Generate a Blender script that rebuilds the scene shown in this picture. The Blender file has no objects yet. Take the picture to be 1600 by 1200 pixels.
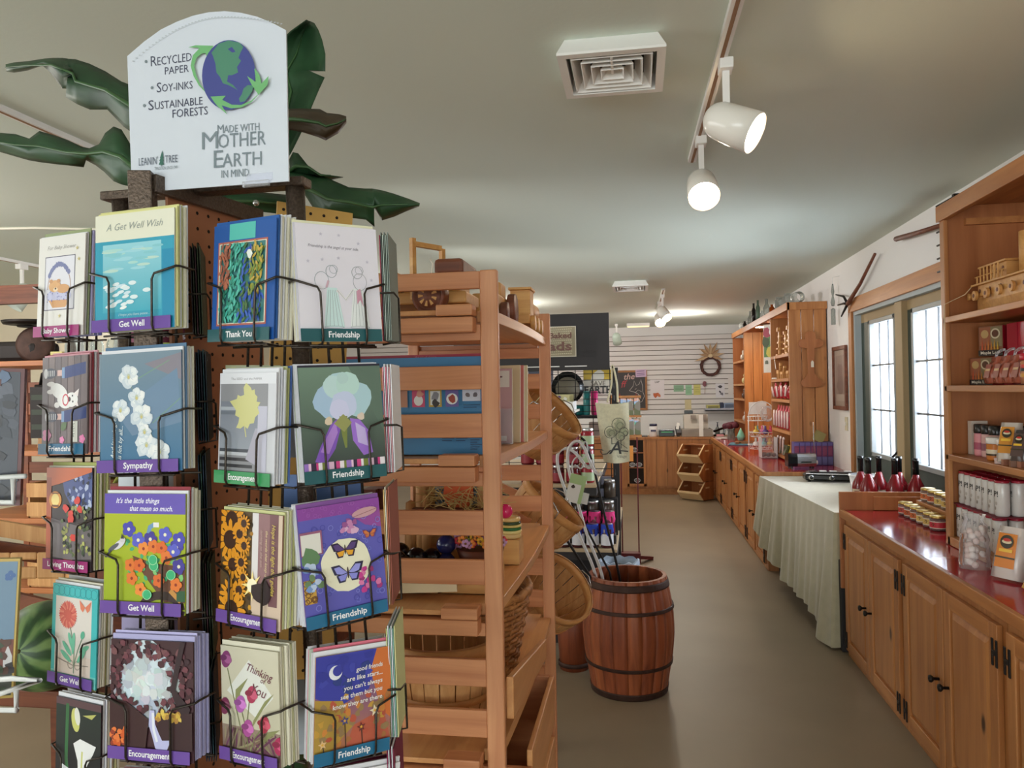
import bpy, bmesh, math, random
from mathutils import Matrix, Vector
rnd = random.Random(7)
sc = bpy.context.scene
col = sc.collection
R = math.radians
# ------------------------------------------------------------------ camera
CAM_H, FPX, YAW, PITCH, ROLL = 1.65, 1200.0, R(9.28), R(0.45), R(1.0)
_C = Vector((0, 0, CAM_H))
_F = Vector((-math.sin(YAW) * math.cos(PITCH), math.cos(YAW) * math.cos(PITCH), math.sin(PITCH)))
_R0 = Vector((math.cos(YAW), math.sin(YAW), 0))
_U0 = _R0.cross(_F)
_Rt = _R0 * math.cos(ROLL) - _U0 * math.sin(ROLL)
_Up = _U0 * math.cos(ROLL) + _R0 * math.sin(ROLL)
cam_data = bpy.data.cameras.new('camera')
cam_data.sensor_width = 36
cam_data.lens = FPX / 1600 * 36
cam_data.clip_start = 0.02
cam = bpy.data.objects.new('camera', cam_data)
cam.matrix_world = Matrix(((_Rt.x, _Up.x, -_F.x, _C.x), (_Rt.y, _Up.y, -_F.y, _C.y), (_Rt.z, _Up.z, -_F.z, _C.z), (0, 0, 0, 1)))
col.objects.link(cam)
sc.camera = cam
# ------------------------------------------------------------------ view, world, daylight
sc.view_settings.view_transform = 'Standard'
sc.view_settings.look = 'None'
sc.view_settings.gamma = 1
sc.view_settings.use_curve_mapping = False
sc.view_settings.exposure = 0.0
w = bpy.data.worlds.new('sky')
sc.world = w
w.use_nodes = True
w.node_tree.nodes['Background'].inputs[0].default_value = (0.93, 0.97, 1.0, 1)
w.node_tree.nodes['Background'].inputs[1].default_value = 2.6
def area(name, loc, target, sx, sy, power, color):
 l = bpy.data.lights.new(name, 'AREA')
 l.shape = 'RECTANGLE'; l.size = sx; l.size_y = sy; l.energy = power; l.color = color
 o = bpy.data.objects.new(name, l)
 o.location = loc
 o.rotation_euler = (Vector(target) - Vector(loc)).to_track_quat('-Z', 'Y').to_euler()
 col.objects.link(o)
 return o
# daylight entering by the shop front behind the camera and by the glazed doors; two added fills
area('shop_front_daylight', (-0.9, -5.1, 1.55), (-0.6, 2.0, 1.0), 6.5, 1.7, 108, (0.87, 0.94, 1.0))
area('ceiling_fill', (-0.9, -5.15, 1.0), (-0.6, 2.6, 3.2), 6.5, 0.7, 95, (0.93, 1.0, 0.88))  # added lamp tilted up and tinted green to brighten the ceiling
area('left_side_fill', (-6.1, 2.4, 1.75), (1.8, 7.0, 2.3), 6.0, 1.3, 130, (0.95, 0.98, 1.0))  # added lamp beside the windowless left wall, brightening the right wall
area('door_daylight', (2.25, 5.8, 1.65), (0.0, 5.8, 1.2), 1.7, 1.1, 150, (0.88, 0.95, 1.0))
def spot(name, loc, target, power, color=(1, 0.86, 0.68), size=100, blend=0.7):
 l = bpy.data.lights.new(name, 'SPOT')
 l.energy = power; l.color = color; l.spot_size = R(size); l.spot_blend = blend; l.shadow_soft_size = 0.05
 o = bpy.data.objects.new(name, l)
 o.location = loc
 o.rotation_euler = (Vector(target) - Vector(loc)).to_track_quat('-Z', 'Y').to_euler()
 col.objects.link(o)
 return o
# added beams without fixtures, set by the long track to brighten the door wall
spot('wall_fill_beam', (-2.3, 5.0, 2.4), (1.82, 8.8, 1.9), 240, (1, .97, .95), 50, 1)
spot('wall_fill_beam', (-2.3, 3.4, 2.4), (1.82, 6.0, 2.0), 110, (1, .97, .95), 50, 1)
# added bare point lamps below the ceiling, lifting the general light of the shop
for i, (x, y) in enumerate(((-4.2, 3.0), (-3.0, 6.5), (-5.2, 8.5), (-1.6, 9.5), (-1.6, 12.2), (0.6, 11.6))):
 l = bpy.data.lights.new('fill_point', 'POINT')
 l.energy = 30; l.color = (1, 0.93, 0.88); l.shadow_soft_size = 0.12
 o = bpy.data.objects.new('fill_point', l)
 o.location = (x, y, 2.45)
 col.objects.link(o)
# ------------------------------------------------------------------ pixel helpers (photo pixels -> points of the place)
def P(px, py, Z):
 return _C + _Rt * ((px - 800) / FPX * Z) + _Up * (-(py - 600) / FPX * Z) + _F * Z
def ray(px, py):
 return _Rt * ((px - 800) / FPX) + _Up * (-(py - 600) / FPX) + _F
def PX(px, py, X):
 d = ray(px, py); return _C + d * (X / d.x)
def PY(px, py, Y):
 d = ray(px, py); return _C + d * (Y / d.y)
def PZ(px, py, z):
 d = ray(px, py); return _C + d * ((z - CAM_H) / d.z)
# ------------------------------------------------------------------ materials
def srgb(r, g=None, b=None):
 if g is None:
  r, g, b = r
 f = lambda c: (c / 255 / 12.92) if c <= 10.3 else (((c / 255) + 0.055) / 1.055) ** 2.4
 return (f(r), f(g), f(b))
def new_mat(name):
 m = bpy.data.materials.new(name)
 m.use_nodes = True
 nt = m.node_tree
 b = nt.nodes['Principled BSDF']
 return m, nt, b
def plain(name, rgb, rough=0.6, metal=0.0, bump=0.0, bscale=40.0, vary=0.0, vscale=3.0, emit=0.0, spec=0.5):
 m, nt, b = new_mat(name)
 c = srgb(rgb)
 b.inputs['Base Color'].default_value = (*c, 1)
 b.inputs['Roughness'].default_value = rough
 b.inputs['Metallic'].default_value = metal
 b.inputs['Specular IOR Level'].default_value = spec
 tc = None
 if vary or bump:
  tc = nt.nodes.new('ShaderNodeTexCoord')
 if vary:
  n = nt.nodes.new('ShaderNodeTexNoise'); n.inputs['Scale'].default_value = vscale; n.inputs['Detail'].default_value = 5
  r = nt.nodes.new('ShaderNodeValToRGB')
  r.color_ramp.elements[0].position = 0.3; r.color_ramp.elements[1].position = 0.7
  r.color_ramp.elements[0].color = (*[x * (1 - vary) for x in c], 1)
  r.color_ramp.elements[1].color = (*[min(1, x * (1 + vary)) for x in c], 1)
  nt.links.new(tc.outputs['Object'], n.inputs['Vector']); nt.links.new(n.outputs['Fac'], r.inputs['Fac'])
  nt.links.new(r.outputs['Color'], b.inputs['Base Color'])
 if bump:
  n = nt.nodes.new('ShaderNodeTexNoise'); n.inputs['Scale'].default_value = bscale; n.inputs['Detail'].default_value = 4
  bp = nt.nodes.new('ShaderNodeBump'); bp.inputs['Strength'].default_value = bump; bp.inputs['Distance'].default_value = 0.004
  nt.links.new(tc.outputs['Object'], n.inputs['Vector']); nt.links.new(n.outputs['Fac'], bp.inputs['Height'])
  nt.links.new(bp.outputs['Normal'], b.inputs['Normal'])
 if emit:
  b.inputs['Emission Color'].default_value = (*c, 1); b.inputs['Emission Strength'].default_value = emit
 return m
def wood(name, rgb, rgb2, axis='z', scale=14.0, rough=0.45, knots=False, knot_rgb=(70, 38, 18), coat=0.0):
 m, nt, b = new_mat(name)
 tc = nt.nodes.new('ShaderNodeTexCoord')
 mp = nt.nodes.new('ShaderNodeMapping')
 s = {'x': (0.06, 1, 1), 'y': (1, 0.06, 1), 'z': (1, 1, 0.06)}[axis]
 mp.inputs['Scale'].default_value = tuple(scale * k for k in s)
 n = nt.nodes.new('ShaderNodeTexNoise'); n.inputs['Scale'].default_value = 1.0; n.inputs['Detail'].default_value = 6; n.inputs['Roughness'].default_value = 0.6; n.inputs['Distortion'].default_value = 0.8
 r = nt.nodes.new('ShaderNodeValToRGB')
 r.color_ramp.elements[0].position = 0.32; r.color_ramp.elements[1].position = 0.68
 r.color_ramp.elements[0].color = (*srgb(rgb2), 1); r.color_ramp.elements[1].color = (*srgb(rgb), 1)
 nt.links.new(tc.outputs['Object'], mp.inputs['Vector']); nt.links.new(mp.outputs['Vector'], n.inputs['Vector']); nt.links.new(n.outputs['Fac'], r.inputs['Fac'])
 out = r.outputs['Color']
 if knots:
  m2 = nt.nodes.new('ShaderNodeMapping')
  k = {'x': (2.2, 4.5, 4.5), 'y': (4.5, 2.2, 4.5), 'z': (4.5, 4.5, 2.2)}[axis]
  m2.inputs['Scale'].default_value = k
  v = nt.nodes.new('ShaderNodeTexVoronoi'); v.inputs['Scale'].default_value = 1.0
  r2 = nt.nodes.new('ShaderNodeValToRGB')
  r2.color_ramp.elements[0].position = 0.045; r2.color_ramp.elements[0].color = (1, 1, 1, 1)
  r2.color_ramp.elements[1].position = 0.10; r2.color_ramp.elements[1].color = (0, 0, 0, 1)
  mx = nt.nodes.new('ShaderNodeMix'); mx.data_type = 'RGBA'
  nt.links.new(tc.outputs['Object'], m2.inputs['Vector']); nt.links.new(m2.outputs['Vector'], v.inputs['Vector'])
  nt.links.new(v.outputs['Distance'], r2.inputs['Fac']); nt.links.new(r2.outputs['Color'], mx.inputs[0])
  nt.links.new(out, mx.inputs[6]); mx.inputs[7].default_value = (*srgb(knot_rgb), 1)
  out = mx.outputs[2]
 nt.links.new(out, b.inputs['Base Color'])
 b.inputs['Roughness'].default_value = rough
 b.inputs['Coat Weight'].default_value = coat
 b.inputs['Coat Roughness'].default_value = 0.15
 return m
def tinted(name, rough=0.5, metal=0.0, noise=0.0, nscale=30.0, coat=0.0):
 """Base colour comes from each part's own colour attribute (printed artwork, coloured plastic, dyed wood)."""
 m, nt, b = new_mat(name)
 a = nt.nodes.new('ShaderNodeAttribute'); a.attribute_name = 'Col'
 out = a.outputs['Color']
 if noise:
  tc = nt.nodes.new('ShaderNodeTexCoord')
  n = nt.nodes.new('ShaderNodeTexNoise'); n.inputs['Scale'].default_value = nscale; n.inputs['Detail'].default_value = 5
  mr = nt.nodes.new('ShaderNodeMapRange'); mr.inputs[1].default_value = 0.3; mr.inputs[2].default_value = 0.7; mr.inputs[3].default_value = 1 - noise; mr.inputs[4].default_value = 1 + noise
  mx = nt.nodes.new('ShaderNodeVectorMath'); mx.operation = 'SCALE'
  nt.links.new(tc.outputs['Object'], n.inputs['Vector']); nt.links.new(n.outputs['Fac'], mr.inputs[0])
  nt.links.new(out, mx.inputs[0]); nt.links.new(mr.outputs[0], mx.inputs['Scale'])
  out = mx.outputs[0]
 nt.links.new(out, b.inputs['Base Color'])
 b.inputs['Roughness'].default_value = rough; b.inputs['Metallic'].default_value = metal; b.inputs['Coat Weight'].default_value = coat
 return m
def clear(name, rgb, amount=0.25, rough=0.05):
 """Thin clear glass or film: mostly see-through with a glossy, slightly coloured skin."""
 m, nt, b = new_mat(name)
 t = nt.nodes.new('ShaderNodeBsdfTransparent'); t.inputs[0].default_value = (*srgb(rgb), 1)
 b.inputs['Base Color'].default_value = (*srgb(rgb), 1); b.inputs['Roughness'].default_value = rough
 fr = nt.nodes.new('ShaderNodeFresnel'); fr.inputs[0].default_value = 1.45
 ad = nt.nodes.new('ShaderNodeMath'); ad.operation = 'ADD'; ad.inputs[1].default_value = amount; ad.use_clamp = True
 mx = nt.nodes.new('ShaderNodeMixShader')
 nt.links.new(fr.outputs[0], ad.inputs[0]); nt.links.new(ad.outputs[0], mx.inputs[0])
 nt.links.new(t.outputs[0], mx.inputs[1]); nt.links.new(b.outputs[0], mx.inputs[2])
 nt.links.new(mx.outputs[0], nt.nodes['Material Output'].inputs['Surface'])
 return m
M = {}
M['print'] = tinted('printed_card', 0.42)
M['paper'] = tinted('paper', 0.8)
M['gloss'] = tinted('glossy_plastic', 0.22)
M['matte'] = tinted('matte_colour', 0.75)
M['metalc'] = tinted('coloured_metal', 0.3, 0.9)
M['woodc'] = tinted('turned_wood', 0.5, 0, 0.16, 22)
M['clothc'] = tinted('dyed_cloth', 0.9, 0, 0.08, 60)
M['fruitc'] = tinted('painted_rind', 0.45, 0, 0.15, 25)
M['ceiling'] = plain('ceiling_paint', (214, 222, 210), 0.9, bump=0.1, bscale=60)
M['wall'] = plain('wall_paint', (238, 236, 235), 0.85, bump=0.15, bscale=50)
M['wall_cream'] = plain('cream_wall_paint', (226, 216, 190), 0.85, bump=0.15, bscale=50)
M['floor'] = plain('painted_concrete', (138, 122, 100), 0.45, bump=0.05, bscale=6, vary=0.09, vscale=1.6)
M['slat_board'] = plain('slatwall_board', (226, 220, 218), 0.5)
M['slat_groove'] = plain('slatwall_groove', (120, 105, 98), 0.7)
M['pine'] = wood('knotty_pine', (192, 132, 78), (160, 100, 52), 'z', 18, 0.42, True)
M['pine_y'] = wood('knotty_pine_rail', (192, 130, 74), (162, 102, 52), 'y', 18, 0.42)
M['pine_dark'] = wood('pine_end_grain', (176, 118, 66), (148, 94, 48), 'y', 18, 0.5)
M['ply'] = wood('varnished_plywood', (186, 120, 72), (150, 88, 46), 'z', 7, 0.4)
M['beech'] = wood('oiled_beech', (212, 146, 100), (178, 110, 70), 'x', 22, 0.42)
M['beech_z'] = wood('oiled_beech_post', (216, 154, 110), (190, 122, 82), 'z', 22, 0.42)
M['beech_y'] = wood('oiled_beech_shelf', (218, 160, 104), (194, 132, 80), 'y', 22, 0.4)
M['toywood'] = wood('toy_wood', (222, 172, 104), (196, 138, 76), 'x', 30, 0.45)
M['toydark'] = wood('toy_dark_wood', (128, 72, 48), (92, 48, 32), 'x', 30, 0.5)
M['splint'] = wood('basket_splint', (214, 164, 108), (186, 132, 78), 'z', 30, 0.6)
M['splint_h'] = wood('basket_hoop', (216, 160, 98), (188, 126, 70), 'x', 20, 0.55)
M['barrel'] = wood('barrel_stave', (158, 82, 46), (112, 52, 28), 'z', 16, 0.5)
M['iron'] = plain('black_iron', (34, 28, 26), 0.5, 0.6)
M['rust'] = plain('rusted_hoop', (66, 44, 36), 0.6, 0.5, bump=0.3, bscale=80, vary=0.3, vscale=20)
M['bronze'] = plain('hammered_bronze', (92, 78, 68), 0.42, 0.55, bump=0.5, bscale=260, vary=0.35, vscale=240)
M['wire'] = plain('bronze_wire', (58, 50, 44), 0.35, 0.6, vary=0.4, vscale=300)
M['pegboard'] = plain('tempered_pegboard', (182, 122, 88), 0.6, vary=0.06, vscale=8)
M['pegboard_y'] = plain('tan_pegboard', (196, 152, 78), 0.6, vary=0.06, vscale=8)
M['hole'] = plain('peg_hole', (30, 18, 12), 0.9)
M['white'] = plain('white_enamel', (236, 234, 230), 0.35)
M['whitewire'] = plain('white_wire', (225, 225, 225), 0.35)
M['black'] = plain('black_panel', (40, 36, 38), 0.6)
M['blackg'] = plain('black_gloss', (16, 16, 17), 0.2)
M['steel'] = plain('brushed_steel', (190, 190, 192), 0.25, 0.95)
M['red_top'] = plain('red_laminate', (170, 30, 42), 0.12, bump=0.03, bscale=9, vary=0.04, vscale=3, spec=0.25)
M['cloth'] = plain('linen_cloth', (172, 162, 134), 0.9, bump=0.3, bscale=300, vary=0.07, vscale=20)
M['cloth'].node_tree.nodes['Principled BSDF'].inputs['Sheen Weight'].default_value = 0.5
M['lamp_on'] = plain('lit_bulb', (255, 226, 184), 0.4, emit=55.0)
M['glass'] = clear('door_glass', (250, 252, 255), 0.02)
M['pale_edge'] = plain('pale_cut_wood', (228, 196, 150), 0.6)
M['jarglass'] = clear('jar_glass', (236, 240, 238), 0.10)
M['film'] = clear('plastic_film', (250, 250, 252), 0.10, 0.18)
M['tan_paint'] = plain('tan_door_colour', (164, 140, 102), 0.6)
M['grey_frame'] = plain('grey_glazing_frame', (150, 154, 154), 0.5)
M['muntin'] = plain('grey_grille', (96, 98, 100), 0.5)
M['green_paint'] = plain('dark_green_paint', (52, 66, 58), 0.5)
M['jamb'] = plain('jamb_paint', (176, 186, 190), 0.6)
M['leaf'] = plain('banana_leaf', (34, 68, 40), 0.5, vary=0.4, vscale=9)
M['leaf_back'] = plain('brown_leaf_underside', (70, 56, 40), 0.5, vary=0.25, vscale=9)
M['straw'] = plain('straw', (196, 168, 104), 0.8)
M['wicker'] = wood('wicker_cane', (196, 138, 80), (140, 86, 44), 'x', 40, 0.6)
# ------------------------------------------------------------------ mesh builder
W = {}
class MB:
 def __init__(s, mat='matte', c=(200, 200, 200), smooth=False):
  s.v = []; s.f = []; s.fm = []; s.fs = []; s.vc = []; s.mats = []
  s.T = Matrix(); s.use(mat, c, smooth)
 def use(s, mat=None, c=None, smooth=None):
  if mat is not None:
   mat = M[mat] if isinstance(mat, str) else mat
   if mat not in s.mats: s.mats.append(mat)
   s.mi = s.mats.index(mat)
  if c is not None: s.c = srgb(c)
  if smooth is not None: s.smooth = smooth
  return s
 def add(s, vs, fs, cols=None):
  n = len(s.v)
  for i, v in enumerate(vs):
   s.v.append(s.T @ Vector(v)); s.vc.append(cols[i] if cols else s.c)
  for f in fs:
   s.f.append(tuple(n + i for i in f)); s.fm.append(s.mi); s.fs.append(s.smooth)
  return s
 def box(s, x0, x1, y0, y1, z0, z1):
  vs = [(x, y, z) for x in (x0, x1) for y in (y0, y1) for z in (z0, z1)]
  return s.add(vs, [(0, 1, 3, 2), (4, 6, 7, 5), (0, 4, 5, 1), (2, 3, 7, 6), (0, 2, 6, 4), (1, 5, 7, 3)])
 def cbox(s, c, size, rot=None):
  T0 = s.T
  s.T = T0 @ Matrix.Translation(Vector(c)) @ (rot.to_4x4() if rot is not None else Matrix())
  a, b, d = (k / 2 for k in size)
  s.box(-a, a, -b, b, -d, d); s.T = T0
  return s
 def beam(s, p, q, wd, th, upv=(0, 0, 1)):
  p = Vector(p); q = Vector(q); d = (q - p); L = d.length; d.normalize()
  u = Vector(upv); sd = d.cross(u)
  if sd.length < 1e-4: sd = d.cross(Vector((1, 0, 0)))
  sd.normalize(); u = sd.cross(d)
  vs = []
  for b in (p, q):
   for a1, b1 in ((-1, -1), (1, -1), (1, 1), (-1, 1)):
    vs.append(b + sd * (a1 * wd / 2) + u * (b1 * th / 2))
  return s.add(vs, [(3, 2, 1, 0), (4, 5, 6, 7), (0, 1, 5, 4), (1, 2, 6, 5), (2, 3, 7, 6), (3, 0, 4, 7)])
 def lathe(s, prof, seg=24, c=(0, 0, 0), rot=None, cap=True, sx=1, sy=1):
  T0 = s.T
  s.T = T0 @ Matrix.Translation(Vector(c)) @ (rot.to_4x4() if rot is not None else Matrix())
  vs = []; fs = []
  for r, z in prof:
   for k in range(seg):
    a = 2 * math.pi * k / seg
    vs.append((r * sx * math.cos(a), r * sy * math.sin(a), z))
  for i in range(len(prof) - 1):
   for k in range(seg):
    k2 = (k + 1) % seg
    fs.append((i * seg + k, i * seg + k2, (i + 1) * seg + k2, (i + 1) * seg + k))
  if cap:
   if prof[0][0] > 1e-6: fs.append(tuple(reversed(range(seg))))
   if prof[-1][0] > 1e-6: fs.append(tuple((len(prof) - 1) * seg + k for k in range(seg)))
  s.add(vs, fs); s.T = T0
  return s
 def cyl(s, p, q, r, seg=12, r2=None):
  p = Vector(p); q = Vector(q); d = q - p
  rot = d.to_track_quat('Z', 'Y').to_matrix()
  return s.lathe([(r, 0), (r if r2 is None else r2, d.length)], seg, p, rot)
 def ball(s, c, r, seg=14, rings=8, sx=1, sy=1, sz=1, rot=None):
  prof = [(max(1e-5, r * math.sin(math.pi * i / rings)), -r * sz * math.cos(math.pi * i / rings)) for i in range(rings + 1)]
  return s.lathe(prof, seg, c, rot, False, sx, sy)
 def tube(s, pts, r, seg=6, closed=False, radii=None):
  pts = [Vector(p) for p in pts]; n = len(pts)
  tang = []
  for i in range(n):
   a = pts[i - 1] if (i > 0 or closed) else pts[i]
   b = pts[(i + 1) % n] if (i < n - 1 or closed) else pts[i]
   tang.append((b - a).normalized())
  ref = Vector((0, 0, 1)) if abs(tang[0].z) < 0.9 else Vector((1, 0, 0))
  nrm = (ref - tang[0] * ref.dot(tang[0])).normalized()
  vs = []; fs = []
  for i in range(n):
   nrm = (nrm - tang[i] * nrm.dot(tang[i])).normalized(); bi = tang[i].cross(nrm)
   rr = radii[i] if radii else r
   for k in range(seg):
    a = 2 * math.pi * k / seg
    vs.append(pts[i] + nrm * (rr * math.cos(a)) + bi * (rr * math.sin(a)))
  for i in range(n if closed else n - 1):
   j = (i + 1) % n
   for k in range(seg):
    k2 = (k + 1) % seg
    fs.append((i * seg + k, i * seg + k2, j * seg + k2, j * seg + k))
  if not closed:
   fs.append(tuple(reversed(range(seg)))); fs.append(tuple((n - 1) * seg + k for k in range(seg)))
  return s.add(vs, fs)
 def prism(s, poly, h0, h1):
  """poly in local xy, extruded along local z."""
  n = len(poly)
  a = sum(poly[i][0] * poly[(i + 1) % n][1] - poly[(i + 1) % n][0] * poly[i][1] for i in range(n))
  if a < 0: poly = poly[::-1]
  vs = [(x, y, h0) for x, y in poly] + [(x, y, h1) for x, y in poly]
  fs = [tuple(reversed(range(n))), tuple(range(n, 2 * n))] + [(i, (i + 1) % n, n + (i + 1) % n, n + i) for i in range(n)]
  return s.add(vs, fs)
 def grid(s, rows, closed=False, thick=0.0):
  nr = len(rows); nc = len(rows[0])
  vs = [p for r in rows for p in r]; fs = []
  for i in range(nr - 1):
   for j in range(nc if closed else nc - 1):
    j2 = (j + 1) % nc
    fs.append((i * nc + j, i * nc + j2, (i + 1) * nc + j2, (i + 1) * nc + j))
  return s.add(vs, fs)
 def data(s, name, T=None):
  me = bpy.data.meshes.new(name)
  vs = s.v if T is None else [T @ v for v in s.v]
  me.from_pydata([tuple(v) for v in vs], [], s.f)
  for m in s.mats: me.materials.append(m)
  me.polygons.foreach_set('material_index', s.fm)
  me.polygons.foreach_set('use_smooth', s.fs)
  at = me.color_attributes.new('Col', 'FLOAT_COLOR', 'POINT')
  flat = []
  for c in s.vc: flat += [c[0], c[1], c[2], 1.0]
  at.data.foreach_set('color', flat)
  me.update()
  return me
 def build(s, name, parent=None, bevel=0.0, solid=0.0, label=None, loc=None):
  if parent is not None:
   T = W[parent].inverted()
  elif loc is not None:
   T = Matrix.Translation(-Vector(loc))
  else:
   xs = [v.x for v in s.v]; ys = [v.y for v in s.v]
   loc = Vector(((min(xs) + max(xs)) / 2, (min(ys) + max(ys)) / 2, min(v.z for v in s.v)))
   T = Matrix.Translation(-loc)
  o = bpy.data.objects.new(name, s.data(name, T))
  col.objects.link(o)
  if parent is not None:
   o.parent = parent; W[o] = W[parent]
  else:
   o.location = loc; W[o] = Matrix.Translation(Vector(loc))
  if solid:
   md = o.modifiers.new('thickness', 'SOLIDIFY'); md.thickness = solid; md.offset = 0
  if bevel:
   md = o.modifiers.new('edge', 'BEVEL'); md.width = bevel; md.segments = 2; md.limit_method = 'ANGLE'; md.angle_limit = R(40)
  if label: o['label'] = label
  return o
def tag(o, label, cat, group=None, kind=None):
 if label: o['label'] = label
 if cat: o['category'] = cat
 if group: o['group'] = group
 if kind: o['kind'] = kind
 return o
def thing(name, label, cat, loc=(0, 0, 0), rz=0.0, group=None, rot=None):
 o = bpy.data.objects.new(name, None)
 o.empty_display_size = 0.05
 col.objects.link(o)
 m = Matrix.Translation(Vector(loc)) @ (rot.to_4x4() if rot is not None else Matrix.Rotation(rz, 4, 'Z'))
 o.location = loc
 o.rotation_euler = m.to_euler()
 W[o] = m
 return tag(o, label, cat, group)
def struct(name, mb, parent=None, **k):
 o = mb.build(name, parent, **k)
 if parent is None: o['kind'] = 'structure'
 return o
def dup(root, loc, rz=0.0, label=None, group=None, rot=None):
 def cp(o, par):
  c = o.copy(); col.objects.link(c)
  if par is not None: c.parent = par
  for ch in [x for x in W if x.parent == o]: cp(ch, c)
  return c
 c = cp(root, None)
 c.location = loc
 c.rotation_euler = rot.to_euler() if rot is not None else (0, 0, rz)
 if label: c['label'] = label
 if group: c['group'] = group
 return c
# ------------------------------------------------------------------ lettering
_txt = {}
def text_shape(body, bold=0.0, shear=0.0):
 k = (body, bold, shear)
 if k not in _txt:
  cu = bpy.data.curves.new('lettering', 'FONT')
  cu.body = body; cu.offset = bold; cu.shear = shear; cu.resolution_u = 2; cu.align_x = 'LEFT'
  ob = bpy.data.objects.new('lettering', cu)
  me = bpy.data.meshes.new_from_object(ob)
  vs = [(v.co.x, v.co.y) for v in me.vertices]; fs = [tuple(p.vertices) for p in me.polygons]
  bpy.data.meshes.remove(me); bpy.data.objects.remove(ob); bpy.data.curves.remove(cu)
  _txt[k] = (vs, fs)
 return _txt[k]
class Art:
 """Printed artwork lying on a flat face: x right, y up in metres, each colour a hair above the last."""
 def __init__(s, mb, T, z=0.00025, dz=0.00006, clip=None):
  s.mb = mb; s.T = T; s.z = z; s.dz = dz; s.clip = clip
 def _put(s, pts, faces, c, cols=None):
  s.z += s.dz
  mb = s.mb; T0 = mb.T; mb.T = s.T
  if c is not None: mb.use(c=c)
  mb.add([(x, y, s.z) for x, y in pts], faces, cols); mb.T = T0
 def poly(s, pts, c):
  if s.clip:
   for ax, lim, sg in ((0, 0, 1), (0, s.clip[0], -1), (1, 0, 1), (1, s.clip[1], -1)):
    out = []
    for i, q in enumerate(pts):
     p = pts[i - 1]; dp, dq = (p[ax] - lim) * sg, (q[ax] - lim) * sg
     if (dp < 0) != (dq < 0):
      k = dp / (dp - dq); out.append((p[0] + (q[0] - p[0]) * k, p[1] + (q[1] - p[1]) * k))
     if dq >= 0: out.append(q)
    pts = out
    if len(pts) < 3: return
  s._put(pts, [tuple(range(len(pts)))], c)
 def rect(s, x0, y0, x1, y1, c):
  s.poly([(x0, y0), (x1, y0), (x1, y1), (x0, y1)], c)
 def grad(s, x0, y0, x1, y1, c0, c1):
  a, b = srgb(c0), srgb(c1)
  s._put([(x0, y0), (x1, y0), (x1, y1), (x0, y1)], [(0, 1, 2, 3)], None, [a, a, b, b])
 def ell(s, cx, cy, rx, ry, c, rot=0.0, n=18):
  cs, sn = math.cos(rot), math.sin(rot)
  s.poly([(cx + rx * math.cos(t) * cs - ry * math.sin(t) * sn, cy + rx * math.cos(t) * sn + ry * math.sin(t) * cs) for t in [2 * math.pi * i / n for i in range(n)]], c)
 def blob(s, cx, cy, r, c, n=10, jag=0.25, sy=1.0):
  pts = []
  for i in range(n):
   t = 2 * math.pi * i / n; q = r * (1 + rnd.uniform(-jag, jag))
   pts.append((cx + q * math.cos(t), cy + q * sy * math.sin(t)))
  s.poly(pts, c)
 def star(s, cx, cy, r, c, n=5, inner=0.42, rot=0.0):
  s.poly([(cx + (r if i % 2 == 0 else r * inner) * math.cos(rot + math.pi / 2 + math.pi * i / n), cy + (r if i % 2 == 0 else r * inner) * math.sin(rot + math.pi / 2 + math.pi * i / n)) for i in range(2 * n)], c)
 def line(s, pts, wd, c):
  n = len(pts); L = []; Rr = []
  for i in range(n):
   a = pts[max(0, i - 1)]; b = pts[min(n - 1, i + 1)]
   dx, dy = b[0] - a[0], b[1] - a[1]; l = math.hypot(dx, dy) or 1
   wv = wd[i] if isinstance(wd, (list, tuple)) else wd
   L.append((pts[i][0] - dy / l * wv / 2, pts[i][1] + dx / l * wv / 2)); Rr.append((pts[i][0] + dy / l * wv / 2, pts[i][1] - dx / l * wv / 2))
  if s.clip:
   z0 = s.z
   for i in range(n - 1): s.z = z0; s.poly([L[i], Rr[i], Rr[i + 1], L[i + 1]], c)
   s.z = z0 + s.dz; return
  s._put(L + Rr, [(i, n + i, n + i + 1, i + 1) for i in range(n - 1)], c)
 def ring(s, cx, cy, r, wd, c, n=24, sy=1.0):
  s.line([(cx + r * math.cos(2 * math.pi * i / n), cy + sy * r * math.sin(2 * math.pi * i / n)) for i in range(n + 1)], wd, c)
 def flower(s, cx, cy, r, c, c2, n=5, rot=0.0):
  for i in range(n):
   t = rot + 2 * math.pi * i / n
   s.ell(cx + r * 0.55 * math.cos(t), cy + r * 0.55 * math.sin(t), r * 0.55, r * 0.5, c, t, 10)
  s.ell(cx, cy, r * 0.25, r * 0.25, c2, 0, 8)
 def text(s, body, x, y, size, c, rot=0.0, align='l', bold=0.012, shear=0.0, sx=1.0, width=None):
  vs, fs = text_shape(body, bold, shear)
  if not vs: return
  x1 = max(v[0] for v in vs); x0 = min(v[0] for v in vs)
  if width: sx = width / ((x1 - x0) * size)
  off = {'l': 0, 'c': -(x0 + x1) / 2, 'r': -x1}[align]
  cs, sn = math.cos(rot), math.sin(rot)
  pts = []
  for vx, vy in vs:
   qx, qy = (vx + off) * size * sx, vy * size
   pts.append((x + qx * cs - qy * sn, y + qx * sn + qy * cs))
  s._put(pts, fs, c)
def frame(o, u, v):
 """Matrix of a flat face: origin o, x along u, y along v, z = outward normal."""
 u = Vector(u).normalized(); v = Vector(v); v = (v - u * v.dot(u)).normalized(); n = u.cross(v); o = Vector(o)
 return Matrix(((u.x, v.x, n.x, o.x), (u.y, v.y, n.y, o.y), (u.z, v.z, n.z, o.z), (0, 0, 0, 1)))
def rxyz(x=0, y=0, z=0):
 return Matrix.Rotation(R(z), 3, 'Z') @ Matrix.Rotation(R(y), 3, 'Y') @ Matrix.Rotation(R(x), 3, 'X')
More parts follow.
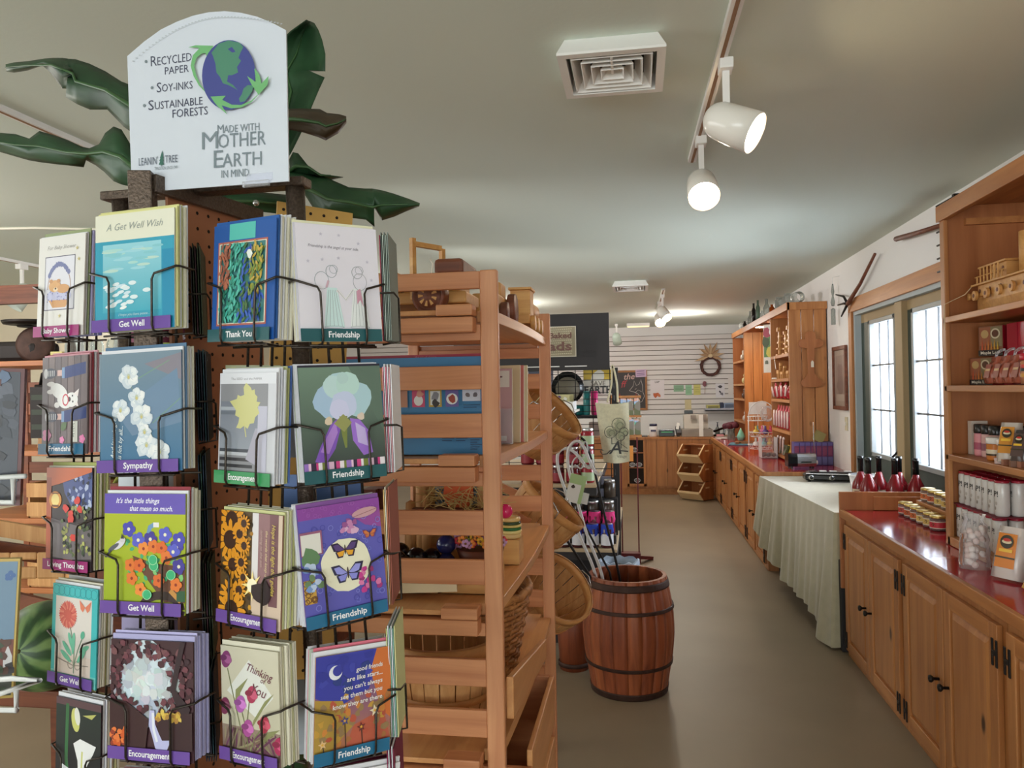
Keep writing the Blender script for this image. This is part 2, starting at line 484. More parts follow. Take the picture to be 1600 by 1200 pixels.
# ================================================================== the room
XR, XL, YB, YF, CEIL = 1.82, -6.25, 14.0, -5.3, 2.74
D0, D1, DH = 4.86, 6.90, 2.26           # double-door opening in the right wall
b = MB('floor'); b.box(XL - .1, XR + .3, YF - .1, YB + .1, -0.08, 0); struct('floor', b)
b = MB('ceiling'); b.box(XL - .1, XR + .2, YF - .1, YB + .1, CEIL, CEIL + .08); struct('ceiling', b)
b = MB('wall')
b.box(XR, XR + .14, YF, D0, 0, CEIL); b.box(XR, XR + .14, D1, YB, 0, CEIL); b.box(XR, XR + .14, D0, D1, DH, CEIL)
struct('wall_right', b)
b = MB('wall'); b.box(XL, XR, YB, YB + .1, 0, CEIL); wb = struct('wall_back', b)
# grooved display boarding on the back wall
b = MB('slat_groove'); b.box(-5.2, XR - .02, YB - .012, YB - .001, 1.17, 2.58)
b.use('slat_board')
for k in range(16):
 z = 1.175 + k * .088
 b.box(-5.2, XR - .02, YB - .030, YB - .012, z, z + .076)
struct('wall_back_boarding', b, wb)
b = MB('wall_cream'); b.box(XL - .1, XL, YF, YB, 0, CEIL); struct('wall_left', b)
b = MB('wall')      # shop front behind the camera with its wide window opening
b.box(XL, XR, YF - .12, YF, 0, .7); b.box(XL, XR, YF - .12, YF, 2.4, CEIL); b.box(XL, -4.4, YF - .12, YF, .7, 2.4); b.box(1.75, XR, YF - .12, YF, .7, 2.4)
struct('wall_front', b)
# pine casing of the doors
b = MB('pine_y'); b.box(XR - .022, XR, D0 - .10, D1 + .09, DH, DH + .115)
b.use('pine'); b.box(XR - .022, XR, D1, D1 + .09, 0, DH); b.box(XR - .022, XR, D0 - .10, D0, 1.0, DH)
struct('trim_1', b, bevel=.004)
b = MB('jamb'); b.box(XR, XR + .13, D1 - .035, D1, 0, DH); b.box(XR, XR + .13, D0, D0 + .03, 0, DH); b.box(XR, XR + .13, D0 + .03, D1 - .035, DH - .03, DH)
struct('trim_2', b)
b = MB('tan_paint'); b.box(XR + .012, XR + .10, 5.745, 5.895, 0, DH - .03); struct('trim_3', b, bevel=.004)
def glazed_door(n, y0, y1, ga, gb):
 x0, x1 = XR + .05, XR + .09
 b = MB('green_paint')
 b.box(x0, x1, y0, ga, 0, 2.16); b.box(x0, x1, gb, y1, 0, 2.16); b.box(x0, x1, ga, gb, 0, 1.07)
 b.use('tan_paint'); b.box(x0, x1, y0, y1, 2.16, DH - .03)  # top rail in a lighter tan than the green stiles
 d = struct('door_%d' % n, b)
 f = MB('grey_frame')
 for (a, c, e, g) in ((ga, ga + .035, 1.07, 2.16), (gb - .035, gb, 1.07, 2.16), (ga, gb, 1.07, 1.105), (ga, gb, 2.125, 2.16)):
  f.box(x0 - .02, x0 + .05, a, c, e, g)
 f.build('glazing_frame', d, bevel=.004)
 g = MB('glass'); g.box(x0 + .012, x0 + .018, ga + .03, gb - .03, 1.10, 2.13); g.build('pane', d)
 m = MB('muntin')
 for k in (1, 2):
  z = 1.09 + k * .353; m.box(x0 - .002, x0 + .010, ga + .03, gb - .03, z - .007, z + .007)
  y = ga + (gb - ga) * k / 3; m.box(x0 - .002, x0 + .010, y - .004, y + .004, 1.1, 2.13)
 m.build('glazing_grille', d)
 h = MB('iron'); yy = y0 + .035
 h.box(x0 - .008, x0, yy - .025, yy + .025, .98, 1.22); h.tube([(x0 - .005, yy, 1.03), (x0 - .05, yy, 1.06), (x0 - .055, yy, 1.12), (x0 - .005, yy, 1.17)], .009)
 h.build('handle', d)
 return d
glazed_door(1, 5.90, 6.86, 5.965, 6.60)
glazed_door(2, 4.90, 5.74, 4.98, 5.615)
# bright ground outside so that the glass looks out on something
b = MB('wall'); b.box(XR + .3, XR + 6, 2, 10, -.1, -.02); struct('ground_outside', b)
# switch plate
b = MB('matte', (214, 204, 176)); b.box(XR - .008, XR, 7.14, 7.22, 1.24, 1.36)
o = b.build('light_switch', bevel=.002); tag(o, 'beige wall switch plate below the framed print', 'switch')
b = MB('white'); b.box(XR - .014, XR - .008, 7.17, 7.19, 1.285, 1.315); b.build('rocker', o)
# ------------------------------------------------------------------ things on the ceiling
def air_vent(loc, wx, wy, label):
 t = thing('air_vent', label, 'air vent', loc, group='ceiling vents')
 f = MB('white')
 x0, x1, y0, y1 = -wx / 2, wx / 2, -wy / 2, wy / 2
 # outer flange flares down and outwards from the ceiling
 o4 = [(x0, y0), (x1, y0), (x1, y1), (x0, y1)]
 s = .86
 vs = [(a * s, c * s, 0) for a, c in o4] + [(a, c, -.05) for a, c in o4] + [(a, c, -.058) for a, c in o4] + [(a * .84, c * .84, -.058) for a, c in o4] + [(a * .84, c * .84, -.01) for a, c in o4]
 f.T = W[t]
 vsf = []
 for q in range(4):
  vsf += [(q * 4 + k, q * 4 + (k + 1) % 4, (q + 1) * 4 + (k + 1) % 4, (q + 1) * 4 + k) for k in range(4)]
 f.add(vs, vsf); f.build('flange', t)
 d = MB('hole'); d.T = W[t]; d.box(x0 * .8, x1 * .8, y0 * .8, y1 * .8, -.006, -.002); d.build('duct', t)
 for k, q in enumerate((.76, .58, .40, .22)):
  g = MB('white'); g.T = W[t]
  o4 = [(-1, -1), (1, -1), (1, 1), (-1, 1)]; hx, hy = wx / 2 * q, wy / 2 * q; g.add([(a * hx, c * hy, -.056) for a, c in o4] + [(a * (hx - .024), c * (hy - .024), -.012) for a, c in o4], [(j, (j + 1) % 4, 4 + (j + 1) % 4, 4 + j) for j in range(4)])
  g.build('louvre', t, solid=.004)
 g = MB('white'); g.T = W[t]; g.box(-.004, .004, y0 * .7, 0, -.056, -.05); g.build('louvre_bar', t)
 return t
air_vent((-.062, 2.545, CEIL), .335, .36, 'large white square ceiling vent beside the track lights, close above the card rack')
air_vent((-.055, 8.1, CEIL), .36, .48, 'small distant white ceiling vent before the far cluster of lit spotlights')
def track(a, b_, label):
 mb = MB('white'); mb.beam((*a, CEIL - .011), (*b_, CEIL - .011), .036, .022)
 mb.use('matte', (150, 112, 80)); mb.beam((*a, CEIL - .0225), (*b_, CEIL - .0225), .012, .002)
 o = mb.build('lighting_track'); tag(o, label, 'lighting track'); return o
track((.315, .6), (.275, 3.74), 'white ceiling track carrying the two big lit spotlights')
track((.30, 8.6), (.30, 10.9), 'far white ceiling track carrying the small bright spotlights')
track((-2.32, .6), (-2.32, 5.0), 'long white ceiling track passing behind the banana leaves')
track((-4.82, 4.0), (-4.82, 8.2), 'white ceiling track with the unlit spotlight above the old shop scale')
def spotlight(hang, aim, label, s=1.0, lit=True, power=60, tint=(238, 234, 226), drop=.12):
 x, y = hang
 t = thing('spotlight', label, 'spotlight', (x, y, CEIL - .02), group='track spotlights')
 a = MB('white'); a.box(x - .022 * s, x + .022 * s, y - .035 * s, y + .035 * s, CEIL - .055 * s, CEIL - .02); a.build('track_adapter', t, bevel=.003)
 piv = Vector((x, y, CEIL - .05 * s - drop * s))
 m = MB('white'); m.beam((x, y, CEIL - .05 * s), piv, .022 * s, .014 * s, (0, 1, 0)); m.build('stem', t)
 d = Vector(aim).normalized()
 rot = d.to_track_quat('Z', 'Y').to_matrix()
 c0 = piv - d * .05 * s + Vector((0, 0, -.055 * s))
 h = MB('gloss', tint, True)
 r = .062 * s; L = .155 * s
 prof = [(.001, -.03 * s)] + [(r * math.sin(R(q)), .035 * s - .065 * s * math.cos(R(q))) for q in (15, 30, 45, 60, 75, 90)] + [(r * 1.04, .07 * s), (r * 1.1, L)]
 inner = [(r * 1.05, L), (r * .97, .07 * s), (r * .8, .03 * s), (.001, .02 * s)]
 h.lathe(prof + inner, 28, c0, rot, False)
 h.build('shade', t)
 if lit:
  k = MB('lamp_on', smooth=True); k.lathe([(.001, .06 * s), (r * .93, .06 * s), (r * .97, L * .86), (r * .6, L * .95), (.001, L * .97)], 24, c0, rot, False)
  k.build('bulb', t, label='glowing bulb')
  spot('spot_beam', c0 + d * (L + .01), c0 + d * 3, power)
 else:
  k = MB('matte', (210, 208, 196), True); k.lathe([(.001, .06 * s), (r * .9, .06 * s), (r * .9, L * .7), (.001, L * .8)], 20, c0, rot, False)
  k.build('bulb', t)
 return t
spotlight((.305, 2.60), (.80, -.32, -.48), 'nearer big white spotlight, shade pointing sideways to the cabinets, bulb lit', 1.0, True, 30)
spotlight((.288, 3.38), (.02, -.75, -.66), 'second big white spotlight, facing the viewer with glowing bulb', 1.0, True, 14)
spotlight((.30, 9.0), (.45, -.5, -.7), 'upper one of the far bright spotlights before the slatted wall', 1.0, True, 30)
spotlight((.285, 9.75), (.1, -.7, -.6), 'lower one of the far bright spotlights before the slatted wall', 1.0, True, 30)
spotlight((-.33, 12.9), (.1, .6, -.75), 'small pale green unlit spotlight next to the black bread panel', 1.1, False, tint=(196, 214, 200))
spotlight((-4.82, 5.40), (-.32, -.45, -.8), 'unlit pale green spotlight hanging above the old shop scale', 1.15, False, tint=(206, 216, 206))
# flat warm ceiling light at the back
b = MB('white'); b.box(-.16, .22, 13.1, 13.3, CEIL - .05, CEIL); t = b.build('ceiling_light'); tag(t, 'small flat yellowish light on the ceiling over the back wall', 'ceiling light')
b = MB(plain('warm_diffuser', (255, 232, 170), .5, emit=1.2)); b.box(-.15, .21, 13.11, 13.29, CEIL - .056, CEIL - .05); b.build('diffuser', t)
# thin white cord stapled to the ceiling
b = MB('matte', (226, 220, 204), True); b.tube([(-4.2, 4.25, CEIL - .008), (-3.76, 4.32, CEIL - .008), (-3.4, 4.45, CEIL - .008), (-2.9, 4.50, CEIL - .008), (-2.6, 4.52, CEIL - .008)], .008)
o = b.build('ceiling_cable'); tag(o, 'thin off-white cable running along the ceiling behind the get well card', 'cable')
# ================================================================== right side: cabinets, hutch, goods
XF = 1.22
def panel_door(mb, x, y0, y1, z0, z1, dirx=-1):
 """Framed raised-panel door, face at x looking to -X."""
 t = .022
 st = .062
 mb.use('pine')
 mb.box(x - t, x, y0, y0 + st, z0, z1); mb.box(x - t, x, y1 - st, y1, z0, z1)
 mb.use('pine_y'); mb.box(x - t, x, y0 + st, y1 - st, z0, z0 + st); mb.box(x - t, x, y0 + st, y1 - st, z1 - st, z1)
 mb.use('pine')
 a0, a1, b0, b1 = y0 + st, y1 - st, z0 + st, z1 - st; k = .03
 xo, xi = x - t * .35, x - t * .95
 vs = [(xo, a0, b0), (xo, a1, b0), (xo, a1, b1), (xo, a0, b1), (xi, a0 + k, b0 + k), (xi, a1 - k, b0 + k), (xi, a1 - k, b1 - k), (xi, a0 + k, b1 - k)]
 mb.add(vs, [(0, 4, 5, 1), (1, 5, 6, 2), (2, 6, 7, 3), (3, 7, 4, 0), (4, 7, 6, 5)])
def hinge(d, x, y, z, s=1.0):
 m = MB('iron')
 for q in (-.016 * s, .016 * s):
  m.box(x - .005, x, y + q - .007 * s, y + q + .007 * s, z - .048 * s, z + .048 * s)
 m.box(x - .006, x, y - .016 * s, y + .016 * s, z - .009 * s, z + .009 * s)
 m.build('hinge', d, bevel=.002)
def knob(d, x, y, z):
 m = MB('iron', smooth=True)
 m.lathe([(.006, 0), (.006, .022), (.010, .024), (.016, .032), (.014, .040), (.001, .043)], 14, (x, y, z), Vector((-1, 0, 0)).to_track_quat('Z', 'Y').to_matrix())
 m.build('knob', d)
def base_cabinet(y0, y1, label, xf, xb, top=.855):
 t = thing('base_cabinet', label, 'cabinet', ((xf + xb) / 2, (y0 + y1) / 2, 0), group='knotty pine base cabinets')
 b = MB('pine'); b.box(xf, xb, y0 + .002, y1 - .002, 0, top); b.build('carcass', t)
 mid = (y0 + y1) / 2; mg = .035
 for (a, c, kn, hi) in ((y0 + mg, mid - .006, mid - .05, y0 + mg + .0), (mid + .006, y1 - mg, mid + .05, y1 - mg)):
  m = MB('pine'); panel_door(m, xf, a, c, .045, top - .055)
  d = m.build('door', t, bevel=.003)
  knob(d, xf - .022, kn, .415)
  for z in (.11, .70): hinge(d, xf - .022, hi + (.012 if hi < mid else -.012), z)
 return t
base_cabinet(3.92, 4.96, 'pine base cabinet at the far end of the counter, beside the draped table', XF + .02, XR - .005)
base_cabinet(2.885, 3.92, 'pine base cabinet below the rows of slim cans, double hinges both sides', XF + .02, XR - .005)
base_cabinet(1.85, 2.885, 'pine base cabinet closest to the viewer under the red counter', XF + .02, XR - .005)
b = MB('red_top'); b.box(XF + .012, XR - .005, 1.2, 4.97, .857, .882)
b.use('pine_y'); b.box(XF - .012, XF + .012, 1.2, 4.97, .838, .884)
o = b.build('countertop', bevel=.003); tag(o, 'glossy red laminate countertop with pine edge over the near cabinets', 'countertop')
t = thing('counter_end_board', 'plain brown board standing across the end of the red counter', 'board', (1.5, 4.99, .885))
b = MB('ply'); b.box(1.21, XR - .01, 4.975, 5.0, .40, .99); b.build('end_board', t, bevel=.003)
b = MB('ply'); b.box(1.40, XR - .01, 4.945, 4.974, .884, .965); b.build('cleat', t, bevel=.003)
# dark shop bin squeezed between table and cabinet
b = MB('matte', (38, 34, 34)); b.box(1.215, 1.30, 5.003, 5.06, 0, .56); o = b.build('floor_plank', bevel=.004); tag(o, 'black upright panel in the gap between table and cabinet', 'panel')
# ------------------------------------------------------------------ near hutch of open shelves
HX, HY1, HY0, HT = 1.437, 3.95, 1.6, 2.49
t = thing('shelf_hutch', 'tall open pine shelf hutch on the red counter, boat on top shelf', 'shelf unit', (1.62, 2.8, .884))
b = MB('ply'); b.box(HX + .02, XR - .012, HY1 - .022, HY1, .884, HT - .005); b.build('side_panel', t)
b = MB('pine'); b.box(HX, HX + .02, HY1 - .05, HY1, .884, HT - .07); b.build('stile', t, bevel=.003)
b = MB('ply'); b.box(XR - .012, XR - .003, HY0, HY1, .884, HT - .005); b.build('back_panel', t)
b = MB('pine_y'); b.box(HX - .012, HX + .02, HY0, HY1 + .012, HT - .075, HT); b.box(HX + .02, XR - .003, HY0, HY1 + .01, HT - .005, HT + .008); b.build('crown', t, bevel=.004)
for z in (1.957, 1.635, 1.312):
 b = MB('pine_y'); b.box(HX, XR - .012, HY0, HY1 - .022, z - .028, z); b.build('shelf', t, bevel=.003)
b = MB('pine_y'); b.box(HX, XR - .012, HY0, HY1 - .022, .884, .925); b.build('shelf', t, bevel=.003)
b = MB('pine_y'); b.box(HX + .1, XR - .02, HY1 - .05, HY1 - .022, HT - .1, HT - .07); b.build('cleat', t)
# wooden toy steam boat on the top shelf (X across, Y along)
t = thing('toy_boat', 'handmade pale wooden toy steamboat with tall funnel on the top shelf', 'toy boat', (1.58, 3.45, 1.957))
zb = 1.957
def hull_rows(y0, y1, x0, wmax, z0, z1):
 rows = []
 for i in range(13):
  f = i / 12; y = y0 + (y1 - y0) * f
  s = min(1, math.sin(min(1, f * 2.2) * math.pi / 2)) * min(1, .55 + 1.6 * (1 - f)); w_ = wmax * max(.03, s)
  rise = .02 * (2 * f - 1) ** 2
  rows.append([(x0 - w_ * .8, y, z0), (x0 - w_, y, z0 + (z1 - z0) * .6), (x0 - w_ * 1.02, y, z1 + rise), (x0 + w_ * 1.02, y, z1 + rise), (x0 + w_, y, z0 + (z1 - z0) * .6), (x0 + w_ * .8, y, z0)])
 return rows
b = MB('toywood'); rows = hull_rows(3.90, 3.0, 1.58, .062, zb + .006, zb + .078); b.grid(rows, True); b.add(rows[0], [tuple(range(6))]); b.add(rows[-1], [tuple(reversed(range(6)))]); b.build('hull', t)
b = MB('toywood'); b.box(1.525, 1.635, 3.02, 3.76, zb + .076, zb + .125)
for k in range(6): b.use('toydark'); b.cyl((1.522, 3.74 - k * .1, zb + .1), (1.5255, 3.74 - k * .1, zb + .1), .009)
b.build('lower_cabin', t, bevel=.003)
b = MB('toywood'); b.box(1.51, 1.65, 3.0, 3.80, zb + .125, zb + .134); b.build('deck', t, bevel=.002)
b = MB('toywood'); b.box(1.54, 1.62, 3.52, 3.66, zb + .134, zb + .20)
b.use('toydark'); b.cyl((1.538, 3.60, zb + .175), (1.541, 3.60, zb + .175), .01); b.cyl((1.538, 3.55, zb + .175), (1.541, 3.55, zb + .175), .01); b.build('wheelhouse', t)
b = MB('toywood'); b.box(1.525, 1.635, 3.50, 3.76, zb + .2, zb + .209); b.build('wheelhouse_roof', t, bevel=.002)
for k in range(8):
 b = MB('toywood'); y = 3.52 + k * .034; b.cyl((1.522, y, zb + .134), (1.522, y, zb + (.20 if k > 0 and k < 7 else .165)), .0035, 6); b.build('railing_post', t)
b = MB('toywood'); b.cyl((1.522, 3.5, zb + .165), (1.522, 3.78, zb + .165), .003, 6); b.build('rail', t)
b = MB('toywood', smooth=True); b.lathe([(.034, 0), (.034, .17), (.03, .172)], 20, (1.58, 3.42, zb + .134)); b.build('funnel', t)
for k in range(7):
 b = MB('toywood'); b.lathe([(.022, -.006), (.022, .006)], 16, (1.512, 3.76 - k * .115, zb + .082), Vector((1, 0, 0)).to_track_quat('Z', 'Y').to_matrix()); b.use('toydark'); b.cyl((1.5045, 3.76 - k * .115, zb + .082), (1.507, 3.76 - k * .115, zb + .082), .009, 10); b.build('side_disc', t)
b = MB('toywood', smooth=True); b.lathe([(.014, 0), (.014, .04), (.018, .045), (.012, .06)], 12, (1.58, 3.84, zb + .09)); b.lathe([(.016, 0), (.016, .012)], 12, (1.53, 3.88, zb + .09), Vector((1, 0, 0)).to_track_quat('Z', 'Y').to_matrix()); b.build('bollard', t)
b = MB('matte', (214, 188, 150)); b.tube([(1.52, 3.8, zb + .134), (1.51, 3.86, zb + .10), (1.43, 3.885, zb + .06), (1.427, 3.885, zb - .06)], .0022, 5); b.build('string', t)
# boxes of tea on the second shelf: picture front, red sides
def pictured(y, x, z, label, wd=.12, h=.135, dp=.10):
 """Printed front faces -X and is turned a little to the aisle."""
 T = Matrix.Translation((x, y, z)) @ Matrix.Rotation(R(-62), 4, 'Z')      # local: front at y=0 looking to -y
 b = MB('gloss', (172, 20, 44)); b.T = T; b.box(-wd / 2, wd / 2, 0, dp, 0, h)
 a = Art(b, T @ frame((-wd / 2, 0, 0), (1, 0, 0), (0, 0, 1)), .0005, .0003)
 a.rect(0, 0, wd, h, (120, 74, 52)); a.rect(.004, h * .35, wd * .5, h - .004, (150, 88, 60)); a.rect(wd * .5, h * .3, wd - .004, h - .004, (128, 112, 80))
 a.ell(wd * .26, h * .74, wd * .16, wd * .16, (186, 150, 96)); a.ring(wd * .7, h * .74, wd * .17, wd * .05, (206, 190, 160)); a.ell(wd * .7, h * .74, wd * .13, wd * .13, (92, 50, 34))
 for k in range(6): a.poly([(wd * (.1 + .13 * k), h * .16), (wd * (.16 + .13 * k), h * .58 - .01 * (k % 2)), (wd * (.2 + .13 * k), h * .16)], (190, 80 + 14 * k, 46))
 a.rect(0, 0, wd, h * .2, (44, 34, 34)); a.text('Maple Leaf', wd * .5, h * .06, h * .14, (222, 212, 196), 0, 'c', width=wd * .8)
 o = b.build('tea_box'); tag(o, label, 'box', 'red tea boxes on the shelf'); return o
zs = 1.636
pictured(3.845, 1.565, zs, 'picture-fronted red tea box at the shelf end, lower of the two pictured ones', .115, .125, .07)
for k in range(5):
 b = MB('gloss', (178, 24, 52) if k % 2 == 0 else (168, 18, 46)); y = 3.66 - k * .098; b.box(1.60 + .012 * k * 0, 1.735, y - .046, y + .046, zs, zs + .13)
 b.use('matte', (120, 10, 30)); b.box(1.5995, 1.60, y + .043, y + .046, zs, zs + .13)
 o = b.build('tea_box'); tag(o, 'plain red tea box in the lower row under the toy boat', 'box', 'plain red tea boxes, lower row')
for k in range(5):
 b = MB('gloss', (180, 24, 52) if k % 2 else (170, 20, 48)); y = 3.655 - k * .1; b.box(1.615, 1.735, y - .047, y + .047, zs + .131, zs + .268)
 o = b.build('tea_box'); tag(o, 'plain red tea box in the upper row under the toy boat', 'box', 'plain red tea boxes, upper row')
pictured(3.80, 1.59, zs + .132, 'picture-fronted red tea box stacked higher, right under the boat shelf', .12, .135, .07)
# bags of snacks and candy jars on the same shelf
for k in range(4):
 y = 3.62 - k * .083
 T = Matrix.Translation((1.51, y, zs + .006)) @ rxyz(0, 14, 0).to_4x4()
 b = MB('gloss', (166, 84, 62)); b.T = T
 rows = []
 for i in range(7):
  f = i / 6; th = .017 * math.sin(math.pi * min(1, f * 1.1 + .08)) + .002
  rows.append([(-th, -.04, .12 * f), (-th * 1.3, 0, .12 * f), (-th, .04, .12 * f), (th, .04, .12 * f), (th * 1.3, 0, .12 * f), (th, -.04, .12 * f)])
 b.use(smooth=True); b.grid(rows, True); b.use(smooth=False)
 a = Art(b, T @ frame((-.024, .035, .02), (0, -1, 0), (0, 0, 1)), .0, .0003); a.rect(.01, .0, .06, .06, (150, 66, 48)); a.rect(.014, .03, .056, .04, (212, 170, 120))
 b.use('film', smooth=True); b.tube([(-.004, 0, .118), (.0, .01, .135), (.01, .0, .150), (.02, -.012, .155)], .006)
 o = b.build('snack_bag'); tag(o, 'brown sealed snack bag leaning in a row before the red boxes', 'bag', 'snack bags on the tea shelf')
for k in range(3):
 y = 3.25 - k * .085
 t = thing('candy_jar', 'clear candy jar with red lid on the tea shelf', 'jar', (1.50, y, zs), group='red lidded candy jars')
 b = MB('matte', (188, 128, 92), True); b.lathe([(.033, .004), (.034, .09), (.02, .095)], 16, (1.50, y, zs));
 b.use('print', smooth=True)
 for q, c in ((.03, (206, 150, 60)), (.052, (40, 40, 36)), (.064, (196, 60, 48))):
  b.use(c=c); b.lathe([(.0348, q), (.0348, q + .014)], 16, (1.50, y, zs), None, False)
 b.build('contents', t)
 b = MB('gloss', (186, 20, 50), True); b.lathe([(.036, .096), (.037, .1), (.037, .118), (.034, .122)], 18, (1.50, y, zs)); b.build('lid', t)
# third shelf: sprinkles, dark-lidded jars, orange tubs, snack packs
zs = 1.313
def tub(y, x, r, h, body, lid, lab, label, lidh=.026, group=None, clear_=False):
 t = thing('food_tub', label, 'jar', (x, y, zs), group=group)
 b = MB('gloss', body, True); b.lathe([(r * .92, 0), (r, .006), (r, h - .012), (r * .9, h)], 20, (x, y, zs))
 if lab:
  T = Matrix.Translation((x, y, zs))
  for kk, (z0, z1, c) in enumerate(lab): b.use(c=c); b.lathe([(r + .0006 * (kk + 1), z0), (r + .0006 * (kk + 1), z1)], 20, (x, y, zs), None, False)
 b.build('body', t)
 b = MB('gloss', lid, True); b.lathe([(r * 1.03, h - .004), (r * 1.05, h), (r * 1.05, h + lidh), (r * .95, h + lidh + .003)], 20, (x, y, zs)); b.build('lid', t)
 return t
b = MB('gloss', (222, 212, 200)); b.box(1.53, 1.60, 3.875, 3.915, zs, zs + .155)
a = Art(b, frame((1.53, 3.875, zs), (1, 0, 0), (0, 0, 1)), .0004, .0003)
for q in ((.03, .03), (.03, .06), (.035, .09)): a.blob(q[0], q[1], .012, (30, 28, 30), 9)
a.rect(.005, .112, .065, .114, (90, 80, 74)); a.text('Tea', .02, .125, .016, (90, 70, 60))
o = b.build('tea_carton'); tag(o, 'cream carton with black motifs next to the pink sprinkle jars', 'carton')
for k, (c, c2) in enumerate((((226, 150, 160), (176, 84, 110)), ((222, 178, 176), (150, 96, 110)), ((214, 170, 160), (120, 70, 60)))):
 tub(3.80 - k * .075, 1.545, .032, .108, c, (22, 20, 22), [(.01, .09, c), (.03, .062, c2)], 'small jar of pink sprinkles with black lid on the third shelf', .034, 'pink sprinkle jars')
for k in range(3):
 tub(3.60 - k * .088, 1.635, .04, .112, (214, 196, 196), (26, 24, 26), [(.065, .1, (206, 196, 200))], 'tall jar with black lid standing behind the orange tubs', .03, 'black lidded jars at the back')
for k in range(2):
 tub(3.575 - k * .1, 1.515, .043, .076, (200, 120, 48), (234, 230, 226), [(.006, .07, (204, 122, 50)), (.028, .048, (226, 214, 190)), (.022, .03, (60, 44, 24))], 'short orange tub with white lid on the third shelf', .02, 'orange tubs with white lids')
def pouch(x, y, z, w_, h, rot, body, label, labelc=(206, 138, 48), group=None, tilt=16, fold=True):
 T = Matrix.Translation((x, y, z + .008)) @ (Matrix.Rotation(R(rot), 3, 'Z') @ Matrix.Rotation(R(tilt), 3, 'X')).to_4x4()
 t = thing('snack_pouch', label, 'bag', (x, y, z), group=group)
 b = MB('gloss', body, True); b.T = T; rows = []
 for i in range(9):
  f = i / 8; th = .026 * math.sin(math.pi * min(1, f * .95 + .1)) ** .7 + .002; ww = w_ / 2 * (1 - .12 * f)
  rows.append([(-ww, 0, h * f), (-ww * .5, -th, h * f), (ww * .5, -th, h * f), (ww, 0, h * f), (ww * .5, th, h * f), (-ww * .5, th, h * f)])
 b.grid(rows, True); b.use(smooth=False); b.add(rows[0], [tuple(range(6))]); b.build('pouch_body', t)
 b = MB('gloss', labelc); b.T = T
 b.add([(-w_ * .3, -.0285, h * .2), (w_ * .3, -.0285, h * .2), (w_ * .28, -.0265, h * .86), (-w_ * .28, -.0265, h * .86)], [(0, 1, 2, 3)])
 a = Art(b, T @ frame((0, -.0287, h * .5), (1, 0, 0), (0, 0, 1)), .0006, .0003)
 a.ell(0, h * .2, w_ * .2, w_ * .2, (48, 42, 24)); a.ell(0, h * .2, w_ * .15, w_ * .06, (220, 206, 170)); a.ell(0, h * .235, w_ * .12, w_ * .05, (188, 46, 36)); a.rect(-w_ * .2, h * .0, w_ * .2, h * .06, (236, 190, 60))
 a.rect(-w_ * .3, -h * .12, w_ * .3, -h * .09, (60, 56, 30))
 b.build('front_label', t)
 return t
pouch(1.475, 3.40, zs, .095, .165, -52, (206, 196, 186), 'orange labelled snack pouch leaning before the dark lidded jars', group=None, tilt=-14)
pouch(1.475, 3.30, zs, .085, .14, -60, (70, 56, 54), 'dark snack pouch next to the leaning orange one', (90, 70, 66), tilt=-16)
for k in range(8):
 b = MB('gloss', rnd.choice([(216, 206, 196), (150, 100, 80), (226, 214, 200), (120, 84, 66)])); x, y = 1.455 + .02 * (k % 3), 3.435 - .022 * k
 b.cbox((x, y, zs + .012 + .012 * (k % 2) * 0), (.026, .02, .024), rxyz(0, 0, rnd.uniform(-30, 30)))
 o = b.build('wrapped_sweet'); tag(o, 'small wrapped sweet lying at the front edge of the third shelf', 'sweet', 'wrapped sweets on the shelf edge')
# slim cans, two layers in trays
def can_proto():
 t = thing('drink_can', 'slim white drink can with black letters and red top', 'can', (0, 0, 0))
 b = MB('gloss', (216, 212, 208), True); b.lathe([(.024, 0), (.0285, .006), (.0285, .132), (.025, .142)], 20)
 T = Matrix.Rotation(0, 4, 'Z')
 # curved lettering: wrap flat letters round the can
 vs, fs = text_shape('SAP!', .02, 0)
 r = .0289; pts = []
 for vx, vy in vs:
  u = (vx - 1.15) * .030; z = .083 + vy * .034; th = u / r - math.pi / 2
  pts.append((r * math.cos(th), r * math.sin(th), z))
 b.use('print', (26, 24, 26), False); b.add(pts, fs)
 for (u, z, c) in ((-.01, .045, (170, 160, 152)), (.006, .034, (150, 140, 130)), (.012, .055, (180, 172, 164))):
  th = u / r - math.pi / 2
  q = []
  for k in range(8): q.append((r * math.cos(th + .2 * math.cos(k * .785)), r * math.sin(th + .2 * math.cos(k * .785)), z + .008 * math.sin(k * .785)))
  b.use(c=c); b.add(q, [tuple(range(8))])
 b.build('can_body', t)
 b = MB('gloss', (160, 30, 52), True); b.lathe([(.027, .140), (.028, .143), (.028, .150), (.024, .152), (.022, .149), (.001, .149)], 20, cap=False); b.build('can_top', t)
 return t
can = can_proto()
first = True
for layer, z in ((0, .926), (1, 1.083)):
 for row in range(2):
  for k in range(7):
   x = 1.495 + .063 * row + .012 * layer; y = 3.895 - k * .061
   lab = ('slim white can, %s layer, %s row of the can stack' % (('lower', 'upper')[layer], ('front', 'back')[row]))
   g = 'slim cans %s layer %s row' % (('lower', 'upper')[layer], ('front', 'back')[row])
   rz = R(-95 + rnd.uniform(-22, 14))
   if first:
    can.location = (x, y, z); can.rotation_euler = (0, 0, rz); can['label'] = lab; can['group'] = g; first = False
   else:
    dup(can, (x, y, z), rz, lab, g)
b = MB('matte', (120, 36, 52)); b.box(1.463, 1.60, 3.49, 3.92, 1.078, 1.0825); o = b.build('can_tray'); tag(o, 'thin dark red tray sheet between the two layers of slim cans', 'tray')
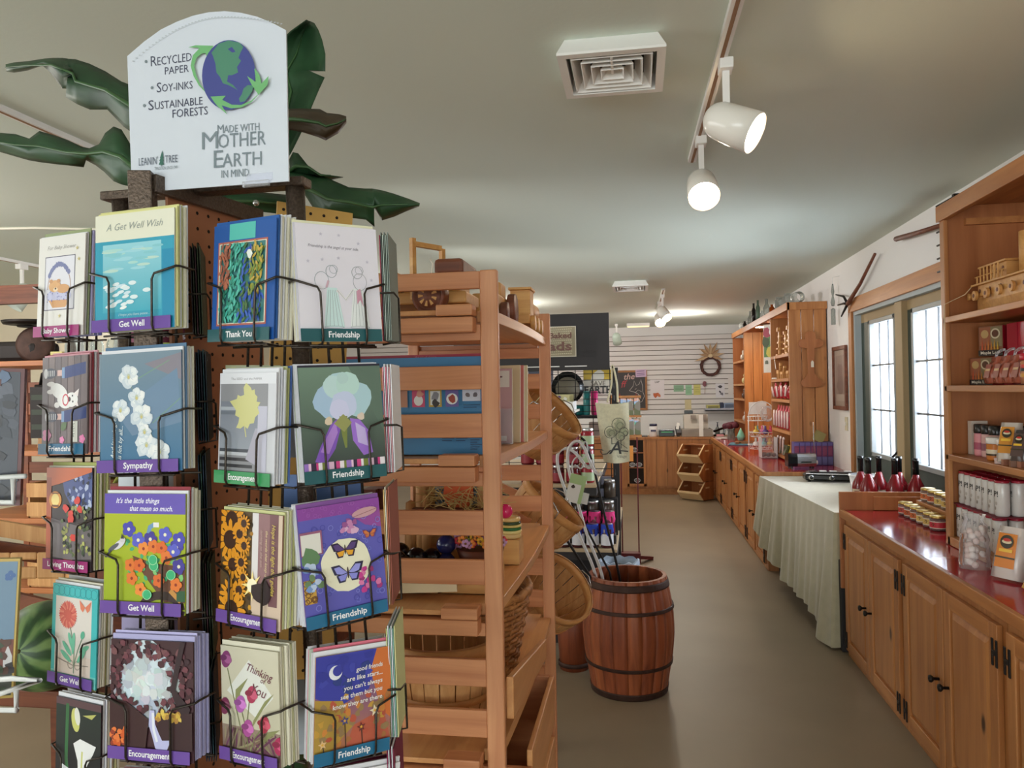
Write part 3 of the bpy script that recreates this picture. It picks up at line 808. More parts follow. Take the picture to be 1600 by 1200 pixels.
# bag of marshmallows and bag of sponge toffee on the counter
t = thing('marshmallow_bag', 'clear bag of white marshmallows standing upright on the red counter', 'bag', (1.36, 3.44, .882))
b = MB('film', smooth=True); rows = []
for i in range(10):
 f = i / 9; rr = .058 * (1 - .25 * f ** 2) * (1 if f < .85 else (.75 if f < .95 else .95))
 rows.append([(1.36 + rr * (1 + .08 * math.sin(5 * k + 3 * i)) * math.cos(2 * math.pi * k / 16), 3.44 + rr * .9 * math.sin(2 * math.pi * k / 16), .884 + .22 * f) for k in range(16)])
b.grid(rows, True); b.build('clear_bag', t)
for k in range(34):
 a_ = rnd.uniform(0, 6.28); zz = .9 + .15 * (k / 34); q = rnd.uniform(.018, .036)
 b = MB('matte', rnd.choice([(238, 222, 214), (244, 232, 224), (232, 206, 196)]), True)
 b.ball((1.36 + q * math.cos(a_), 3.44 + q * .9 * math.sin(a_), zz), .0145, 10, 6, 1, 1, .8, rxyz(rnd.uniform(0, 90), rnd.uniform(0, 90), 0)); b.build('marshmallow', t)
b = MB('gloss', (206, 120, 44)); b.T = Matrix.Translation((1.36, 3.44, .884)) @ Matrix.Rotation(R(-10), 4, 'Z')
b.add([(-.052, -.03, .01), (-.052, .02, .01), (-.046, .02, .14), (-.046, -.03, .14)], [(0, 1, 2, 3)]); b.build('side_label', t)
pouch(1.385, 3.22, .883, .13, .20, -58, (214, 204, 200), 'big pouch with orange label leaning on the shelf front beside the marshmallows', (214, 128, 40), tilt=-14)
b = MB('gloss', (214, 150, 60)); b.cbox((1.405, 3.02, .93), (.012, .16, .09), rxyz(0, 22, 0)); o = b.build('shelf_card'); tag(o, 'orange card propped on the counter next to the big pouch', 'card')
# ------------------------------------------------------------------ pyramid of small preserve jars
def preserve_jar(x, y, z, c, lab, label, group):
 t = thing('preserve_jar', label, 'jar', (x, y, z), group=group)
 b = MB('jarglass', smooth=True); b.lathe([(.034, 0), (.039, .005), (.039, .058), (.034, .064)], 20, (x, y, z), None, False); b.build('glass', t)
 b = MB('matte', c, True); b.lathe([(.033, .003), (.0365, .007), (.0365, .055), (.032, .057)], 18, (x, y, z)); b.build('preserve', t)
 b = MB('print', lab, True); r = .0396
 rows = [[(x + r * math.cos(q), y + r * math.sin(q), z + zz) for q in [math.pi * (.75 + k * .1) for k in range(11)]] for zz in (.012, .048)]
 b.grid(rows); r = .03985
 b.use(c=(228, 216, 200))
 for z0, z1 in ((.012, .016), (.044, .048)):
  b.grid([[(x + r * math.cos(q), y + r * math.sin(q), z + zz) for q in [math.pi * (.75 + k * .1) for k in range(11)]] for zz in (z0, z1)])
 b.use(c=(84, 56, 34)); b.add([(x + r * math.cos(q) * 1.001, y + r * math.sin(q) * 1.001, z + .03 + dz) for q, dz in ((3.5, .0), (3.7, .011), (3.95, .004), (3.8, -.006))], [(0, 1, 2, 3)])
 b.build('label', t)
 b = MB('metalc', (206, 178, 104), True); b.lathe([(.037, .062), (.038, .064), (.038, .074), (.035, .076), (.001, .0755)], 20, (x, y, z), None, False); b.build('lid', t)
pal = [((150, 44, 38), (206, 52, 66)), ((176, 116, 50), (214, 180, 96)), ((186, 132, 60), (222, 190, 104)), ((160, 84, 44), (204, 108, 52)), ((150, 66, 36), (196, 92, 48)), ((140, 50, 36), (196, 74, 60))]
b = MB('pine_y'); b.box(1.575, 1.80, 4.25, 4.76, .884, .975); b.box(1.67, 1.79, 4.26, 4.58, .975, 1.065); o = b.build('jar_riser', bevel=.004); tag(o, 'stepped wooden riser carrying the upper preserve jars', 'riser')
for k in range(6): preserve_jar(1.528, 4.30 + k * .098, .884, *pal[k], 'gold lidded preserve jar in the bottom row on the red counter, %s label' % ('pink', 'yellow', 'pale yellow', 'orange', 'brown orange', 'dark red')[k], 'bottom row of preserve jars')
for k in range(5): preserve_jar(1.622, 4.30 + k * .10, .976, *pal[(0, 1, 2, 4, 3)[k]], 'gold lidded preserve jar on the middle step, %s label' % ('pink', 'yellow', 'pale yellow', 'brown orange', 'orange')[k], 'middle row of preserve jars')
for k in range(3): preserve_jar(1.715, 4.32 + k * .10, 1.066, *pal[(4, 3, 4)[k]], 'gold lidded preserve jar on the topmost step beside the door glass', 'top row of preserve jars')
b = MB('matte', (196, 190, 184)); b.box(1.60, 1.76, 4.10, 4.13, .884, 1.0); o = b.build('price_card', bevel=.002); tag(o, 'small grey card standing between jars and shelf hutch', 'card')
# ------------------------------------------------------------------ draped table
t = thing('display_table', 'long table under a sage linen cloth between the two counters', 'table', (1.45, 6.1, 0))
TZ = .845
c4 = [(1.205, 5.08), (1.795, 5.08), (1.795, 7.06), (1.055, 7.06)]
b = MB('ply'); b.prism(c4, TZ - .03, TZ); b.build('tabletop', t)
for (x, y) in ((1.30, 5.2), (1.72, 5.2), (1.72, 6.95), (1.2, 6.95)):
 b = MB('iron'); b.cyl((x, y, 0), (x, y, TZ - .03), .018); b.build('leg', t)
# cloth: flat top and a hanging, folded skirt on the aisle side and the near end
cl = MB('cloth', smooth=False)
top = [(x, y, TZ + .004) for x, y in ((1.20, 5.07), (1.80, 5.07), (1.80, 7.07), (1.05, 7.07))]
cl.add(top, [(0, 1, 2, 3)])
cl.use(smooth=True)
path = []
NL = 90
for i in range(NL + 1):
 f = i / NL; path.append((1.05 + .15 * f, 7.07 - 2.0 * f, f * 2.0))
ncorner = len(path)
for i in range(1, 25): path.append((1.20 + .6 * i / 24, 5.07, 2.0 + .6 * i / 24))
rows = []
NZ = 12
for r_ in range(NZ + 1):
 g = r_ / NZ; row = []
 for i, (x, y, s) in enumerate(path):
  hem = .10 + .05 * math.sin(s * 2.1 + .6)
  if s < 2.0: hem = .30 - .12 * s + .02 * math.sin(s * 5)
  near = math.exp(-((s - 2.0) / .16) ** 2)
  hem = hem * (1 - near) + .012 * near
  if s < .25: hem += .1 * (1 - s / .25)
  amp = .022 * g * (1 + .7 * math.sin(s * 3.3))
  fold = amp * math.sin(s * 21 + 1.6 * math.sin(s * 3.1)) + .012 * g * math.sin(s * 47 + 1)
  flare = .045 * g
  z = TZ + .004 - (TZ + .004 - hem) * g
  if i < ncorner and s < 1.97: nx, ny = -1, 0
  elif s <= 2.05: nx, ny = -.7, -.5
  else: nx, ny = 0, -.25
  k = fold * (1 if s <= 2.05 else .4) + flare + near * .03 * g
  row.append((x + nx * k, y + ny * k, z))
 rows.append(row)
cl.grid(rows)
o = cl.build('tablecloth'); tag(o, 'pale sage linen cloth draped over the table, hanging in folds to the floor', 'tablecloth')
# red syrup bottles
def bottle_proto():
 t = thing('syrup_bottle', 'x', 'bottle', (0, 0, 0))
 b = MB('gloss', (118, 14, 22), True); b.lathe([(.052, 0), (.056, .006), (.056, .10), (.05, .135), (.026, .185), (.017, .215)], 24); b.build('bottle_body', t)
 b = MB('blackg', smooth=True); b.lathe([(.0185, .19), (.0185, .29), (.020, .292), (.020, .312), (.017, .315)], 18); b.build('black_seal', t)
 b = MB('print', (196, 176, 150), True)
 rows = [[(.0566 * math.cos(q), .0566 * math.sin(q), z) for q in [R(180 + 15 * k) for k in range(9)]] for z in (.03, .095)]
 b.grid(rows); b.use(c=(120, 40, 36)); r = .0569
 for z0, z1 in ((.04, .055), (.075, .083)): b.grid([[(r * math.cos(q), r * math.sin(q), z) for q in [R(200 + 12 * k) for k in range(7)]] for z in (z0, z1)])
 b.build('label', t)
 return t
pos = [((1.485, 5.36), 'red syrup bottle with black neck before the white bucket, shorter looking'), ((1.475, 5.50), 'red syrup bottle with black neck half hidden behind the one before the bucket'),
       ((1.585, 5.48), 'red syrup bottle with black neck, third from the white bucket'), ((1.635, 5.32), 'red syrup bottle with black neck in the middle of the group, front row'),
       ((1.705, 5.46), 'red syrup bottle with black neck at the back, below the door mullion'), ((1.757, 5.30), 'red syrup bottle with black neck beside the top preserve jars')]
bp = bottle_proto()
for i, ((x, y), lab) in enumerate(pos):
 if i == 0: bp.location = (x, y, TZ + .005); bp['label'] = lab; bp['group'] = 'red syrup bottles'
 else: dup(bp, (x, y, TZ + .005), R(10 * i), lab, 'red syrup bottles')
t = thing('bucket', 'white plastic bucket on the clothed table behind the syrup bottles', 'bucket', (1.565, 5.72, TZ + .005))
b = MB('gloss', (232, 234, 236), True); b.lathe([(.085, 0), (.105, .16), (.102, .16), (.083, .006), (.001, .005)], 28, (1.565, 5.72, TZ + .005), None, False); b.build('pail', t)
b = MB('gloss', (240, 240, 242), True); b.lathe([(.104, .152), (.110, .153), (.110, .166), (.101, .166)], 28, (1.565, 5.72, TZ + .005), None, False); b.build('rim', t)
# buffet hot plate on the table
t = thing('electric_griddle', 'flat black electric double hot plate with knobs on the clothed table', 'hot plate', (1.55, 6.72, TZ + .005))
z0 = TZ + .006
T = Matrix.Translation((1.565, 6.72, z0)) @ Matrix.Rotation(R(-8), 4, 'Z')
b = MB('blackg'); b.T = T; b.prism([(-.20, -.10), (.17, -.13), (.21, -.09), (.21, .11), (-.19, .11), (-.215, .02)], .012, .062); b.build('housing', t, bevel=.012)
b = MB('steel'); b.T = T; b.prism([(-.195, -.095), (.165, -.124), (.2, -.085), (.2, .1), (-.185, .1)], .064, .07); b.build('top_trim', t)
b = MB('blackg'); b.T = T; b.box(-.16, .17, -.07, .08, .07, .078); b.build('plate', t, bevel=.003)
for x in (-.185, -.03):
 b = MB('steel', smooth=True); b.T = T; yk = -.103 - .012 * (x > -.1); b.lathe([(.021, 0), (.021, .01), (.017, .013)], 20, (x + .03, yk + .0, .036), Vector((0, -1, .0)).to_track_quat('Z', 'Y').to_matrix()); b.use('blackg'); b.lathe([(.013, .013), (.013, .026), (.01, .028)], 16, (x + .03, yk, .036), Vector((0, -1, 0)).to_track_quat('Z', 'Y').to_matrix()); b.build('dial', t)
for x in (-.06, .02, .13):
 b = MB('white'); b.T = T; b.box(x - .025, x + .03, -.03, .03, .079, .083); b.build('label_tag', t)
for x, y in ((-.17, -.08), (.17, -.09), (-.17, .09), (.17, .09)):
 b = MB('blackg'); b.T = T; b.cyl((x, y, 0), (x, y, .014), .012); b.build('foot', t)
b = MB('matte', (22, 20, 20), True); b.tube([(1.73, 6.80, TZ + .03), (1.76, 6.86, TZ + .014), (1.72, 6.95, TZ + .014), (1.6, 7.0, TZ + .014), (1.5, 7.02, TZ + .015)], .004); b.build('power_cord', t)
# ================================================================== far counter, far hutch, checkout
FX, FY0, FY1 = 1.10, 7.10, 12.02
def boards(mb, x0, x1, y0, y1, z0, z1, axis, step=.11):
 """Tongue-and-groove boarding: separate planks with a thin joint, laid along x or y."""
 a0, a1 = (x0, x1) if axis == 'x' else (y0, y1)
 n = max(1, round((a1 - a0) / step)); st = (a1 - a0) / n
 for k in range(n):
  p, q = a0 + k * st + .004, a0 + (k + 1) * st - .004
  if axis == 'x': mb.box(p, q, y0, y1, z0, z1)
  else: mb.box(x0, x1, p, q, z0, z1)
ys = [7.13, 8.35, 9.57, 10.79, 12.0]
names = ['next to the draped table', 'under the wire stand of sweets', 'under the loose papers', 'in the corner by the stacked bins']
for k in range(4):
 y0, y1 = ys[k], ys[k + 1]
 t = thing('base_cabinet', 'pine cabinet of the far counter ' + names[k], 'cabinet', (1.45, (y0 + y1) / 2, 0), group='far counter cabinets')
 b = MB('pine'); b.box(FX + .02, XR - .005, y0 + .001, y1 - .001, .0, .855)
 if k == 0: boards(b, FX + .02, XR - .005, y0 - .012, y0 + .001, 0, .855, 'x', .12)
 b.build('carcass', t)
 for j in range(2):
  a, c = y0 + .05 + j * (y1 - y0) / 2, y0 + (j + 1) * (y1 - y0) / 2 - .05
  m = MB('pine'); panel_door(m, FX + .02, a, c, .05, .80); d = m.build('door', t)
  yk = a + .06 if j else c - .06
  knob(d, FX - .002, yk, .42)
  yh = c - .02 if j else a + .02
  for z in (.12, .70): hinge(d, FX - .002, yh, z, 1.3)
b = MB('red_top'); b.box(FX + .012, XR - .005, 7.10, 12.02, .857, .882); b.use('pine_y'); b.box(FX - .012, FX + .012, 7.09, 12.02, .836, .884)
b.use('pine'); b.box(FX + .012, XR - .005, 7.085, 7.1, .836, .884)
o = b.build('countertop', bevel=.003); tag(o, 'far red countertop with pine edge, holding the radio and wire stand of sweets', 'countertop')
# checkout counter across the back
t = thing('checkout_counter', 'pine plank checkout counter across the back carrying the cash register', 'counter', (-.2, 12.3, 0))
b = MB('pine'); boards(b, .11, FX + .6, 12.03, 12.05, .13, .85, 'x', .155); b.box(-1.6, XR - .005, 12.05, 12.07, .10, .85); b.build('plank_front', t)
b = MB('pine_dark'); b.box(-1.6, FX + .1, 12.06, 12.08, 0, .10); b.build('plinth', t)
b = MB('pine'); b.box(-1.6, XR - .005, 12.02, 12.55, .852, .884); b.build('worktop', t)
b = MB('hole'); b.box(-.16, .07, 12.028, 12.032, .17, .84)
b.use('pine'); b.box(-.18, -.15, 12.015, 12.05, .13, .85); b.box(.07, .11, 12.015, 12.05, .13, .85); b.box(-.18, .11, 12.015, 12.05, .13, .17)
b.use('ply')
for z in (.41, .64): b.box(-.15, .07, 12.01, 12.05, z, z + .015)
b.build('open_cubby', t)
for x, y, z in ((-.1, 12.0, .43), (.0, 12.0, .43), (-.06, 12.0, .66), (-.03, 12.0, .19)):
 b = MB('film', smooth=True); b.ball((x, y, z + .035), .05, 12, 7, 1, .5, .7); o = b.build('clear_bag_bundle'); tag(o, 'crumpled clear plastic bag lying in the checkout counter cubby', 'bag', 'clear bags in the cubby')
# far hutch
QX, QY0, QY1, QT = 1.455, 7.80, 12.2, 2.455
t = thing('shelf_hutch', 'large pine shelf hutch with bottles along its top and lit middle bay', 'shelf unit', (1.64, 10, .884))
b = MB('pine'); boards(b, QX, XR - .01, QY0, QY0 + .022, .884, QT - .07, 'x', .122); b.build('side_panel', t)
b = MB('pine'); b.box(QX, XR - .01, 10.98, 11.0, .884, QT - .07); boards(b, QX, XR - .01, 10.955, 10.98, .884, QT - .07, 'x', .122); b.build('divider', t)
b = MB('pine'); b.box(QX, XR - .01, 8.80, 8.825, .884, QT - .07); b.build('divider', t)
b = MB('pine'); boards(b, XR - .02, XR - .01, 8.825, 10.955, .884, QT - .02, 'y', .13); b.use('ply'); b.box(XR - .02, XR - .01, QY0 + .022, 8.8, .884, QT - .02); b.box(XR - .02, XR - .01, 11, QY1, .884, QT - .02); b.build('back_panel', t)
b = MB('ply'); b.box(QX, XR - .01, QY1 - .02, QY1, .884, QT - .07); b.build('side_panel', t)
b = MB('pine_y'); b.box(QX - .015, QX + .015, QY0 - .015, QY1, QT - .075, QT); b.box(QX + .015, XR - .005, QY0 - .01, QY1, QT - .02, QT); b.use('pine'); b.box(QX - .01, XR - .005, QY0 - .015, QY0 + .004, QT - .075, QT); b.build('crown', t, bevel=.003)
for z in (1.965, 1.718, 1.506, 1.192, .93):
 b = MB('pine_y'); b.box(QX, XR - .02, QY0 + .022, 8.80, z - .03, z); b.build('shelf', t)
for z in (2.016, 1.682, 1.471, 1.152):
 b = MB('pine_y'); b.box(QX, XR - .02, 11.0, QY1 - .02, z - .028, z); b.build('shelf', t)
# lamp light inside the middle bay (an under-shelf lamp)
t = thing('bay_lamp', 'small lamp fixed under the hutch top in the lit middle bay', 'lamp', (1.6, 10.2, 2.38))
b = MB('white'); b.box(1.5, 1.7, 10.1, 10.3, 2.40, 2.433); b.build('lamp_body', t)
b = MB('lamp_on'); b.box(1.52, 1.68, 10.12, 10.28, 2.394, 2.4); b.build('diffuser', t)
area('bay_light', (1.58, 10.2, 2.385), (1.5, 10.4, 1.0), .15, .15, 7, (1, .84, .55))
# flag-like print in the middle bay
b = MB('print', (236, 232, 226)); T = frame((1.46, 9.35, 1.80), (.62, -.78, 0), (.02, .0, 1)); b.T = T; b.box(0, .235, 0, .56, -.004, 0)
a = Art(b, T, .0006, .0004)
a.rect(.01, .18, .225, .50, (96, 140, 76)); a.blob(.05, .46, .06, (170, 50, 84), 9); a.blob(.04, .36, .06, (60, 84, 50), 9); a.blob(.15, .30, .06, (120, 88, 58), 9); a.blob(.10, .24, .06, (216, 202, 84), 9); a.blob(.17, .42, .05, (236, 236, 230), 9)
a.blob(.12, .47, .035, (238, 236, 232), 8); a.blob(.17, .5, .02, (40, 60, 44), 8); a.blob(.05, .12, .03, (110, 120, 104), 8); a.rect(.015, .02, .22, .10, (240, 236, 228))
o = b.build('garden_flag', loc=(1.55, 9.3, 1.8)); tag(o, 'white flag with printed birds and flowers hanging in the lit bay', 'flag')
b = MB('iron'); b.tube([(1.44, 9.37, 2.37), (1.62, 9.15, 2.37)], .004); b.tube([(1.53, 9.26, 2.37), (1.53, 9.26, 2.445)], .003); o = b.build('flag_rod'); tag(o, 'thin dark rod from which the bird flag hangs', 'rod')
# dog-bone-shaped board on the side panel: key-like wooden cutout
b = MB('ply')
pts = []
def arc(cx, cy, r, a0, a1, n=8): return [(cx + r * math.cos(R(a0 + (a1 - a0) * k / n)), cy + r * math.sin(R(a0 + (a1 - a0) * k / n))) for k in range(n + 1)]
pts = [(-.03, .16)] + [(-.035, .40)] + arc(-.072, .45, .042, 250, 70) + arc(0, .52, .052, 200, -20) + arc(.072, .45, .042, 110, -70) + [(.035, .40), (.03, .16)] + arc(.05, .07, .045, 70, -90) + arc(-.05, .07, .045, 270, 110)
b.T = frame((1.655, QY0 - .013, 1.60), (1, 0, 0), (0, 0, 1)); b.prism(pts, 0, .018)
o = b.build('wooden_cutout', loc=(1.655, QY0, 1.6), bevel=.003); tag(o, 'brown clover-topped wooden cutout hanging on the hutch side', 'cutout')
b = MB('paper', (232, 224, 208)); b.T = frame((1.665, QY0 - .0335, 1.82), (1, 0, 0), (.05, 0, 1)); b.prism([(-.012, 0), (.014, 0), (.014, .05), (0, .066), (-.012, .05)], 0, .0015); b.build('price_tag', o)
# bottles and jars on top of the hutch
def old_bottle(x, y, kind, c, label, lying=False):
 prof = {0: [(.035, 0), (.04, .006), (.04, .10), (.016, .15), (.016, .19), (.019, .195), (.019, .205)],
   1: [(.05, 0), (.055, .006), (.055, .09), (.04, .105), (.04, .125)],
   2: [(.022, 0), (.026, .005), (.026, .17), (.013, .205), (.013, .255), (.016, .26)],
   3: [(.028, 0), (.03, .005), (.03, .06), (.014, .08), (.014, .1)]}[kind]
 b = MB(c, smooth=True)
 if lying: b.lathe(prof, 16, (x, y, QT + .057), Vector((.2, -1, 0)).to_track_quat('Z', 'Y').to_matrix(), False)
 else: b.lathe(prof, 16, (x, y, QT + .001), None, False)
 o = b.build('glass_bottle', loc=(x, y, QT)); tag(o, label, 'bottle', 'old bottles on the hutch top'); return o
M['bottle_clear'] = clear('old_bottle_glass', (206, 210, 206), .22); M['bottle_dark'] = clear('dark_bottle_glass', (48, 38, 34), .5); M['bottle_brown'] = clear('brown_bottle_glass', (176, 96, 40), .35); M['bottle_green'] = clear('green_bottle_glass', (150, 172, 156), .25)
for x, y, k, c, l, ly in ((1.56, 7.95, 1, 'bottle_clear', 'clear preserving jar lying on its side at the near end of the hutch top', True), (1.53, 8.16, 1, 'bottle_clear', 'clear glass jar standing second from the near end of the hutch top', False),
  (1.50, 8.45, 1, 'bottle_clear', 'round clear jar third from the near end of the hutch top', False), (1.52, 8.72, 3, 'bottle_clear', 'small clear bottle beside the little brown one on the hutch', False), (1.5, 8.95, 3, 'bottle_brown', 'small brown glass bottle on the hutch top', False),
  (1.5, 9.3, 0, 'bottle_clear', 'clear long-necked bottle next to the small brown one on the hutch', False), (1.5, 9.62, 3, 'bottle_clear', 'short clear bottle in front of the greenish tall one', False), (1.5, 9.95, 2, 'bottle_green', 'tall greenish glass bottle on the hutch top', False),
  (1.5, 10.3, 2, 'bottle_dark', 'tall black glass bottle on the hutch top', False), (1.52, 10.75, 0, 'bottle_clear', 'clear bottle beyond the black one on the hutch top', False), (1.5, 11.15, 3, 'bottle_dark', 'small dark bottle near the far end of the hutch', False), (1.5, 11.4, 1, 'bottle_clear', 'clear jar lying at the far end of the hutch top', True)):
 old_bottle(x, y, k, c, l, ly)
# carved wooden figures on the upper shelves of the near bay
def carving(x, y, z, h, kind, label):
 b = MB('toywood')
 if kind == 0:
  for k in range(4): b.box(x - .03 + .008 * k, x + .05 - .006 * k, y - .05 + .01 * (k % 2), y + .05, z + k * h * .22, z + k * h * .22 + h * .06); b.box(x - .006, x + .012, y - .02, y + .02, z + k * h * .22 + h * .06, z + (k + 1) * h * .22)
  b.box(x - .02, x + .01, y - .02, y + .02, z + h * .86, z + h)
 else:
  b.box(x - .02, x + .02, y - .06, y + .05, z + h * .35, z + h * .55)
  for q in (-.05, .035): b.box(x - .016, x - .004, y + q, y + q + .016, z, z + h * .4); b.box(x + .004, x + .016, y + q, y + q + .016, z, z + h * .4)
  b.beam((x, y - .05, z + h * .5), (x, y - .085, z + h * .9), .022, .022); b.box(x - .012, x + .012, y - .125, y - .07, z + h * .82, z + h)
 o = b.build('wooden_figure'); tag(o, label, 'figurine', 'carved wooden figures in the hutch'); return o
carving(1.50, 8.55, 1.966, .30, 0, 'tall tiered wooden carving with a hanging tag on the top hutch shelf'); carving(1.51, 8.25, 1.966, .24, 0, 'shorter tiered wooden carving further along the top hutch shelf'); carving(1.50, 8.02, 1.966, .28, 0, 'tiered wooden carving by the end panel, top hutch shelf')
carving(1.50, 8.58, 1.719, .17, 1, 'small wooden animal with raised head on the second hutch shelf'); carving(1.50, 8.36, 1.719, .13, 1, 'low wooden animal in the middle of the second hutch shelf'); carving(1.51, 8.10, 1.719, .14, 1, 'small wooden animal by the end panel, second hutch shelf')
b = MB('paper', (236, 232, 226)); b.T = frame((1.447, 8.56, 1.955), (.0, -1, .1), (-.1, .1, 1)); b.prism([(-.012, -.13), (.012, -.14), (.016, 0), (-.004, .01)], 0, .001); o = b.build('hanging_tag'); tag(o, 'long white paper tag hanging over the top hutch shelf edge', 'tag')
b = MB('paper', (236, 232, 226), True); b.lathe([(.04, 0), (.034, .012), (.001, .015)], 14, (1.475, 8.68, 1.72)); o = b.build('small_dish'); tag(o, 'small white dish beside the wooden animals', 'dish')
# red candy bags and canes
def candy_bag(x, y, z, h, lean, label, group):
 T = Matrix.Translation((x, y, z + .007)) @ rxyz(0, lean, 0).to_4x4()
 t = thing('candy_bag', label, 'bag', (x, y, z), group=group)
 b = MB('gloss', (178, 36, 52), True); b.T = T
 rows = [[(d * .03 * math.sin(math.pi * min(1, f + .12)), w_ * .05, h * f) for d, w_ in ((-1, -1), (-1.3, 0), (-1, 1), (1, 1), (1.3, 0), (1, -1))] for f in [k / 6 for k in range(7)]]
 b.grid(rows, True); b.build('bag_body', t)
 b = MB('gloss', (232, 210, 206), True); b.T = T
 for q in (-.02, .02): b.tube([(-.042, q, .02), (-.044, q, h * .6), (-.04, q + .015, h * .75), (-.04, q + .02, h * .65)], .007, 6)
 b.build('white_stripe', t)
 return t
for k in range(4): candy_bag(1.50, 8.66 - k * .2, 1.507, .17, -10 + 6 * k, 'red candy bag tossed on the third hutch shelf', 'red candy bags, third shelf')
for k in range(6): candy_bag(1.495, 8.68 - k * .15, 1.193, .24, 2, 'red bag of candy canes standing on the fourth hutch shelf', 'red candy bags, fourth shelf')
for k in range(3):
 b = MB('gloss', (228, 206, 200), True); y = 8.62 - k * .16; b.tube([(1.47, y, .935), (1.475, y - .02, 1.07), (1.475, y - .03, 1.105), (1.475, y - .05, 1.11), (1.475, y - .06, 1.09)], .011, 8)
 b.use(c=(176, 36, 50))
 for q in range(5): b.ball((1.4705 + .001 * q, y - .004 * q, .955 + q * .026), .0118, 8, 5, 1, 1, .6)
 o = b.build('candy_cane'); tag(o, 'striped candy cane leaning upright on the bottom hutch shelf', 'candy cane', 'candy canes on the bottom shelf')
for k in range(3):
 b = MB('gloss', ((70, 84, 54), (196, 168, 70), (60, 64, 84))[k]); b.cbox((1.49 + .03 * k, 8.30 - .10 * k, .985), (.02, .26, .10), rxyz(0, 20, 0)); o = b.build('candy_box'); tag(o, ('dark green', 'yellow', 'slate blue')[k] + ' flat sweet box on the bottom hutch shelf', 'box')
for x, y, z, c, n in ((1.5, 11.3, 2.017, (186, 170, 150), 'small pale figure on the top shelf of the far bay'), (1.5, 11.2, 1.683, (206, 190, 130), 'small yellowish figure on the second shelf of the far bay'), (1.5, 11.25, 1.472, (86, 62, 54), 'small dark ornament on the third shelf of the far bay'), (1.5, 11.2, 1.153, (206, 198, 190), 'pale ceramic bird on the lowest shelf of the far bay')):
 b = MB('gloss', c, True); b.lathe([(.03, 0), (.05, .03), (.045, .07), (.02, .09), (.03, .115), (.02, .14), (.001, .15)], 14, (x, y, z)); o = b.build('ornament'); tag(o, n, 'ornament')
# radio with aerial, violet boxes
t = thing('radio', 'silver and black table radio with raised aerial on the far counter end', 'radio', (1.46, 7.42, .884))
T = Matrix.Translation((1.475, 7.40, .884)) @ Matrix.Rotation(R(4), 4, 'Z')
b = MB('steel'); b.T = T; prof = [(-.05, .02), (-.062, .05), (-.06, .11), (-.045, .138), (.04, .142), (.055, .12), (.055, .02)]
rows = [[(x, y, z) for y, z in prof] for x in (-.05, .115)]; b.grid(rows, True); b.add(rows[0], [tuple(range(7))]); b.add(rows[1], [tuple(reversed(range(7)))]); b.build('silver_body', t, bevel=.006)
b = MB('blackg'); b.T = T; rows = [[(x, y * 1.04, z * 1.0) for y, z in prof] for x in (-.135, -.05)]; b.grid(rows, True); b.add(rows[0], [tuple(range(7))]); b.add(rows[1], [tuple(reversed(range(7)))]); b.build('speaker_end', t, bevel=.01)
b = MB('blackg'); b.T = T; b.box(-.02, .07, -.066, -.058, .058, .068); b.build('cassette_slot', t)
b = MB('white', smooth=True); b.T = T; b.lathe([(.02, 0), (.02, .02)], 14, (.115, -.02, .055), Vector((1, 0, 0)).to_track_quat('Z', 'Y').to_matrix()); b.build('side_dial', t)
b = MB('steel', smooth=True); b.T = T; b.tube([(.122, .03, .08), (.122, .035, .42)], .004, 8); b.build('aerial', t)
for x, y in ((-.1, -.04), (.09, -.04), (-.1, .045), (.09, .045)):
 b = MB('blackg'); b.T = T; b.cyl((x, y, 0), (x, y, .022), .01); b.build('foot', t)
for k in range(7):
 b = MB('print', (92, 78, 138)); x = 1.462 + k * .0505; T = frame((x, 7.66, .884), (1, 0, 0), (0, 0, 1)); b.box(x, x + .048, 7.66, 7.78, .884, 1.105)
 a = Art(b, T, .0006, .0004); a.rect(.002, .085, .046, .185, (122, 50, 92)); a.rect(.006, .10, .042, .17, (140, 64, 100)); a.rect(.002, .01, .046, .08, (110, 108, 160)); a.rect(.004, .19, .044, .215, (104, 92, 156))
 o = b.build('tea_carton'); tag(o, 'violet and plum carton in the row behind the radio', 'box', 'row of violet cartons')
b = MB('print', (150, 138, 84)); b.cbox((1.70, 7.70, 1.155), (.10, .012, .10), rxyz(-14, 28, 0)); o = b.build('leaflet'); tag(o, 'small green and yellow leaflet standing on the violet cartons', 'leaflet')
# framed print on the right wall
t = thing('framed_print', 'dark-framed sepia print hanging between hutch and doors', 'picture', (XR - .01, 7.32, 1.42))
b = MB('toydark')
for (a0, a1, c0, c1) in ((7.10, 7.55, 1.42, 1.455), (7.10, 7.55, 1.96, 1.995), (7.10, 7.135, 1.455, 1.96), (7.515, 7.55, 1.455, 1.96)): b.box(XR - .028, XR - .004, a0, a1, c0, c1)
b.build('picture_frame', t, bevel=.003)
b = MB('print', (168, 150, 138)); b.box(XR - .012, XR - .004, 7.13, 7.52, 1.45, 1.965)
a = Art(b, frame((XR - .012, 7.52, 1.45), (0, -1, 0), (0, 0, 1)), .0005, .0004); a.rect(.05, .06, .34, .46, (150, 130, 120)); a.blob(.2, .3, .09, (132, 108, 102), 12); a.blob(.2, .18, .11, (126, 104, 98), 12); a.rect(.05, .05, .34, .11, (182, 168, 158))
b.build('sepia_print', t)
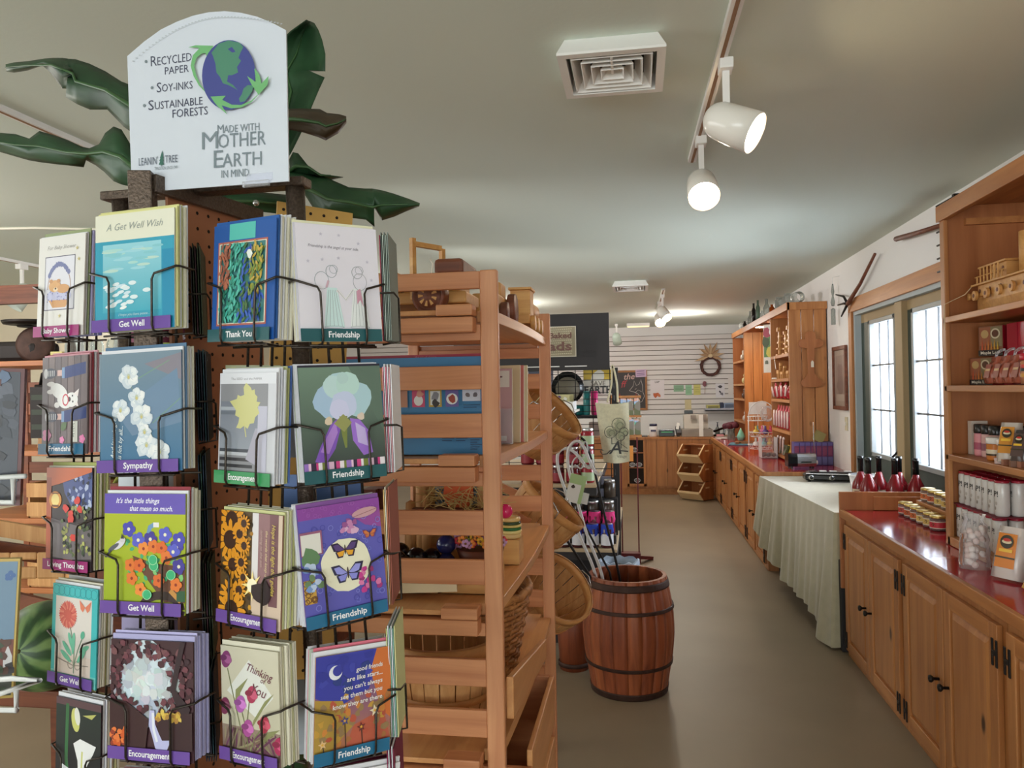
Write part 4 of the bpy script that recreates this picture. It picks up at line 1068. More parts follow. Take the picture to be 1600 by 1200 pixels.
# hanging glass ornament
t = thing('wind_chime', 'thin clear bottle chime hanging on the wall beside the small pitchfork', 'wind chime', (XR - .06, 7.33, 2.6))
b = MB('bottle_clear', smooth=True); b.lathe([(.018, 0), (.02, .005), (.02, .14), (.004, .15)], 12, (XR - .06, 7.33, 2.19)); b.lathe([(.012, 0), (.02, .03), (.008, .09), (.014, .13), (.006, .2)], 12, (XR - .06, 7.33, 2.36)); b.build('glass_drop', t)
b = MB('whitewire'); b.tube([(XR - .06, 7.33, 2.33), (XR - .06, 7.33, 2.62), (XR, 7.33, 2.63)], .003, 5); b.build('hanging_wire', t)
# old pitchforks above the doors
t = thing('pitchfork', 'short old three-tined wooden pitchfork head hanging slanted over the doors', 'pitchfork', (XR - .02, 6.7, 2.4))
x = XR - .05
b = MB('toydark', smooth=True); b.tube([(x, 6.10, 2.62), (x, 6.50, 2.45), (x, 6.88, 2.33)], .018, 8, radii=[.011, .014, .018]); b.build('handle', t)
for q in ((7.22, 2.45), (7.16, 2.35), (7.05, 2.24)):
 b = MB('iron', smooth=True); b.tube([(x, 6.88, 2.33), (x, 7.0, 2.335 + (q[1] - 2.33) * .6), (x - .01, q[0], q[1])], .008, 7, radii=[.012, .01, .006]); b.build('tine', t)
t = thing('wooden_rake', 'grey-handled old rake with short tines hung above the doors by the hutch', 'rake', (XR - .02, 5.1, 2.6))
b = MB('toydark', smooth=True); b.tube([(x, 5.62, 2.64), (x, 5.2, 2.60), (x, 4.6, 2.55)], .014, 8, radii=[.019, .016, .013]); b.build('handle', t)
b = MB('iron'); b.beam((x, 4.62, 2.70), (x, 4.62, 2.28), .03, .03, (0, 1, 0)); b.build('head', t)
for k in range(6):
 b = MB('iron', smooth=True); b.tube([(x, 4.62, 2.69 - k * .078), (x, 4.76, 2.692 - k * .078), (x, 4.90, 2.695 - k * .078)], .006, 6); b.build('tine', t)
# ------------------------------------------------------------------ back wall pieces
yb = YB - .0305
t = thing('chalkboard', 'wooden framed chalkboard with a chalk fox head on the slatted wall', 'chalkboard', (-.1, yb, 1.26))
b = MB('pine_dark')
for (a0, a1, c0, c1) in ((-.5, .17, 1.25, 1.285), (-.5, .17, 1.93, 1.965), (.135, .17, 1.285, 1.93), (-.5, -.465, 1.285, 1.93)): b.box(a0, a1, yb - .025, yb - .001, c0, c1)
b.build('board_frame', t)
b = MB('print', (54, 46, 46)); b.box(-.47, .14, yb - .012, yb - .001, 1.28, 1.935)
a = Art(b, frame((-.35, yb - .012, 1.28), (1, 0, 0), (0, 0, 1)), .001, .0006)
ch = (196, 186, 178)
a.line([(.20, .32), (.27, .40), (.29, .50), (.33, .41), (.38, .44), (.41, .52), (.44, .40), (.44, .30), (.47, .22), (.42, .12), (.33, .10)], .007, ch); a.line([(.20, .32), (.28, .30), (.36, .26), (.40, .18)], .007, ch); a.line([(.30, .28), (.36, .33), (.42, .30)], .006, ch); a.line([(.30, .34), (.33, .36)], .006, ch); a.line([(.38, .24), (.33, .16), (.36, .11)], .005, ch)
a.text('the', .10, .52, .15, (206, 170, 160), .05, shear=.3); a.text('ff', .05, .38, .17, (176, 60, 66), .08, shear=.3)
b.build('slate', t)
b = MB('print', (206, 176, 206)); b.T = frame((-.03, yb - .027, 1.84), (1, 0, .03), (0, 0, 1)); b.box(0, .19, 0, .135, -.002, 0); a = Art(b, b.T, .0006, .0005); b.T = Matrix()
for z in (.03, .06, .1): a.rect(.02, z, .16, z + .012, (120, 90, 140))
b.build('pinned_note', t)
def note(x0, x1, z0, z1, c, label, art=None):
 b = MB('paper', c); b.box(x0, x1, yb - .004, yb - .001, z0, z1)
 a = Art(b, frame((x0, yb - .004, z0), (1, 0, 0), (0, 0, 1)), .001, .0006)
 if art: art(a, x1 - x0, z1 - z0)
 o = b.build('wall_note'); tag(o, label, 'note'); return o
def lap(a, w_, h):
 a.text('LAP', w_ * .5, h * .84, .05, (60, 56, 60), 0, 'c'); a.blob(w_ * .42, h * .2, .045, (198, 104, 70), 7, .4); a.blob(w_ * .6, h * .18, .035, (206, 120, 84), 7, .4)
note(.226, .47, 1.455, 1.785, (232, 224, 228), 'white sheet with an orange leaf picture right of the chalkboard', lap)
lines = lambda c: (lambda a, w_, h: [a.rect(w_ * .12, h * q, w_ * .85, h * q + .006, c) for q in (.3, .5, .7)])
note(.635, .81, 1.57, 1.685, (150, 186, 156), 'wide green note on the slatted wall', lines((110, 146, 116)))
note(.84, .95, 1.505, 1.685, (156, 200, 164), 'upright green note between the wide green one and the yellow', lines((120, 164, 130)))
note(.98, 1.10, 1.505, 1.69, (212, 204, 124), 'bright yellow note on the slatted wall', lines((176, 168, 96)))
note(.825, .935, 1.25, 1.43, (216, 202, 160), 'cream note hanging above the cash register')
note(1.36, 1.515, 1.455, 1.70, (224, 220, 226), 'white sheet with dark sketches left of the far hutch', lambda a, w_, h: (a.blob(w_ * .5, h * .8, .03, (80, 76, 84), 6, .5), a.blob(w_ * .5, h * .4, .025, (80, 76, 84), 6, .5), a.blob(w_ * .65, h * .25, .025, (120, 116, 124), 6, .5)))
note(1.575, 1.66, 1.49, 1.80, (226, 218, 214), 'narrow white sheet half behind the far hutch')
# wreath
t = thing('wreath', 'twig wreath with a husk bow on the slatted wall', 'wreath', (1.28, yb, 2.02))
b = MB('matte', (92, 56, 50), True)
for q in range(5):
 pts = []
 for k in range(36):
  th = 2 * math.pi * k / 36; r_ = .155 + .018 * math.sin(5 * th + q * 1.3) + .006 * rnd.uniform(-1, 1); pts.append((1.275 + r_ * math.cos(th), yb - .04 + .02 * math.cos(4 * th + q * 1.26), 2.01 + r_ * math.sin(th)))
 b.use(c=((92, 56, 50), (112, 70, 56), (76, 48, 46), (98, 64, 62), (84, 52, 46))[q]); b.tube(pts, .012, 5, True)
b.build('twig_ring', t)
for k in range(9):
 th = R(-18 + k * 27); l = rnd.uniform(.2, .31)
 b = MB('matte', rnd.choice([(206, 176, 142), (188, 154, 120), (216, 190, 158)])); x0, z0 = 1.275, 2.19
 dx, dz = math.cos(th), math.sin(th)
 b.add([(x0, yb - .07, z0), (x0 + dx * l * .5 - dz * .03, yb - .09, z0 + dz * l * .5 + dx * .03), (x0 + dx * l, yb - .05, z0 + dz * l), (x0 + dx * l * .5 + dz * .03, yb - .075, z0 + dz * l * .5 - dx * .03)], [(0, 1, 2, 3)]); b.build('husk_leaf', t, solid=.003)
b = MB('matte', (222, 196, 160), True); b.ball((1.275, yb - .085, 2.19), .032, 10, 6, 1.4, .6, 1); b.build('bow_knot', t)
b = MB('matte', (150, 96, 104), True)
for k in range(7): b.ball((1.17 + .02 * math.cos(k * .9) * (k > 0), yb - .03, 1.70 + .03 * math.sin(k * .9) * (k > 0)), .02, 8, 5)
b.use(c=(180, 150, 130)); b.tube([(1.17, yb - .02, 1.69), (1.175, yb - .02, 1.60), (1.17, yb - .015, 1.53)], .004)
o = b.build('dried_posy', loc=(1.17, yb - .02, 1.6)); tag(o, 'small dusky pink dried flower posy pinned to the slatted wall', 'dried flowers')
# ledge with boxes
b = MB('matte', (176, 176, 188)); b.box(1.15, 1.75, YB - .32, yb, 1.225, 1.245); b.box(1.15, 1.75, YB - .32, YB - .305, 1.225, 1.275); o = b.build('wall_ledge', bevel=.003); tag(o, 'pale grey ledge on the slatted wall above the register side', 'shelf')
for x0, x1, z1, c, l in ((1.18, 1.40, 1.33, (196, 188, 110), 'yellow flat box on the grey wall ledge'), (1.41, 1.46, 1.37, (52, 60, 88), 'navy upright box on the grey wall ledge'), (1.47, 1.74, 1.36, (140, 156, 186), 'pale blue box on the grey wall ledge')):
 b = MB('print', c); b.box(x0, x1, YB - .28, YB - .12, 1.246, z1); b.use(c=tuple(int(q * .7) for q in c)); b.box(x0 + .02, x1 - .02, YB - .281, YB - .28, 1.27, z1 - .02); o = b.build('storage_box'); tag(o, l, 'box')
# cash register and friends
RZ = .885
t = thing('cash_register', 'grey cash register with dark customer display on the checkout counter', 'cash register', (.88, 12.25, RZ))
b = MB('matte', (150, 142, 134)); b.box(.66, 1.12, 12.06, 12.48, RZ, RZ + .115); b.build('drawer_base', t, bevel=.006)
b = MB('matte', (186, 178, 168)); pr = [(12.12, RZ + .116), (12.42, RZ + .116), (12.40, RZ + .32), (12.20, RZ + .34)]
rows = [[(x, y, z) for y, z in pr] for x in (.70, 1.06)]; b.grid(rows, True); b.add(rows[0], [(0, 1, 2, 3)]); b.add(rows[1], [(3, 2, 1, 0)]); b.build('housing', t, bevel=.01)
b = MB('blackg'); b.box(.71, .84, 12.22, 12.28, RZ + .35, RZ + .40); b.build('customer_display', t, bevel=.004)
b = MB('matte', (150, 140, 132)); b.box(.80, .88, 12.125, 12.16, RZ + .27, RZ + .33); b.box(.99, 1.04, 12.125, 12.16, RZ + .25, RZ + .34); b.build('printer_slot', t)
b = MB('white'); b.T = frame((.945, 12.055, RZ + .005), (1, 0, 0), (0, 0, 1)); b.box(-.03, .035, 0, .33, -.002, .0); b.T = Matrix(); b.build('paper_strip', t)
t = thing('card_terminal', 'small card payment terminal with white slip left of the register', 'card terminal', (.61, 12.2, RZ))
b = MB('matte', (90, 88, 90)); b.cbox((.61, 12.2, RZ + .09), (.07, .14, .07), rxyz(50, 0, 10)); b.box(.585, .635, 12.17, 12.26, RZ, RZ + .07); b.build('terminal_body', t, bevel=.005)
b = MB('white'); b.cbox((.605, 12.19, RZ + .16), (.045, .012, .10), rxyz(-15, 12, 0)); b.build('paper_slip', t)
t = thing('supplement_jar', 'white plastic jar with navy lid on the checkout counter', 'jar', (.23, 12.2, RZ))
b = MB('gloss', (230, 228, 230), True); b.lathe([(.06, 0), (.065, .01), (.065, .15), (.055, .165)], 20, (.23, 12.2, RZ)); b.use('print', (60, 60, 90), False); a = Art(b, frame((.23, 12.134, RZ + .09), (1, 0, 0), (0, 0, 1)), .001, .0005); a.rect(-.04, -.01, .04, .02, (70, 70, 104)); b.build('jar_body', t)
b = MB('gloss', (52, 54, 84), True); b.lathe([(.06, .165), (.06, .195), (.05, .2)], 20, (.23, 12.2, RZ)); b.build('lid', t)
t = thing('counter_scale', 'low black electronic device with green lights beside the register', 'device', (.46, 12.25, RZ))
b = MB('blackg'); b.box(.31, .55, 12.12, 12.45, RZ, RZ + .10); b.build('device_body', t, bevel=.01)
b = MB(plain('green_led', (60, 130, 84), .4, emit=.6)); b.box(.35, .52, 12.115, 12.12, RZ + .065, RZ + .08); b.build('display', t)
b = MB('steel'); b.box(.34, .53, 12.15, 12.42, RZ + .101, RZ + .108); b.build('tray_plate', t)
b = MB('blackg'); b.box(-.10, .14, 12.15, 12.4, RZ, RZ + .012); o = b.build('mouse_mat'); tag(o, 'thin black mat on the checkout counter beside the white jar', 'mat')
# clutter in the corner: bottle, cutter, papers, vase of dark flowers, teal drop, box board
t = thing('soap_bottle', 'clear pump bottle with teal liquid behind the papers', 'bottle', (1.22, 12.36, RZ))
b = MB('bottle_clear', smooth=True); b.lathe([(.035, 0), (.038, .01), (.036, .10), (.012, .14)], 16, (1.22, 12.36, RZ), None, False); b.use('gloss', (70, 150, 140)); b.lathe([(.03, .004), (.034, .012), (.033, .06), (.001, .061)], 16, (1.22, 12.36, RZ)); b.build('clear_bottle', t)
b = MB('gloss', (70, 76, 96), True); b.lathe([(.01, .14), (.012, .15), (.006, .19), (.014, .195), (.014, .205)], 12, (1.22, 12.36, RZ)); b.build('pump', t)
b = MB('blackg'); b.beam((1.14, 12.1, RZ + .08), (1.32, 12.25, RZ + .13), .03, .03); b.beam((1.15, 12.1, RZ + .015), (1.3, 12.2, RZ + .03), .05, .03); b.beam((1.3, 12.2, RZ + .03), (1.32, 12.25, RZ + .13), .03, .03); o = b.build('stapler', loc=(1.22, 12.15, RZ)); tag(o, 'big black stapler by the register', 'stapler')
for x, y, w_, d_, c, l, rz in ((1.22, 11.6, .16, .22, (226, 214, 206), 'white paper sheet at the corner of the far counter', 20), (1.3, 11.9, .3, .2, (160, 142, 130), 'grey folder in the counter corner', 5), (1.33, 10.45, .30, .42, (70, 124, 150), 'blue flat tray board on the far counter', -12), (1.22, 12.0, .1, .08, (222, 150, 156), 'small pink eraser-like block in the counter corner', 0)):
 b = MB('paper', c); b.cbox((x, y, .884 + (.02 if 'block' in l else .006)), (w_, d_, .04 if 'block' in l else .010), rxyz(0, 0, rz)); o = b.build({'w': 'paper_sheet', 'g': 'folder', 'b': 'flat_board', 's': 'pink_block'}[l[0]]); tag(o, l, l.split()[1])
for k in range(5):
 b = MB('woodc', rnd.choice([(130, 84, 54), (96, 66, 46), (160, 110, 70)])); b.cbox((1.27 + .045 * k, 10.4 + .06 * (k % 3), .91), (.04, .16, .028), rxyz(0, 0, 30 * k)); o = b.build('wooden_trinket'); tag(o, 'small brown wooden trinket lying on the blue board', 'trinket', 'wooden trinkets on the blue board')
t = thing('flower_vase', 'glass vase with a bunch of dark maroon flowers in the counter corner', 'vase', (1.31, 11.35, .884))
b = MB('bottle_clear', smooth=True); b.lathe([(.05, 0), (.055, .01), (.05, .10), (.045, .13), (.055, .16)], 18, (1.31, 11.35, .884), None, False); b.build('glass_vase', t)
for k in range(11):
 b = MB('matte', (96 + rnd.randint(-12, 14), 36, 52), True); th = k * 2.4; q = .095 * math.sqrt(k / 11); b.ball((1.31 + q * math.cos(th), 11.35 + q * math.sin(th), 1.09 + .03 * rnd.random() - q * .2), .042, 10, 6); b.use(c=(60, 84, 50)); b.tube([(1.31, 11.35, .90), (1.31 + q * .5 * math.cos(th), 11.35 + q * .5 * math.sin(th), 1.0), (1.31 + q * math.cos(th), 11.35 + q * math.sin(th), 1.07)], .003, 5); b.build('flower', t)
b = MB('gloss', (120, 190, 172), True); b.lathe([(.001, .002), (.045, .02), (.055, .07), (.035, .12), (.012, .165), (.001, .19)], 18, (1.40, 11.02, .884)); o = b.build('teal_ornament'); tag(o, 'teal drop-shaped ornament leaning beside the maroon flowers', 'ornament')
# tiered wire stand of sweets
sx, sy = 1.40, 9.15
t = thing('tiered_basket_stand', 'white tiered wire stand with arched handle on the far counter', 'basket stand', (sx, sy, .884))
b = MB('whitewire', smooth=True); b.tube([(sx - .15 * math.cos(R(q)), sy, 1.29 + .18 * math.sin(R(q))) for q in range(0, 181, 15)], .006, 6); b.tube([(sx - .15, sy, .89), (sx - .15, sy, 1.29)], .006, 6); b.tube([(sx + .15, sy, .89), (sx + .15, sy, 1.29)], .006, 6); b.build('arched_handle', t)
for z, r_ in ((.93, .16), (1.07, .15), (1.25, .11)):
 b = MB('whitewire', smooth=True)
 xx = sx - (.05 if z > 1.2 else 0)
 for dz, rr in ((0, r_ * .85), (.05, r_)): b.tube([(xx + rr * math.cos(q * .3142), sy + rr * math.sin(q * .3142), z + dz) for q in range(20)], .004, 5, True)
 for q in range(10): b.tube([(xx + .85 * r_ * math.cos(q * .628), sy + .85 * r_ * math.sin(q * .628), z), (xx + r_ * math.cos(q * .628), sy + r_ * math.sin(q * .628), z + .05)], .003, 4)
 for q in range(-2, 3): b.tube([(xx + q * .05, sy - r_ * .75, z), (xx + q * .05, sy + r_ * .75, z)], .003, 4)
 b.build('wire_tier', t)
cols_ = [(226, 130, 170), (232, 200, 214), (120, 190, 190), (96, 80, 140), (236, 234, 230), (220, 190, 90), (214, 90, 120)]
for k in range(14):
 th = k * 2.399; q = .10 * math.sqrt((k % 7) / 7); z = (.95, 1.09)[k // 7]
 b = MB('gloss', cols_[k % 7], True); b.ball((sx + q * math.cos(th), sy + q * math.sin(th), z + .035), .034, 10, 6, 1, 1, .9); b.tube([(sx + q * math.cos(th), sy + q * math.sin(th), z + .06), (sx + q * math.cos(th), sy + q * math.sin(th) + .01, z + .10)], .012, 6); o = b.build('sweet_bag'); tag(o, 'small tied bag of coloured sweets in the tiered wire stand', 'bag', 'sweet bags in the wire stand')
b = MB('film', smooth=True); b.ball((sx + .06, sy - .02, 1.33), .085, 14, 8, 1, 1, 1.1); o = b.build('cellophane_bag'); tag(o, 'puffy clear cellophane bag on top of the wire stand', 'bag')
b = MB('white'); b.cbox((1.395, 9.42, 1.385), (.20, .005, .145), rxyz(0, 0, -6)); T = frame((1.30, 9.412, 1.315), (1, -.1, 0), (0, 0, 1)); a = Art(b, T, .004, .0005)
for i, q in enumerate((.025, .06, .1)): a.rect(.08 * (i > 0), q, .19, q + .02, (60, 50, 50));
a.rect(.012, .03, .07, .13, (96, 66, 70)); b.use('whitewire'); b.cyl((1.395, 9.42, .884), (1.395, 9.42, 1.32), .004)
o = b.build('price_sign'); tag(o, 'white printed card sign standing behind the arched wire handle', 'sign')
t = thing('acrylic_display', 'clear acrylic holder with brown bags next to the sweets stand', 'holder', (1.38, 8.5, .884))
b = MB('film'); b.box(1.28, 1.44, 8.42, 8.424, .885, 1.10); b.box(1.28, 1.283, 8.424, 8.62, .885, 1.10); b.box(1.437, 1.44, 8.424, 8.62, .885, 1.10); b.box(1.28, 1.44, 8.424, 8.62, .884, .888); b.build('clear_panels', t)
for k in range(5):
 b = MB('woodc', ((110, 64, 48), (140, 96, 66), (84, 54, 44), (158, 120, 88), (120, 80, 60))[k], True); b.ball((1.306 + .027 * k, 8.50 + .06 * (k % 2), .915), .024, 9, 6); o = b.build('nut_bag'); tag(o, 'small brown bag of nuts inside the clear acrylic holder', 'bag', 'nut bags in the acrylic holder')
# stack of three honeycomb bins
def hex_bin(z0, label):
 T = Matrix.Translation((.80, 11.52, z0)) @ Matrix.Rotation(R(-38), 4, 'Z')      # local: opening faces -y
 t = thing('honeycomb_bin', label, 'storage bin', (.80, 11.52, z0), group='stack of honeycomb bins')
 w2 = .185
 prof = [(-.06, 0), (.19, 0), (.19, .262), (-.02, .262), (-.165, .115)]     # y,z of the side board
 for sgn in (-1, 1):
  b = MB('ply'); b.T = T
  x0, x1 = (sgn * w2 - .009, sgn * w2 + .009)
  vs = [(x0, y, z) for y, z in prof] + [(x1, y, z) for y, z in prof]; n = 5
  b.add(vs, [tuple(reversed(range(n))), tuple(range(n, 2 * n))] + [(i, (i + 1) % n, n + (i + 1) % n, n + i) for i in range(n)])
  b.use('pale_edge'); b.beam((sgn * w2 - .0, -.165, .115), (sgn * w2 - 0, -.02, .262), .020, .008, (0, -.7, .7))
  b.use('pale_edge'); b.box(sgn * w2 - .0095, sgn * w2 + .0095, -.02, .08, .165, .188)
  b.build('side_board', t)
 b = MB('pale_edge'); b.T = T; b.beam((-w2, -.167, .113), (w2, -.167, .113), .02, .03, (0, 0, 1)); b.build('front_rail', t)
 b = MB('pale_edge'); b.T = T
 b.add([(-w2, -.16, .10), (w2, -.16, .10), (w2, -.06, 0), (-w2, -.06, 0)], [(0, 3, 2, 1)]); b.build('lower_front', t, solid=.012)
 b = MB('ply'); b.T = T; b.box(-w2, w2, -.06, .19, .0, .012); b.box(-w2, w2, .178, .19, .012, .262); b.box(-w2, w2, .0, .19, .25, .262); b.use('pale_edge'); b.box(-.05, .05, .172, .178, .18, .2); b.build('bin_body', t)
 return t
hex_bin(.012, 'bottom wooden bin of the three slanted honeycomb bins before the checkout'); hex_bin(.279, 'middle wooden bin of the three slanted honeycomb bins'); hex_bin(.546, 'top wooden bin of the three slanted honeycomb bins')
# ================================================================== barrel with garden hooks
BX, BY = -.075, 4.30
t = thing('barrel', 'reddish-brown wooden stave barrel holding garden hooks in the aisle', 'barrel', (BX, BY, 0))
NS = 20
prof_o = [(.205, .0), (.222, .10), (.243, .22), (.252, .33), (.246, .44), (.230, .54), (.212, .625)]
def rad(z):
 for (r0, z0), (r1, z1) in zip(prof_o, prof_o[1:]):
  if z0 <= z <= z1: return r0 + (r1 - r0) * (z - z0) / (z1 - z0)
 return prof_o[-1][0]
for k in range(NS):
 b = MB(M['barrel'] if k % 3 else M.setdefault('barrel_b', wood('barrel_stave_light', (166, 90, 50), (120, 58, 30), 'z', 16, .5)), smooth=True)
 a0, a1 = 2 * math.pi * (k + .006) / NS, 2 * math.pi * (k + .994) / NS
 rows = []
 for i in range(13):
  z = .625 * i / 12; r_ = rad(z)
  rows.append([(BX + r_ * math.cos(a), BY + r_ * math.sin(a), z) for a in (a0, (a0 * 2 + a1) / 3, (a0 + 2 * a1) / 3, a1)] + [(BX + (r_ - .018) * math.cos(a), BY + (r_ - .018) * math.sin(a), z) for a in (a1, a0)])
 b.grid(rows, True); b.add(rows[-1], [(5, 4, 3, 2, 1, 0)]); b.build('stave', t)
b = MB('hole'); b.lathe([(.001, .04), (.19, .04), (.19, .05), (.001, .05)], 24, (BX, BY, 0)); b.build('barrel_bottom', t)
for z, h, e in ((.0, .035, .004), (.155, .018, .006), (.455, .018, .006), (.572, .036, .004)):
 b = MB('rust', smooth=True); n = 5; pr = [(rad(z + h * i / n) + .001, z + h * i / n) for i in range(n + 1)]
 pr2 = [(pr[0][0], pr[0][1])] + [(r_ + e, q) for r_, q in pr] + [(pr[-1][0], pr[-1][1])]
 b.lathe(pr2, 40, (BX, BY, 0), None, False); b.build('hoop', t)
t = thing('barrel', 'small dark keg half hidden behind the big reddish barrel', 'barrel', (-.40, 4.56, 0))
b = MB('barrel', smooth=True); b.lathe([(.085, 0), (.098, .22), (.088, .42), (.08, .42), (.08, .40), (.001, .40)], 24, (-.40, 4.56, 0)); b.build('staves', t)
for z in (.02, .38):
 b = MB('rust', smooth=True); b.lathe([(.09, z), (.0955, z + .002), (.0955, z + .024), (.09, z + .026)], 24, (-.40, 4.56, 0), None, False); b.build('hoop', t)
def rod(pts, r, mat, name, label, cat, group=None):
 b = MB(mat, smooth=True); b.tube(pts, r, 8); o = b.build(name); return tag(o, label, cat, group)
def smoothpts(p, n=6):
 p = [Vector(q) for q in p]; out = []
 for i in range(len(p) - 1):
  a = p[max(0, i - 1)]; b_ = p[i]; c = p[i + 1]; d = p[min(len(p) - 1, i + 2)]
  for k in range(n):
   u = k / n
   out.append(.5 * ((2 * b_) + (c - a) * u + (2 * a - 5 * b_ + 4 * c - d) * u * u + (3 * b_ - a - 3 * c + d) * u ** 3))
 out.append(p[-1]); return out
Zh = 4.22
M['hookwhite'] = plain('hook_enamel', (206, 202, 200), .35)
h1 = [P(x, y, Zh) for x, y in ((948, 960), (940, 897), (917, 835), (899, 772), (889, 735), (887, 708), (894, 693), (905, 690), (914, 702), (922, 722), (930, 737), (937, 742), (940, 737))]
rod(smoothpts(h1), .0085, 'hookwhite', 'garden_hook', 'white garden hook in the barrel, taller of the two with curled tops', 'garden hook')
h2 = [P(x, y, Zh + .06) for x, y in ((938, 965), (930, 897), (905, 835), (886, 775), (873, 735), (871, 712), (878, 702), (890, 702), (901, 710), (912, 724), (920, 731), (926, 727), (925, 718))]
rod(smoothpts(h2), .0085, 'hookwhite', 'garden_hook', 'white garden hook in the barrel, lower one with the wider curl', 'garden hook')
for j, (pts, lab) in enumerate(((((905, 700), (915, 690), (918, 705), (910, 716), (905, 712)), 'white wire scroll tied to the taller garden hook'), (((896, 745), (894, 725), (902, 714), (912, 722), (908, 732), (898, 726)), 'white wire scroll hanging between the two garden hooks'))):
 rod(smoothpts([P(x, y, Zh + .02 + .01 * j) for x, y in pts]), .004, 'hookwhite', 'wire_scroll', lab, 'ornament')
rod([P(x, y, Zh - .03) for x, y in ((935, 960), (922, 900), (870, 820), (853, 792))], .007, 'iron', 'iron_rod', 'dark iron rod leaning out of the barrel to the slatted shelf', 'rod')
rod([P(x, y, Zh + .1) for x, y in ((965, 950), (952, 893), (925, 842), (912, 818))], .006, 'iron', 'iron_rod', 'short dark iron rod in the middle of the barrel', 'rod')
rod(smoothpts([P(x, y, Zh + .12) for x, y in ((975, 950), (966, 893), (948, 820), (930, 740), (920, 705), (914, 690), (908, 684))]), .007, 'iron', 'iron_rod', 'tall dark iron rod rising out of the barrel past the tote bag', 'rod')
def hang_card(px, w_, h, Z, tiltdeg, cols, label, name='hang_tag'):
 o = P(px[0], px[1], Z); u = _Rt * math.cos(R(tiltdeg)) + _Up * math.sin(R(tiltdeg)); v = _Up * math.cos(R(tiltdeg)) - _Rt * math.sin(R(tiltdeg))
 T = frame(o, u, v); b = MB('paper', cols[0]); b.T = T; b.box(0, w_, 0, h, -.002, 0); a = Art(b, T, .0006, .0005); b.T = Matrix()
 if cols[1]: a.rect(0, 0, w_ * .78, h * .66, cols[1]); a.blob(w_ * .32, h * .55, .011, (70, 56, 50), 8)
 o = b.build(name, loc=tuple(o)); return tag(o, label, 'tag')
hang_card((882, 782), .09, .155, Zh - .02, -14, ((170, 196, 140), (228, 226, 222)), 'green and white product tag hanging on the garden hooks')
hang_card((904, 786), .048, .062, Zh + .0, -12, ((226, 226, 228), None), 'small white product tag hanging on the garden hooks')
# ================================================================== black gondola with preserves
GY0, GYM, GY1 = 4.97, 5.65, 6.75
t = thing('display_gondola', 'black metal shop gondola with beige shelves and black header panel', 'display rack', (-.7, 5.7, 0))
for x in (-.185, -1.28):
 b = MB('black'); b.box(x, x + .045, GYM - .02, GYM + .02, 0, 1.80)
 b.use('blackg')
 for k in range(16): b.box(x + .012, x + .018, GYM - .0212, GYM - .02, .3 + k * .09, .34 + k * .09)
 b.build('upright', t)
b = MB('black'); b.box(-1.23, -.185, GYM - .012, GYM + .012, .12, 1.0); b.build('back_panel', t)
b = MB('black'); b.box(-1.3, -.15, GY0 + .02, GY1, 0, .14); b.build('base_deck', t)
for z, x1, n in ((.617, -.15, 'shelf'), (1.033, -.275, 'shelf')):
 b = MB('matte', (196, 172, 140)); b.box(-1.3, x1, GY0, GY1, z - .022, z); b.use('black'); b.box(-1.3, x1 + .002, GY0 + .005, GY1, z - .075, z - .022); b.build(n, t, bevel=.002)
b = MB('matte', (206, 200, 186)); b.box(-1.3, -.42, 5.12, GYM - .03, 1.49, 1.505); b.box(-.46, -.445, 5.2, 5.23, 1.3, 1.49); b.build('shelf', t)
for z in (.74, .86, .95):
 b = MB('matte', (150, 150, 168)); b.box(-.30, -.2, GYM - .014, GYM - .0125, z, z + .06); b.build('vent_plate', t)
# wire grid above the middle shelf
b = MB('iron')
for k in range(9): b.box(-1.2 + k * .125, -1.194 + k * .125, GYM - .05, GYM - .044, 1.0, 1.8)
for k in range(17): b.box(-1.23, -.185, GYM - .056, GYM - .05, 1.02 + k * .046, 1.0245 + k * .046)
b.build('wire_grid', t)
b = MB('black'); b.box(-1.35, -.197, GYM - .06, GYM - .02, 1.785, 2.198); b.build('header_panel', t)
b = MB('white'); b.box(-1.3, -.56, GYM - .064, GYM - .06, 1.812, 1.819); b.box(-.52, -.36, GYM - .064, GYM - .06, 1.812, 1.819); b.build('price_rail', t)
# bread poster on the header
t = thing('bread_poster', 'tan wicker-patterned poster about baked breads on the black header panel', 'poster', (-.6, GYM - .065, 1.885))
b = MB('print', (212, 204, 184)); b.box(-.815, -.435, GYM - .068, GYM - .061, 1.885, 2.108); T = frame((-.815, GYM - .068, 1.885), (1, 0, 0), (0, 0, 1))
a = Art(b, T, .0008, .0006); a.rect(.007, .007, .373, .216, (160, 148, 120))
for i in range(22):
 for j in range(13): a.ell(.02 + i * .0160 + .004 * (j % 2), .017 + j * .0157, .0062, .0034, (206, 194, 162), 0, 6)
a.z += .001
for s_, y, sz in (('Home Baked', .125, .055), ('Breads', .04, .085)):
 a.text(s_, .19, y, sz, (104, 62, 50), 0, 'c', .03, width=.345)
b.build('poster_sheet', t)
# books, tumblers and packs behind the wire grid
def pack(x0, x1, y0, y1, z0, z1, c, name, label, cat, art=None, grp=None):
 b = MB('print', c); b.box(x0, x1, y0, y1, z0, z1)
 if art: art(Art(b, frame((x0, y0, z0), (1, 0, 0), (0, 0, 1)), .001, .0005, (x1 - x0, z1 - z0)), x1 - x0, z1 - z0)
 o = b.build(name); return tag(o, label, cat, grp)
def photo_art(a, w_, h):
 a.rect(0, 0, w_, h * .3, (60, 66, 52)); a.blob(w_ * .3, h * .62, .06, (206, 150, 130), 10); a.blob(w_ * .35, h * .45, .07, (150, 170, 200), 10); a.rect(w_ * .55, h * .5, w_ * .62, h, (206, 200, 196)); a.blob(w_ * .1, h * .4, .05, (90, 170, 140), 8); a.blob(w_ * .12, h * .2, .04, (220, 110, 90), 8)
 a.blob(w_ * .8, h * .3, .07, (92, 96, 66), 10); a.blob(w_ * .7, h * .55, .04, (120, 112, 100), 9)
